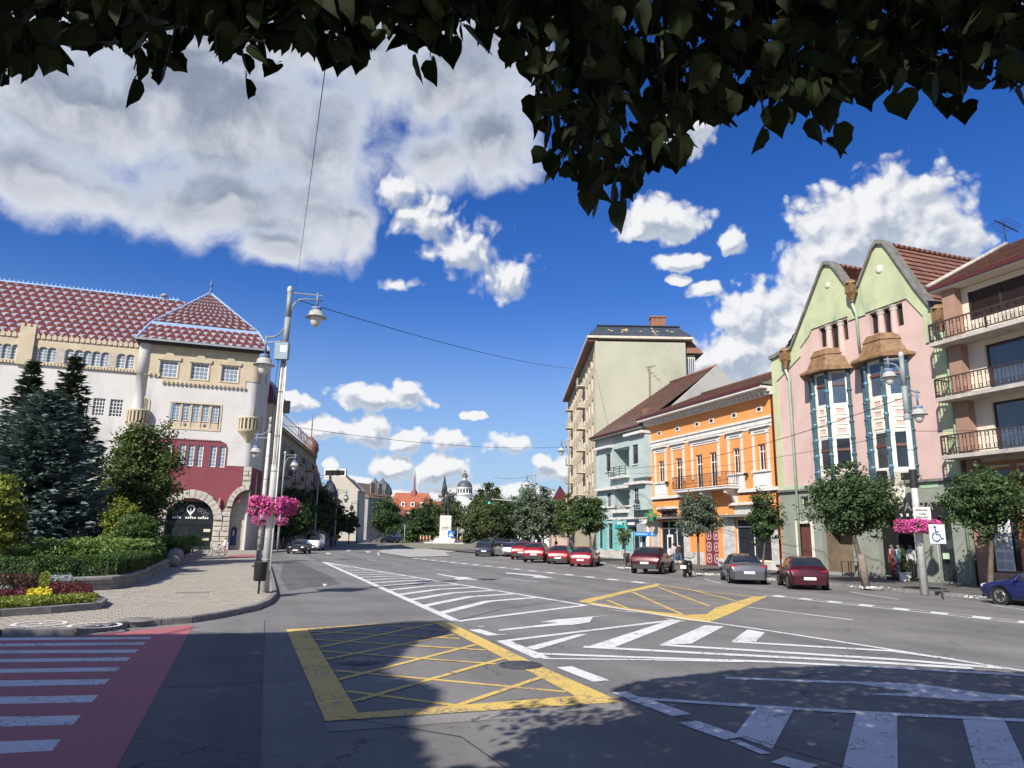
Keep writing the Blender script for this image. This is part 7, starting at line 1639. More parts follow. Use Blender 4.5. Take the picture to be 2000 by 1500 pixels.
    MB().box(L / 2 - .02, L / 2 + .028, -.26, .26, zb + .1, zb + .21).build('number_plate', PLATE, T); MB().box(L / 2 - .05, L / 2 + .012, -w * .4, w * .4, zb + .28, zb + .42).build('grille', TRIMB, T)
    if rails:
        for s in (-1, 1): MB().bar((-L * .33, s * w * .66, S[6][3] * scale_h + .03), (L * .05, s * w * .66, S[6][3] * scale_h + .03), .035).build('roof_rail', RIM, T)
    return T
def rear(px, py, az, L, back=.06): p = G(px, py); return p + Vector((math.sin(az), math.cos(az), 0)) * (L / 2 - back)
MR = carpaint('maroon_car_paint', (.060, .006, .012)); RD = carpaint('red_car_paint', (.25, .009, .014), .2); RD2 = carpaint('dull_red_car_paint', (.20, .018, .026), .2); GR = carpaint('grey_car_paint', (.135, .14, .15), .6); SV = carpaint('silver_car_paint', (.52, .55, .57), .6); DB = carpaint('dark_blue_car_paint', (.018, .022, .045)); NB = carpaint('blue_car_paint', (.015, .02, .11)); BLKP = carpaint('black_car_paint', (.015, .016, .018)); WP = carpaint('white_car_paint', (.72, .73, .74), 0)
g = 'cars parked on the right side'
car('maroon compact SUV parked before the pale blue house', 'suv', 4.4, 1.9, MR, rear(1263, 1121, R_(25), 4.4, .5), R_(25), g)
car('grey saloon parked before the orange house, seen from behind', 'sedan', 4.7, 1.82, GR, rear(1462, 1141, R_(9), 4.7, .45), R_(9), g, plate=True, low=GR)
car('maroon hatchback parked before the pink house', 'hatch', 3.9, 1.72, MR, rear(1580, 1152, R_(11), 3.9, .4), R_(11), g, plate=True, low=MR)
car('dull red hatchback, nearest of the row of red cars', 'hatch', 4.0, 1.72, RD2, rear(1136, 1107, R_(17), 4.0, .5), R_(17), g, low=RD2)
car('bright red hatchback, second of the row of red cars', 'hatch', 4.2, 1.78, RD, rear(1091, 1102, R_(12), 4.2, .5), R_(12), g)
car('red SUV with black roof line, third of the row of red cars', 'suv', 4.5, 1.86, RD, rear(1044, 1099, R_(13), 4.5, .5), R_(13), g)
car('red SUV farthest of the row of red cars, beside the silver car', 'suv', 4.5, 1.86, RD, rear(1018, 1093.5, R_(9), 4.5, .5), R_(9), g)
car('silver estate car left of the row of red cars', 'wagon', 4.5, 1.8, SV, rear(997, 1087.5, R_(6), 4.5, .5), R_(6), g)
car('dark blue estate car driving away in the road', 'wagon', 4.6, 1.82, DB, rear(945, 1087, R_(2), 4.6, .4), R_(2), None, rails=True, name='estate_car')
hd_ = Vector((VS.x, VS.y, 0)); fw_ = G(1958, 1181); cp_ = fw_ - hd_ * 1.42 + WS * .78
car('dark blue saloon cut off by the right frame edge', 'sedan', 4.6, 1.85, NB, cp_, math.atan2(VS.x, VS.y), g)
p = G(578, 1082); car('dark saloon facing the camera by the left kerb', 'sedan', 4.6, 1.8, BLKP, p + Vector((-.3, 2.2, 0)), R_(174), 'vehicles parked at the left kerb')
p = G(612, 1076); car('white van parked behind the dark saloon at the left', 'van', 5.0, 1.92, WP, p + Vector((-.6, 2.5, 0)), R_(173), 'vehicles parked at the left kerb', cat='van', name='parked_van')
far_c = 'distant cars in the square'
car('black car far down the street right of the estate car', 'hatch', 4.1, 1.75, BLKP, (-3.2, 118), R_(80), far_c); car('dark blue car far behind the silver car', 'sedan', 4.5, 1.8, DB, (.9, 108), R_(10), far_c); car('dark SUV far beyond the estate car', 'suv', 4.5, 1.85, BLKP, (-1.0, 128), R_(95), far_c)
car('white minibus standing beyond the red cars', 'van', 5.4, 2.0, WP, (4.6, 100), R_(5), far_c, 1.25, cat='minibus', name='minibus')
for i, (x, m, lb) in enumerate(((758, BLKP, 'black car, leftmost of the far row at the bend'), (767, DB, 'dark blue car second in the far row at the bend'), (777, GR, 'grey car, rightmost of the far row at the bend'))): p = at(x, 1060, 168); car(lb, 'hatch', 4.1, 1.75, m, (p.x, 168 + i * 2), R_(60), far_c)
# scooter
def scooter():
    c = G(1343, 1127); T = thing('motor_scooter', 'black scooter with white rear panel parked beside the maroon SUV', 'scooter', (c.x, c.y, 0), R_(62))
    for x in (-.62, .62):
        wh = MB().lathe([(.12, -.06), (.21, -.06), (.25, 0), (.21, .06), (.12, .06)], (0, 0, 0), 16).build('wheel', TYRE, T, (x, 0, .25)); wh.rotation_euler = (math.pi / 2, 0, 0); MB().lathe([(.001, .03), (.13, .03), (.13, -.03), (.001, -.03)], (0, 0, 0), 10).build('rim', RIM, wh)
    MB().tube([(.62, 0, .25), (.5, 0, .7), (.42, 0, 1.05)], [.05, .05, .03], 8).build('fork', BLACKM, T); MB().tube([(.42, -.33, 1.12), (.40, 0, 1.05), (.42, .33, 1.12)], .02, 6).build('handlebar', BLACKM, T)
    MB().tube([(.45, 0, .35), (.1, 0, .3), (-.15, 0, .42), (-.6, 0, .62), (-.85, 0, .7)], [.14, .12, .2, .2, .09], 10).build('body', BLKP, T); MB().tube([(0, 0, .78), (-.35, 0, .84), (-.75, 0, .86)], [.10, .15, .09], 10).build('seat', TYRE, T)
    MB().tube([(.5, 0, .4), (.47, 0, .9)], [.22, .14], 10).build('leg_shield', BLKP, T); MB().sphere((.5, 0, .98), .1, .12, .1, 8, 6).build('headlight', HEADL, T); MB().box(-.92, -.82, -.16, .16, .5, .68).build('rear_panel', WP, T)
    for s in (-1, 1): MB().tube([(.42, s * .28, 1.12), (.38, s * .34, 1.3)], .012, 5).sphere((.38, s * .34, 1.33), .07, .03, .05, 8, 5).build('mirror', BLACKM, T)
    MB().tube([(-.05, .1, .3), (-.1, .3, .02)], .015, 5).build('stand', BLACKM, T)
scooter()
def bicycle(label, c, rz, col):
    T = thing('bicycle', label, 'bicycle', (c.x, c.y, PH), rz)
    for x in (-.52, .52):
        wh = MB().lathe([(.30, -.015), (.34, -.018), (.345, 0), (.34, .018), (.30, .015), (.30, -.015)], (0, 0, 0), 24).build('wheel', TYRE, T, (x, 0, .345)); wh.rotation_euler = (math.pi / 2, 0, 0); sp_ = MB()
        for k in range(8): a = k * math.pi / 4; sp_.bar((0, 0, 0), (.3 * math.cos(a), .3 * math.sin(a), 0), .008)
        sp_.build('spokes', RIM, wh)
    MB().tube([(-.52, 0, .345), (-.02, 0, .3), (.38, 0, .8), (-.16, 0, .78), (-.02, 0, .3)], .022, 6).tube([(-.52, 0, .345), (-.16, 0, .78), (-.19, 0, .92)], .018, 6).tube([(.52, 0, .345), (.38, 0, .8), (.34, 0, 1.0)], .02, 6).build('frame', col, T)
    MB().sphere((-.2, 0, .96), .14, .07, .04, 8, 5).build('saddle', TYRE, T); MB().tube([(.28, -.3, 1.05), (.35, 0, 1.0), (.28, .3, 1.05)], .015, 6).build('handlebar', BLACKM, T); MB().lathe([(.001, .02), (.09, .02), (.09, -.02), (.001, -.02)], (-.02, .05, .3), 12).build('crank', BLACKM, T)
bicycle('teal and white hire bicycle leaning by the short hedge', G(375, 1090, PH), R_(110), M('teal_white_frame', (.25, .5, .5), .4, .3, 6, 0)); bicycle('dark bicycle held by the person in the white shirt', G(428, 1087.5, PH) + Vector((-.35, .1, 0)), R_(205), BLACKM)
# ================================================================ PEOPLE, STATUE, STREET FURNITURE, WIRES
SKIN = M('skin', (.42, .25, .18), .6, .08, 6, 0); HAIR = M('dark_hair', (.03, .02, .015), .7, .3, 12, 0)
def skinned(name, J, E_, mats, region, parent, loc=(0, 0, 0), rz=0, sub=1):
    # a continuous body grown over connected joints: J name -> (x,y,z,r or (rx,ry))
    names = list(J); me = bpy.data.meshes.new(name); me.from_pydata([J[k][:3] for k in names], [(names.index(a), names.index(b_)) for a, b_ in E_], [])
    o = bpy.data.objects.new(name, me); COL.objects.link(o); sk = o.modifiers.new('skin', 'SKIN'); o.modifiers.new('sub', 'SUBSURF').render_levels = sub; o.modifiers['sub'].levels = sub
    sv = me.skin_vertices[0].data
    for i, k in enumerate(names): r = J[k][3]; sv[i].radius = (r, r) if not isinstance(r, tuple) else r; sv[i].use_root = (i == 0)
    dg = bpy.context.evaluated_depsgraph_get(); nm = bpy.data.meshes.new_from_object(o.evaluated_get(dg)); bpy.data.objects.remove(o)
    nm.name = name; nm.materials.clear()
    for m in mats: nm.materials.append(m)
    for p in nm.polygons: p.material_index = region(p.center); p.use_smooth = True
    b = bpy.data.objects.new(name, nm); COL.objects.link(b); b.parent = parent; b.location = loc; b.rotation_euler.z = rz
    return b
def figure(name, label, pos, rz, top, legs, group=None, h=1.75, pose='walk', cat='person', shoe=None, face=SKIN, hair=HAIR, shorts=False, hold=False):
    # faces local +x
    T = thing(name, label, cat, pos, rz, group); s = h / 1.75; st = .22 if pose == 'walk' else .03; ar = .18 if pose == 'walk' else .02
    J = {'pelvis': (0, 0, .95, (.13, .16)), 'waist': (.01, 0, 1.1, (.11, .15)), 'chest': (.0, 0, 1.32, (.125, .185)), 'neck': (.01, 0, 1.47, .06), 'head': (.03, 0, 1.585, .095), 'crown': (.02, 0, 1.69, .09),
         'lhip': (0, .09, .88, .095), 'lknee': (st * .7, .10, .49, .065), 'lank': (st, .10, .09, .042), 'ltoe': (st + .16, .11, .04, .035), 'rhip': (0, -.09, .88, .095), 'rknee': (-st * .2, -.10, .49, .065), 'rank': (-st, -.10, .10, .042), 'rtoe': (-st + .15, -.11, .045, .035),
         'lsh': (0, .2, 1.39, .065), 'lel': (-ar * .6, .25, 1.12, .05), 'lwr': (ar * .2 if not hold else .3, .25, .88 if not hold else 1.0, .035), 'lhd': (ar * .4 if not hold else .36, .245, .79 if not hold else 1.0, .03), 'rsh': (0, -.2, 1.39, .065), 'rel': (ar * .4, -.25, 1.12, .05), 'rwr': (ar if not hold else .3, -.24, .90 if not hold else 1.0, .035), 'rhd': (ar * 1.2 if not hold else .36, -.235, .81 if not hold else 1.0, .03)}
    if pose == 'ride': J.update({'lknee': (.33, .11, .72, .065), 'lank': (.2, .11, .32, .045), 'ltoe': (.34, .11, .28, .035), 'rknee': (.3, -.11, .66, .065), 'rank': (.1, -.11, .24, .045), 'rtoe': (.25, -.11, .2, .035)})
    J = {k: (v[0] * s, v[1] * s, v[2] * s, (tuple(q * s for q in v[3]) if isinstance(v[3], tuple) else v[3] * s)) for k, v in J.items()}
    E_ = [('pelvis', 'waist'), ('waist', 'chest'), ('chest', 'neck'), ('neck', 'head'), ('head', 'crown'), ('pelvis', 'lhip'), ('lhip', 'lknee'), ('lknee', 'lank'), ('lank', 'ltoe'), ('pelvis', 'rhip'), ('rhip', 'rknee'), ('rknee', 'rank'), ('rank', 'rtoe'), ('chest', 'lsh'), ('lsh', 'lel'), ('lel', 'lwr'), ('lwr', 'lhd'), ('chest', 'rsh'), ('rsh', 'rel'), ('rel', 'rwr'), ('rwr', 'rhd')]
    def reg(c):
        z = c.z / s; arm = abs(c.y) / s > .2
        if z > 1.47: return 0
        if arm and z < (.86 if not hold else 1.05) and z > .7: return 0
        if z < (.085 if pose != 'ride' else .3): return 3
        if z < .93 and not arm: return 0 if (shorts and z < .55) else 2
        return 1
    skinned('body', J, E_, [face, top, legs, shoe or BLACKM], reg, T)
    hx = MB()
    if hair: hx.sphere((-.005 * s, 0, 1.665 * s), .112 * s, .108 * s, .115 * s, 10, 7); hx.build('hair', hair, T)
    f_ = MB().sphere((.125 * s, 0, 1.6 * s), .018 * s, .014 * s, .025 * s, 6, 4).build('nose', face, T)
    if hair:
        for q in (-1, 1): MB().sphere((.118 * s, q * .035 * s, 1.635 * s), .012 * s, .016 * s, .008 * s, 6, 4).build('eye', BLACKM, T)
    for q, k in ((1, 'l'), (-1, 'r')):                      # five fingers on each hand
        hx_, hy, hz_ = J[k + 'hd'][:3]; hb = MB(); dz = -1 if not hold else -.2; dx = .2 if not hold else .9
        for i in range(4): o = (i - 1.5) * .017 * s; hb.tube([(hx_ + o, hy, hz_), (hx_ + o + .03 * dx * s, hy, hz_ + .05 * dz * s), (hx_ + o + .05 * dx * s, hy - q * .015 * s, hz_ + (.085 - .008 * abs(i - 1)) * dz * s)], [.009 * s, .008 * s, .006 * s], 5)
        hb.tube([(hx_ + .03 * s, hy, hz_ + .02 * s), (hx_ + .055 * s, hy - q * .01 * s, hz_ - .02 * s)], [.010 * s, .007 * s], 5); hb.build('fingers', face, T)
    return T
CL = lambda n, c: M(n, c, .9, .12, 8, .1, 60)
figure('person', 'person in dark jacket and jeans walking past the shop door of the orange house', G(1328, 1105, .12), R_(100), CL('dark_jacket', (.035, .03, .035)), CL('denim', (.06, .11, .16)), 'pedestrians', 1.75)
figure('person', 'person with pale top and jeans behind the walker in the dark jacket', G(1317, 1103, .12), R_(60), CL('pale_top', (.40, .32, .32)), CL('denim_light', (.10, .16, .22)), 'pedestrians', 1.68)
figure('person', 'person in white shirt and pink shorts standing with a dark bicycle', G(437, 1088, PH), R_(205), CL('white_shirt', (.72, .72, .74)), CL('pink_shorts', (.5, .16, .22)), 'pedestrians', 1.55, 'stand', shorts=True, hold=True, hair=M('blond_hair', (.35, .22, .10), .7, .2, 12, 0))
figure('person', 'person in grey clothes standing by the kerb beyond the white van', G(646, 1070.5), R_(240), CL('grey_shirt', (.16, .17, .20)), CL('navy_trousers', (.03, .035, .06)), 'pedestrians', 1.8, 'stand')
p = at(724, 1062, 150); figure('person', 'person in white top by the far left kerb at the bend', (p.x, 150, .12), R_(0), CL('white_top', (.7, .72, .75)), CL('dark_trousers', (.03, .03, .035)), 'pedestrians', 1.75)
for x, Y, c in ((1112, 92, (.05, .05, .06)), (1086, 104, (.03, .03, .05))): p = at(x, 1065, Y); figure('person', 'person in dark clothes on the far right pavement under the trees, ' + ('near' if Y < 100 else 'farther') + ' one', (p.x, Y, .12), R_(200), CL('dark_clothes%d' % x, c), CL('dark_trousers', (.03, .03, .035)), 'pedestrians', 1.72)
# mannequins and planter in the shop doorway
MG = M('mannequin_grey', (.13, .12, .115), .5, .1, 6, 0); mrz = math.atan2(-WS.y, -WS.x); 
for X, top, leg, lb in ((745, CL('burgundy_suit', (.17, .045, .045)), CL('burgundy_trousers', (.16, .03, .04)), 'mannequin in burgundy suit, left of the three in the doorway'), (838, CL('blue_suit', (.06, .12, .17)), CL('blue_trousers', (.035, .05, .10)), 'mannequin in blue suit, middle of the three in the doorway'), (1005, CL('light_grey_jacket', (.42, .42, .43)), CL('black_trousers', (.02, .02, .022)), 'mannequin in light grey jacket and bow tie by the lamp pole')):
    u = FR.uz(1640 + X / 7.142, 1100, .55)[0]; p = FR.o + FR.d * u - FR.n * .55; T = figure('mannequin', lb, (p.x, p.y, .3), mrz, top, leg, 'mannequins outside the suit shop', 1.82, 'stand', 'mannequin', face=MG, hair=None)
    MB().box(-.3, .3, -.3, .3, -.18, .0).build('plinth', BLACKM, T); MB().add([(.14, -.06, 1.5), (.14, .06, 1.5), (.155, .0, 1.18)], [(0, 2, 1)]).build('shirt_front', WHITE, T)
u = FR.uz(1768, 1110, .9)[0]; p = FR.o + FR.d * u - FR.n * .95; T = thing('potted_conifer', 'narrow potted conifer in a white cube pot before the suit shop', 'plant', (p.x, p.y, .12), FR.rz)
MB().box(-.2, .2, -.2, .2, 0, .42).box(-.22, .22, -.22, .22, .424, .47).build('pot', WHITE, T); t_ = RNG.uniform(0, 1, 1600); a_ = RNG.uniform(0, 6.28, 1600); r_ = .2 * (1 - t_) ** .7 * RNG.uniform(.6, 1.1, 1600); quads('foliage', leaf_quads(np.stack([r_ * np.cos(a_), r_ * np.sin(a_), .48 + 1.5 * t_], 1), .1), LEAF_MG, T); MB().tube([(0, 0, .5), (0, 0, 1.9)], [.03, .01], 6).build('stem', BARK, T)
u = FR.uz(1660, 1110, .6)[0]; p = FR.o + FR.d * u - FR.n * .6; T = thing('cafe_table', 'small dark table beside the shuttered shop window', 'table', (p.x, p.y, .12), FR.rz); MB().box(-.4, .4, -.3, .3, .85, .89).build('table_top', BROWNW, T)
for x in (-.36, .36):
    for y in (-.26, .26): MB().box(x - .02, x + .02, y - .02, y + .02, 0, .85).build('leg', BLACKM, T)
# ---------------------------------------------------------------- monument
YM = 122.; mc = at(870, 1052, YM); STW = M('monument_stone', (.58, .57, .53), .8, .1, 1.5, .2, 12, stain=((.36, .35, .32), 1.2, .6)); BRZ = M('dark_bronze_statue', (.040, .045, .044), .5, .3, 3, .3, 20, metal=.3)
tag(MB().lathe([(17, .0), (15, .10), (6, .7), (.1, .72)], (0, 0, 0), 36).build('monument_mound', M('monument_ground', (.19, .18, .14), .95, .25, .8, .5, 15), None, (mc.x, mc.y + 1, 0)), kind='structure')
T = thing('monument', 'bronze statue with raised flag and outstretched arm on pale stone pedestal', 'statue', (mc.x, YM, .7)); zp = at(870, 1007, YM).z - .7; zs_ = at(868, 928, YM).z - .7
for k, (w_, z0, z1_) in enumerate(((3.2, -.5, .15), (2.4, .15, .45), (1.7, .45, .8))): MB().box(-w_, w_, -w_, w_, z0, z1_).build('step', STW, T)
n = 6
for i in range(n):
    z0 = .8 + (zp - .8) * i / n; z1_ = .8 + (zp - .8) * (i + 1) / n; sp_ = random.uniform(-.2, .2)
    for x0, x1 in ((-.95, sp_), (sp_, .95)): MB().box(x0 + .008, x1 - .008, -.95, .95, z0 + .008, z1_ - .004).build('pedestal_block', STW, T)
marks('inscription', T, -.6, .6, -.951, .8 + (zp - .8) * .38, .8 + (zp - .8) * .5, 2, BRZ, 9, .02)
k = (at(868, 958, YM).z - at(870, 1007, YM).z) / 1.75
Jm = {'pelvis': (0, 0, .95, (.17, .14)), 'waist': (0, 0, 1.12, (.15, .13)), 'chest': (0, 0, 1.34, (.2, .15)), 'neck': (0, 0, 1.48, .075), 'head': (.0, -.02, 1.58, .1), 'crown': (0, -.01, 1.69, .09), 'lhip': (-.1, 0, .88, .12), 'lknee': (-.13, -.03, .48, .09), 'lank': (-.15, 0, .08, .07), 'ltoe': (-.16, -.15, .04, .05), 'rhip': (.1, 0, .88, .12), 'rknee': (.13, .02, .48, .09), 'rank': (.15, .02, .08, .07), 'rtoe': (.16, -.13, .04, .05),
      'lsh': (-.23, 0, 1.40, .085), 'lel': (-.33, -.06, 1.30, .065), 'lwr': (-.22, -.12, 1.58, .05), 'lhd': (-.2, -.12, 1.66, .05), 'rsh': (.23, 0, 1.40, .085), 'rel': (.45, -.06, 1.42, .06), 'rwr': (.66, -.08, 1.54, .045), 'rhd': (.76, -.09, 1.58, .04)}
Jm = {a: tuple(q * k for q in v[:3]) + ((tuple(q * k * 1.25 for q in v[3]) if isinstance(v[3], tuple) else v[3] * k * 1.3),) for a, v in Jm.items()}
Em = [('pelvis', 'waist'), ('waist', 'chest'), ('chest', 'neck'), ('neck', 'head'), ('head', 'crown'), ('pelvis', 'lhip'), ('lhip', 'lknee'), ('lknee', 'lank'), ('lank', 'ltoe'), ('pelvis', 'rhip'), ('rhip', 'rknee'), ('rknee', 'rank'), ('rank', 'rtoe'), ('chest', 'lsh'), ('lsh', 'lel'), ('lel', 'lwr'), ('lwr', 'lhd'), ('chest', 'rsh'), ('rsh', 'rel'), ('rel', 'rwr'), ('rwr', 'rhd')]
sb = skinned('figure', Jm, Em, [BRZ], lambda c: 0, T, (0, 0, zp))
MB().box(-.8, .8, -.8, .8, zp + .0, zp + .12).build('plinth', BRZ, T); MB().lathe([(.2 * k, .5 * k), (.24 * k, .8 * k), (.22 * k, 1.05 * k), (.25 * k, 1.4 * k)], (0, .06 * k, zp), 14, 1, .55, a0=.1, a1=math.pi - .1).build('cloak', BRZ, T)
fx = -.2 * k; MB().tube([(fx - .02 * k, -.1 * k, zp + 1.1 * k), (fx + .02 * k, -.1 * k, zs_)], .035, 6).build('flag_pole', BRZ, T)
V = []; H_ = zs_ - .25; 
for i in range(9):
    t = i / 8; z = H_ - (H_ - (zp + 1.5 * k)) * t; w_ = (.04 + .42 * t ** .8 - .16 * max(0, t - .7)) * k
    for s in (-.45, .0, .55): V.append((fx + s * w_, -.12 * k + .1 * k * math.cos(s * 4 + t * 5), z))
fl = MB()
for d in (0, .05): o = len(fl.v); fl.add([(x, y + d, z) for x, y, z in V], [(i * 3 + j, i * 3 + j + 1, i * 3 + j + 4, i * 3 + j + 3) if d == 0 else (i * 3 + j + 3, i * 3 + j + 4, i * 3 + j + 1, i * 3 + j) for i in range(8) for j in range(2)], True)
fl.build('flag_cloth', BRZ, T)
FLM = [M('flag_blue', (.02, .04, .22), .8, .1), M('flag_yellow', (.7, .5, .03), .8, .1), M('flag_red', (.45, .02, .03), .8, .1)]
for i, x in enumerate((820, 826, 832, 838, 898)):
    c = at(x, 1056, YM - 3); fT = thing('tricolour_flag', ['leftmost tricolour flag beside the monument steps', 'second tricolour flag left of the monument', 'third tricolour flag left of the monument', 'fourth tricolour flag, nearest left of the monument', 'tricolour flag right of the monument pedestal'][i], 'flag', (c.x, c.y, .35), 0, 'tricolour flags by the monument')
    MB().tube([(0, 0, 0), (0, 0, 1.7)], .025, 6).build('staff', RIM, fT)
    for j in range(3): MB().tube([(.05 + j * .08, 0, 1.65 - j * .06), (.04 + j * .07, .03, 1.1), (.03 + j * .06, 0, .7)], [.045, .06, .045], 6).build('stripe', FLM[j], fT)
tag(sheet('traffic_island', [G(*p) for p in ((736, 1079), (775, 1071.5), (840, 1070), (1010, 1069), (930, 1073), (870, 1080), (880, 1087), (800, 1089))][::-1], .05, M('pale_concrete', (.36, .35, .33), .9, .12, .6, .2, 20)), kind='structure')
# ---------------------------------------------------------------- lamp posts
CONP = M('concrete_pole', (.54, .53, .505), .9, .12, 1.2, .3, 22, stain=((.28, .26, .24), 2.2, .55)); STEEL = M('painted_steel', (.235, .26, .26), .5, .12, 3, .05, 30); SHADE = M('lamp_shade', (.38, .385, .36), .45, .1, 4, 0); GLOBE = M('frosted_globe', (.55, .55, .52), .25, .05, 4, 0, spec=.6); LCAP = M('lamp_cap', (.13, .20, .32), .5, .1)
def lamp(T, o, z_arm, d, reach, k=1.0, up=True):
    # curved bracket with a bell lantern; d = direction (x,y)
    dx, dy = d; A = lambda r, z: (o[0] + dx * r, o[1] + dy * r, z)
    br = MB().bar(A(0, z_arm), A(reach + .2 * k, z_arm), .045 * k)
    if up: br.tube([A(.08, z_arm - 1.1 * k), A(.12, z_arm - .6 * k), A(.3, z_arm - .3 * k), A(.6 * k, z_arm - .22 * k), A(reach + .2 * k, z_arm - .2 * k)], .035 * k, 8)
    else: br.tube([A(.02, z_arm + 1.0 * k), A(.06, z_arm + .65 * k), A(.25, z_arm + .35 * k), A(.55 * k, z_arm + .22 * k), A(reach + .2 * k, z_arm + .2 * k)], .035 * k, 8)
    br.build('bracket', STEEL, T)
    x, y, z = A(reach, z_arm + (.2 * k if not up else 0)); z0 = z - .5 * k if up else z - .7 * k
    ln = MB().tube([(x, y, z + .1 * k), (x, y, z0)], .05 * k, 8).lathe([(.03, z0 + .02), (.2 * k, z0 - .02), (.22 * k, z0 - .12 * k), (.19 * k, z0 - .16 * k)], (x, y, 0), 16).build('lamp_cap', LCAP, T)
    sh_ = MB().lathe([(.17 * k, z0 - .15 * k), (.28 * k, z0 - .22 * k), (.30 * k, z0 - .38 * k), (.42 * k, z0 - .44 * k), (.43 * k, z0 - .46 * k), (.25 * k, z0 - .43 * k)], (x, y, 0), 20).build('lamp_shade', SHADE, T)
    MB().lathe([(.24 * k, z0 - .43 * k), (.235 * k, z0 - .6 * k), (.17 * k, z0 - .76 * k), (.08 * k, z0 - .85 * k), (.001, z0 - .88 * k)], (x, y, 0), 16).build('globe', GLOBE, T)
def lamp_post(label, base, z_con, z_top, lamps, k=1.0, group=None, r=.17, straps=True):
    T = thing('lamp_post', label, 'lamp post', (base.x, base.y, base.z), 0, group)
    if z_con: MB().tube([(0, 0, -.1), (0, 0, z_con)], [r * k, r * .62 * k], 14).build('concrete_pole', CONP, T)
    zc = z_con or 0
    MB().tube([(0, 0, max(0, zc - .25)), (0, 0, zc + (z_top - zc) * .45)], r * (.70 if z_con else .55) * k, 12).tube([(0, 0, zc + (z_top - zc) * .45), (0, 0, z_top)], r * (.60 if z_con else .42) * k, 12).build('steel_pole', STEEL, T)
    MB().lathe([(r * .66 * k, z_top - .1), (r * .72 * k, z_top), (r * .6 * k, z_top + .1), (.01, z_top + .16)], (0, 0, 0), 12).build('cap', SHADE, T)
    if z_con:
        MB().lathe([(r * .9 * k, zc - .3), (r * .95 * k, zc - .2), (r * .75 * k, zc - .05)], (0, 0, 0), 12).build('collar', STEEL, T)
        if straps:
            for f_ in (.12, .2, .33, .46, .6, .78): MB().lathe([(r * (1.02 - .38 * f_) * k, zc * f_), (r * (1.10 - .38 * f_) * k, zc * f_ + .02), (r * (1.02 - .38 * f_) * k, zc * f_ + .05)], (0, 0, 0), 12).build('strap', STEEL, T)
    for z, d, reach, up in lamps: lamp(T, (0, 0), z, d, reach, k, up)
    return T
bp = G(516, 1157, PH); Yb = bp.y; zc = at(551, 665, Yb).z - PH; zt = at(566, 566, Yb).z - PH
LP = lamp_post('tall concrete lamp post with two bell lanterns and flower basket at the left corner', bp, zc, zt, [(at(600, 572, Yb).z - PH, (.96, .26), 1.02, True), (at(530, 660, Yb).z - PH - .1, (-.9, .3), .92, False)], .92)
z = at(548, 690, Yb).z - PH; MB().box(-.26, .22, -.38, -.14, z - .3, z + .32).build('camera_box', M('blue_grey_box', (.22, .30, .34), .5, .15), LP); MB().box(-.05, .18, -.39, -.381, z - .05, z + .2).build('box_label', WHITE, LP)
z = at(562, 796, Yb).z - PH; MB().box(.12, .36, -.2, .1, z - .2, z + .22, .4).build('loudspeaker', BLACKM, LP)
MB().tube([(.16, -.05, 0), (.15, -.06, 4), (.12, -.1, zc - 1)], .028, 6).build('conduit', WHITE, LP); 
for k_ in range(3): MB().tube([(-.12 + .1 * k_, -.16, zc), (-.2 + .12 * k_, -.2, zc - 2), (-.16 + .1 * k_, -.18, zc - 4.6)], .012, 5).build('cable', BLACKM, LP)
PINK = leafmat('petunia_pink', (.50, .025, .22), (.80, .14, .44), .6, .3); PETG = leafmat('petunia_green', (.04, .07, .015), (.09, .13, .03))
def flowers(label, c, rx, rz_, n, group='pink flower baskets', post_r=.15):
    T = thing('flower_basket', label, 'flower basket', (c.x, c.y, c.z), 0, group)
    a = RNG.uniform(0, 6.28, n); q = RNG.uniform(0, 1, n) ** .5; rr = rx * (.38 + .62 * q) * (1 + .12 * np.sin(a * 5) + .07 * np.sin(a * 11)); zz = rz_ * RNG.uniform(-1, 1, n) * np.sqrt(np.maximum(.08, 1 - ((q - .55) / .6) ** 2)) - .12 * np.sin(a * 4) * rz_
    P = np.stack([rr * np.cos(a), rr * np.sin(a), zz], 1); N = unit(np.stack([np.cos(a), np.sin(a), .5 + 0 * a], 1)); cut = RNG.uniform(0, 1, n) < .78
    quads('blossom', leaf_quads(P[cut], .085, N[cut], 0, .95), PINK, T); quads('foliage', leaf_quads(P[~cut] * np.array([.96, .96, 1]), .11, N[~cut]), PETG, T)
    MB().lathe([(post_r + .02, -rz_ * .3), (rx * .72, -rz_ * .45), (rx * .78, 0), (rx * .72, 0), (post_r + .02, -.05)], (0, 0, 0), 18).build('basket', BLACKM, T)
def on_post(x, y, Y): p = at(x, y, Y); return p
c = at(523, 988, Yb); flowers('large pink flower basket round the left corner lamp post', Vector((bp.x, bp.y, c.z)), .80, .32, 3600)
# bin on the corner post
c = G(514, 1158, PH); T = thing('litter_bin', 'black litter bin fixed before the corner lamp post', 'bin', (c.x - .02, c.y - .42, PH)); MB().lathe([(.17, .42), (.2, .44), (.22, 1.02), (.23, 1.04), (.2, 1.04), (.19, .46)], (0, 0, 0), 16).build('drum', BLACKM, T); MB().tube([(0, 0, 0), (0, 0, .45)], .035, 8).build('foot', BLACKM, T); MB().bar((-.3, 0, .9), (-.2, 0, .9), .05).build('hinge', BLACKM, T)
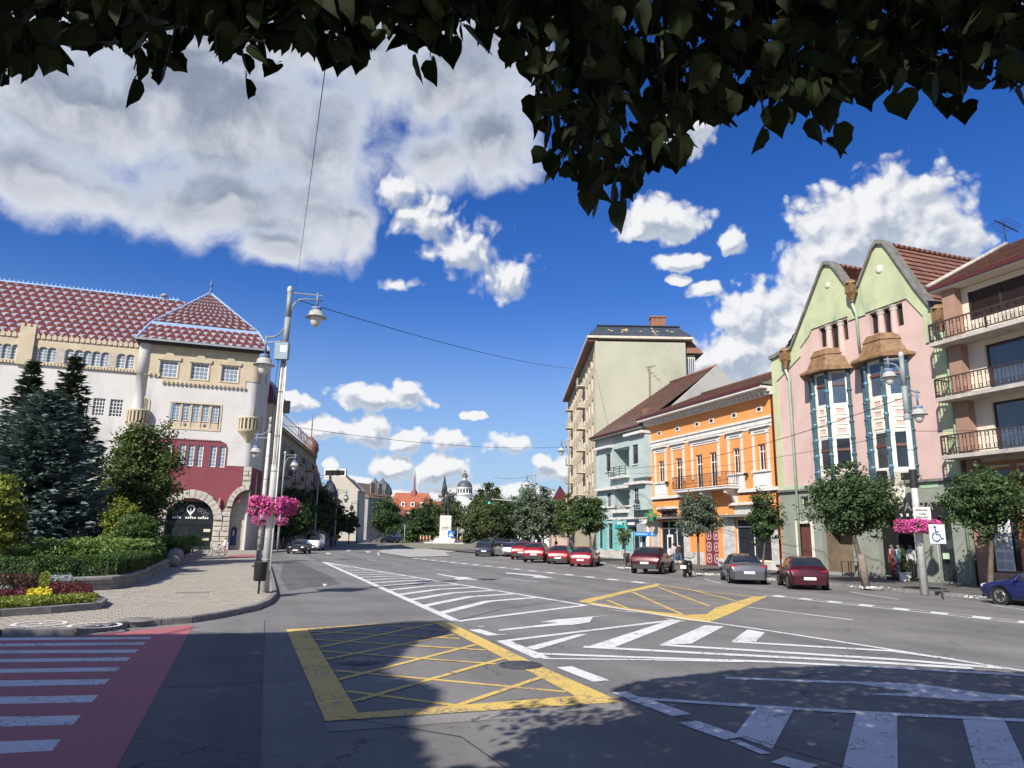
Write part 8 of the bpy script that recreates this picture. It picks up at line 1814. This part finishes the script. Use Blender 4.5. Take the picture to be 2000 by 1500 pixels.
# more posts along the left pavement
b2 = G(505, 1094, PH); z2_ = at(531, 818, b2.y).z - PH; P2 = lamp_post('second concrete post behind the corner lamp post with a small flower basket', b2, z2_ * .93, z2_, [(at(520, 855, b2.y).z - PH, (-.95, .1), 1.0, False)], 1.15, straps=True)
c = at(506, 1014, b2.y); flowers('small pink basket on the second post, left of the big basket', Vector((b2.x, b2.y, c.z)), .75, .42, 900)
b3 = G(541, 1079.5, PH); z3_ = at(553, 884, b3.y).z - PH; lamp_post('slim lamp post right of the corner post with one lantern over the road', b3, 0, z3_, [(z3_ - .2, (.97, .2), 1.0, True)], 1.15); c = at(549, 1018, b3.y); flowers('small pink basket right of the corner post, on the slim post', Vector((b3.x, b3.y, c.z)), .8, .42, 900)
for x, yb, yt, dx, lb in ((612, 1071, 925, 1, 'dark slim lamp post among the trees by the hotel'), (652, 1066, 955, 1, 'slim lamp post before the rust roofed house'), (696, 1061, 978, -1, 'slim lamp post before the white firewall')):
    b = G(x, yb, PH); zt_ = at(x + 3, yt, b.y).z - PH; lamp_post(lb, b, 0, zt_, [(zt_ - .2, (dx, .1), 1.4, True)], 1.4, 'distant lamp posts')
# right lamp post
b = G(1806, 1157, .12); Yr = b.y; zc = at(1776, 806, Yr).z - .12; zt = at(1762, 693, Yr).z - .12
RP = lamp_post('tall concrete lamp post with two bell lanterns before the pink house', b, zc, zt, [(at(1755, 700, Yr).z - .12, (-.85, .3), .62, True), (at(1785, 768, Yr).z - .22, (.9, .2), .68, False)], .9, r=.19)
z = at(1790, 935, Yr).z - .12; MB().lathe([(.16, z - .4), (.16, z + .4)], (0, 0, 0), 12).build('black_band', BLACKM, RP)
c = at(1792, 1028, Yr); flowers('large pink flower basket round the right lamp post', Vector((b.x, b.y, c.z)), .86, .30, 3600)
c = at(1801, 1003, Yr - .3); T = thing('supply_sign', 'white sign with black lettering above the right flower basket', 'sign', (c.x, c.y, c.z), R_(8)); MB().box(-.40, .40, -.02, .02, -.28, .28).build('panel', WHITE, T)
marks('sign_lettering', T, -.33, .33, -.021, .08, .2, 1, BLACKM, 14); marks('sign_lettering', T, -.2, .2, -.021, -.08, .04, 1, BLACKM, 7, seed=2); marks('sign_lettering', T, -.34, .34, -.021, -.22, -.1, 1, BLACKM, 9, seed=3)
p = G(1842, 1165, .12); T = thing('disabled_parking_sign', 'white and blue wheelchair parking sign on a thin pole', 'sign', (p.x, p.y, .12), R_(10)); zs2 = at(1831, 1043, p.y).z - .12; MB().tube([(0, 0, 0), (-.02, 0, zs2 + .2)], .03, 8).build('pole', STEEL, T)
MB().box(-.36, .36, -.05, -.03, zs2 - .38, zs2 + .38).build('panel', M('sign_pale_blue', (.62, .70, .78), .4, .04), T); NV = M('sign_navy', (.01, .015, .04), .5, .1)
ic = MB().tube([(-.08 + .17 * math.cos(t), -.058, zs2 - .12 + .17 * math.sin(t)) for t in [math.pi * (.62 + 1.25 * i / 14) for i in range(15)]], .02, 5).tube([(-.09, -.058, zs2 + .2), (-.07, -.058, zs2 - .02), (.08, -.058, zs2 - .02), (.17, -.058, zs2 - .2), (.24, -.058, zs2 - .17)], .024, 5).bar((-.08, -.058, zs2 + .09), (.06, -.058, zs2 + .09), .03).sphere((-.1, -.058, zs2 + .27), .05, .02, .05, 10, 6); ic.build('wheelchair_symbol', NV, T)
# far lamp post with two lanterns right of centre
b = Vector((at(1043, 1060, 95).x, 95, .12)); zt = at(1043, 926, 95).z - .12; lamp_post('far double lamp post rising above the silvery lime', b, 0, zt, [(zt - .2, (-1, 0), 1.0, True), (at(1050, 955, 95).z, (1, 0), .9, False)], 1.3, 'distant lamp posts')
b = Vector((at(1128, 1060, 80).x - 1.0, 80, .12)); zt = at(1122, 860, 80).z; lamp_post('lamp post standing before the tall block front', b, 0, zt, [(zt - .2, (-1, 0), .8, True)], 1.2, 'distant lamp posts')
# traffic light gantry and signs
p = Vector((at(1012, 1060, 98).x + 4, 98, .12)); T = thing('traffic_light', 'traffic light arm reaching over the road with green light', 'traffic light', (p.x, p.y, .12)); za = at(985, 982, 98).z; xe = at(958, 978, 98).x - p.x; MB().tube([(0, 0, 0), (0, 0, za - .3), (-.4, 0, za - .1), (xe, 0, za + .35)], [.1, .08, .07, .05], 8).build('mast', SHADE, T)
hb = MB().box(xe - .35, xe - .0, -.2, .1, za - .4, za + .9).build('signal_head', BLACKM, T); em = bpy.data.materials.new('green_signal'); em.use_nodes = True; bs = em.node_tree.nodes['Principled BSDF']; bs.inputs['Base Color'].default_value = (0, .3, .15, 1); bs.inputs['Emission Color'].default_value = (.02, .9, .45, 1); bs.inputs['Emission Strength'].default_value = 1.2
for i, m in enumerate((em, DARK, DARK)): MB().sphere((xe - .17, -.2, za - .18 + i * .42), .15, .05, .15, 10, 6).build('signal_lens', m, hb)
for x, yb, yt, Y, kind, lb in ((880, 1070, 1043, 118, 'ped', 'blue square pedestrian crossing sign before the monument'), (902, 1068, 1038, 119, 'round', 'round grey-backed traffic sign right of the monument'), (893, 1068, 1033, 120, 'none', 'plain pale marker pole right of the monument'), (789, 1068, 1028, 126, 'none', 'plain pale marker pole left of the monument bushes')):
    c = at(x, yb, Y); T = thing('traffic_sign', lb, 'sign', (c.x, Y, 0), 0, 'signs on the traffic island'); zt_ = at(x, yt, Y).z; MB().tube([(0, 0, 0), (0, 0, zt_ + .3)], .05, 8).build('pole', SHADE, T)
    if kind == 'ped': pn = MB().box(-.5, .5, -.08, -.05, zt_ - .5, zt_ + .5).build('panel', M('sign_blue', (.01, .14, .55), .4, .05), T); MB().add([(-.36, -.085, zt_ - .34), (.36, -.085, zt_ - .34), (0, -.085, zt_ + .34)], [(0, 1, 2)]).build('white_triangle', WHITE, pn); MB().box(-.05, .05, -.095, -.087, zt_ - .25, zt_ + .08).build('walker_symbol', NV, pn)
    if kind == 'round': MB().lathe([(.001, -.03), (.42, -.03), (.42, .0), (.001, .0)], (0, 0, 0), 20).build('disc', M('sign_grey', (.22, .23, .24), .5, .1), T, (0, -.07, zt_)).rotation_euler = (math.pi / 2, 0, 0)
# green pharmacy cross, blue direction sign, bin by the pale blue house
u, z = FR.uz(1271, 1006, 1.2); p = FR.o + FR.d * u - FR.n * 1.2; T = thing('pharmacy_cross', 'green pharmacy cross projecting before the orange house', 'sign', (p.x, p.y, z), R_(10)); PG = M('pharmacy_green', (.03, .22, .10), .4, .1); MB().prism([(-.18, -.55), (.18, -.55), (.18, -.18), (.55, -.18), (.55, .18), (.18, .18), (.18, .55), (-.18, .55), (-.18, .18), (-.55, .18), (-.55, -.18), (-.18, -.18)], -.1, .1, back=True).build('cross', PG, T); MB().bar((.1, 0, 0), (1.1, .45, 0), .06).build('bracket', BLACKM, T); MB().box(-.3, .3, -.12, -.102, -.03, .03).box(-.03, .03, -.119, -.1, -.3, .3).build('cross_mark', M('mark_orange', (.5, .25, .05), .5, .1), T)
p = G(1252, 1108, .12); T = thing('direction_sign', 'blue arrow direction sign with white lettering before the pale blue house', 'sign', (p.x + .3, p.y, .12), R_(6)); z = at(1257, 1043, p.y).z - .12; MB().prism([(-.75, z - .15), (.62, z - .15), (.8, z), (.62, z + .15), (-.75, z + .15)], -.05, -.02, back=True).build('panel', M('sign_bright_blue', (.02, .22, .62), .4, .05), T); marks('sign_lettering', T, -.65, .35, -.051, z - .07, z + .07, 1, WHITE, 9); MB().box(.5, .6, -.056, -.051, z - .06, z + .08).build('sign_symbol', WHITE, T); MB().tube([(-.75, 0, 0), (-.75, 0, z + .2)], .035, 8).build('pole', STEEL, T)
p = G(1224, 1107, .12); T = thing('litter_bin', 'dark litter bin beside the sapling before the teal shop', 'bin', (p.x, p.y, .12)); MB().lathe([(.2, .3), (.22, .32), (.24, .95), (.2, .97), (.2, .35)], (0, 0, 0), 12).build('drum', TRIMB, T); MB().tube([(0, 0, 0), (0, 0, .35)], .04, 6).build('foot', TRIMB, T)
# white gravel rings round the street trees
def ring(label, px, Yy, n=220, rx=.8):
    c = G(*px, .12); P = np.stack([RNG.normal(0, rx * .5, n), RNG.normal(0, rx * .4, n), RNG.uniform(.01, .05, n)], 1); V = leaf_quads(P, .11, np.array([0, 0, 1.5]))
    tag(quads('white_gravel', V, M('white_pebble', (.68, .67, .64), .9, .12, 9, 0), None, (c.x, c.y, .12)), label, 'gravel', kind='stuff')
for px, lb in (((1695, 1148), 'white gravel round the broad street tree'), ((1368, 1122), 'white gravel round the tree by the maroon gate'), ((1228, 1110), 'white gravel round the sapling'), ((1935, 1168), 'white gravel round the tree at the right edge'), ((1490, 1132), 'white gravel round the slender tree'), ((1165, 1100), 'white gravel round the tree near the red cars')): ring(lb, px, 0)
T = thing('tree_guard', 'pale wooden stake sleeve round the trunk of the broad street tree', 'tree guard', G(1692, 1147, .12)); MB().tube([(0, 0, 0), (-.12, .01, 1.5)], .17, 10).build('sleeve', BARK2, T)
# ---------------------------------------------------------------- overhead wires
def wire(label, pts, sag=.3, r=.014):
    A, B = pts; P_ = [A.lerp(B, i / 14) - Vector((0, 0, sag * 4 * (i / 14) * (1 - i / 14))) for i in range(15)]
    o = MB().tube([p - A for p in P_], r, 5).build('overhead_wire', BLACKM, None, A); tag(o, label, 'wire', 'overhead wires')
pole_t = at(576, 580, Yb); rp = at(1770, 775, Yr)
wire('wire from the left lamp post across the street to the tall block', (at(578, 585, Yb), at(1166, 722, 79)), .7, .016); wire('wire from the left lamp post up over the camera', (at(578, 562, Yb), at(645, 60, 6.0)), .05, .0055)
wire('wire from the second left post to the tall block front', (at(535, 828, b2.y), at(1118, 872, 95)), .8, .02); wire('wire from the right lamp post along the orange house', (rp, at(1180, 914, 72)), 1.0, .018); wire('lower thin wire across the pink and orange fronts', (at(1780, 842, Yr), at(1180, 925, 74)), .6, .012); wire('wire across the olive side wall of the tall block', (at(1166, 722, 79), at(1345, 732, 84)), .1, .018)
wire('wire from the right lamp post to the balcony house', (at(1780, 842, Yr), at(2010, 836, 33)), .05, .012); wire('thin wire hanging far over the square', (at(965, 932, 95), at(1043, 928, 95)), .3, .02)
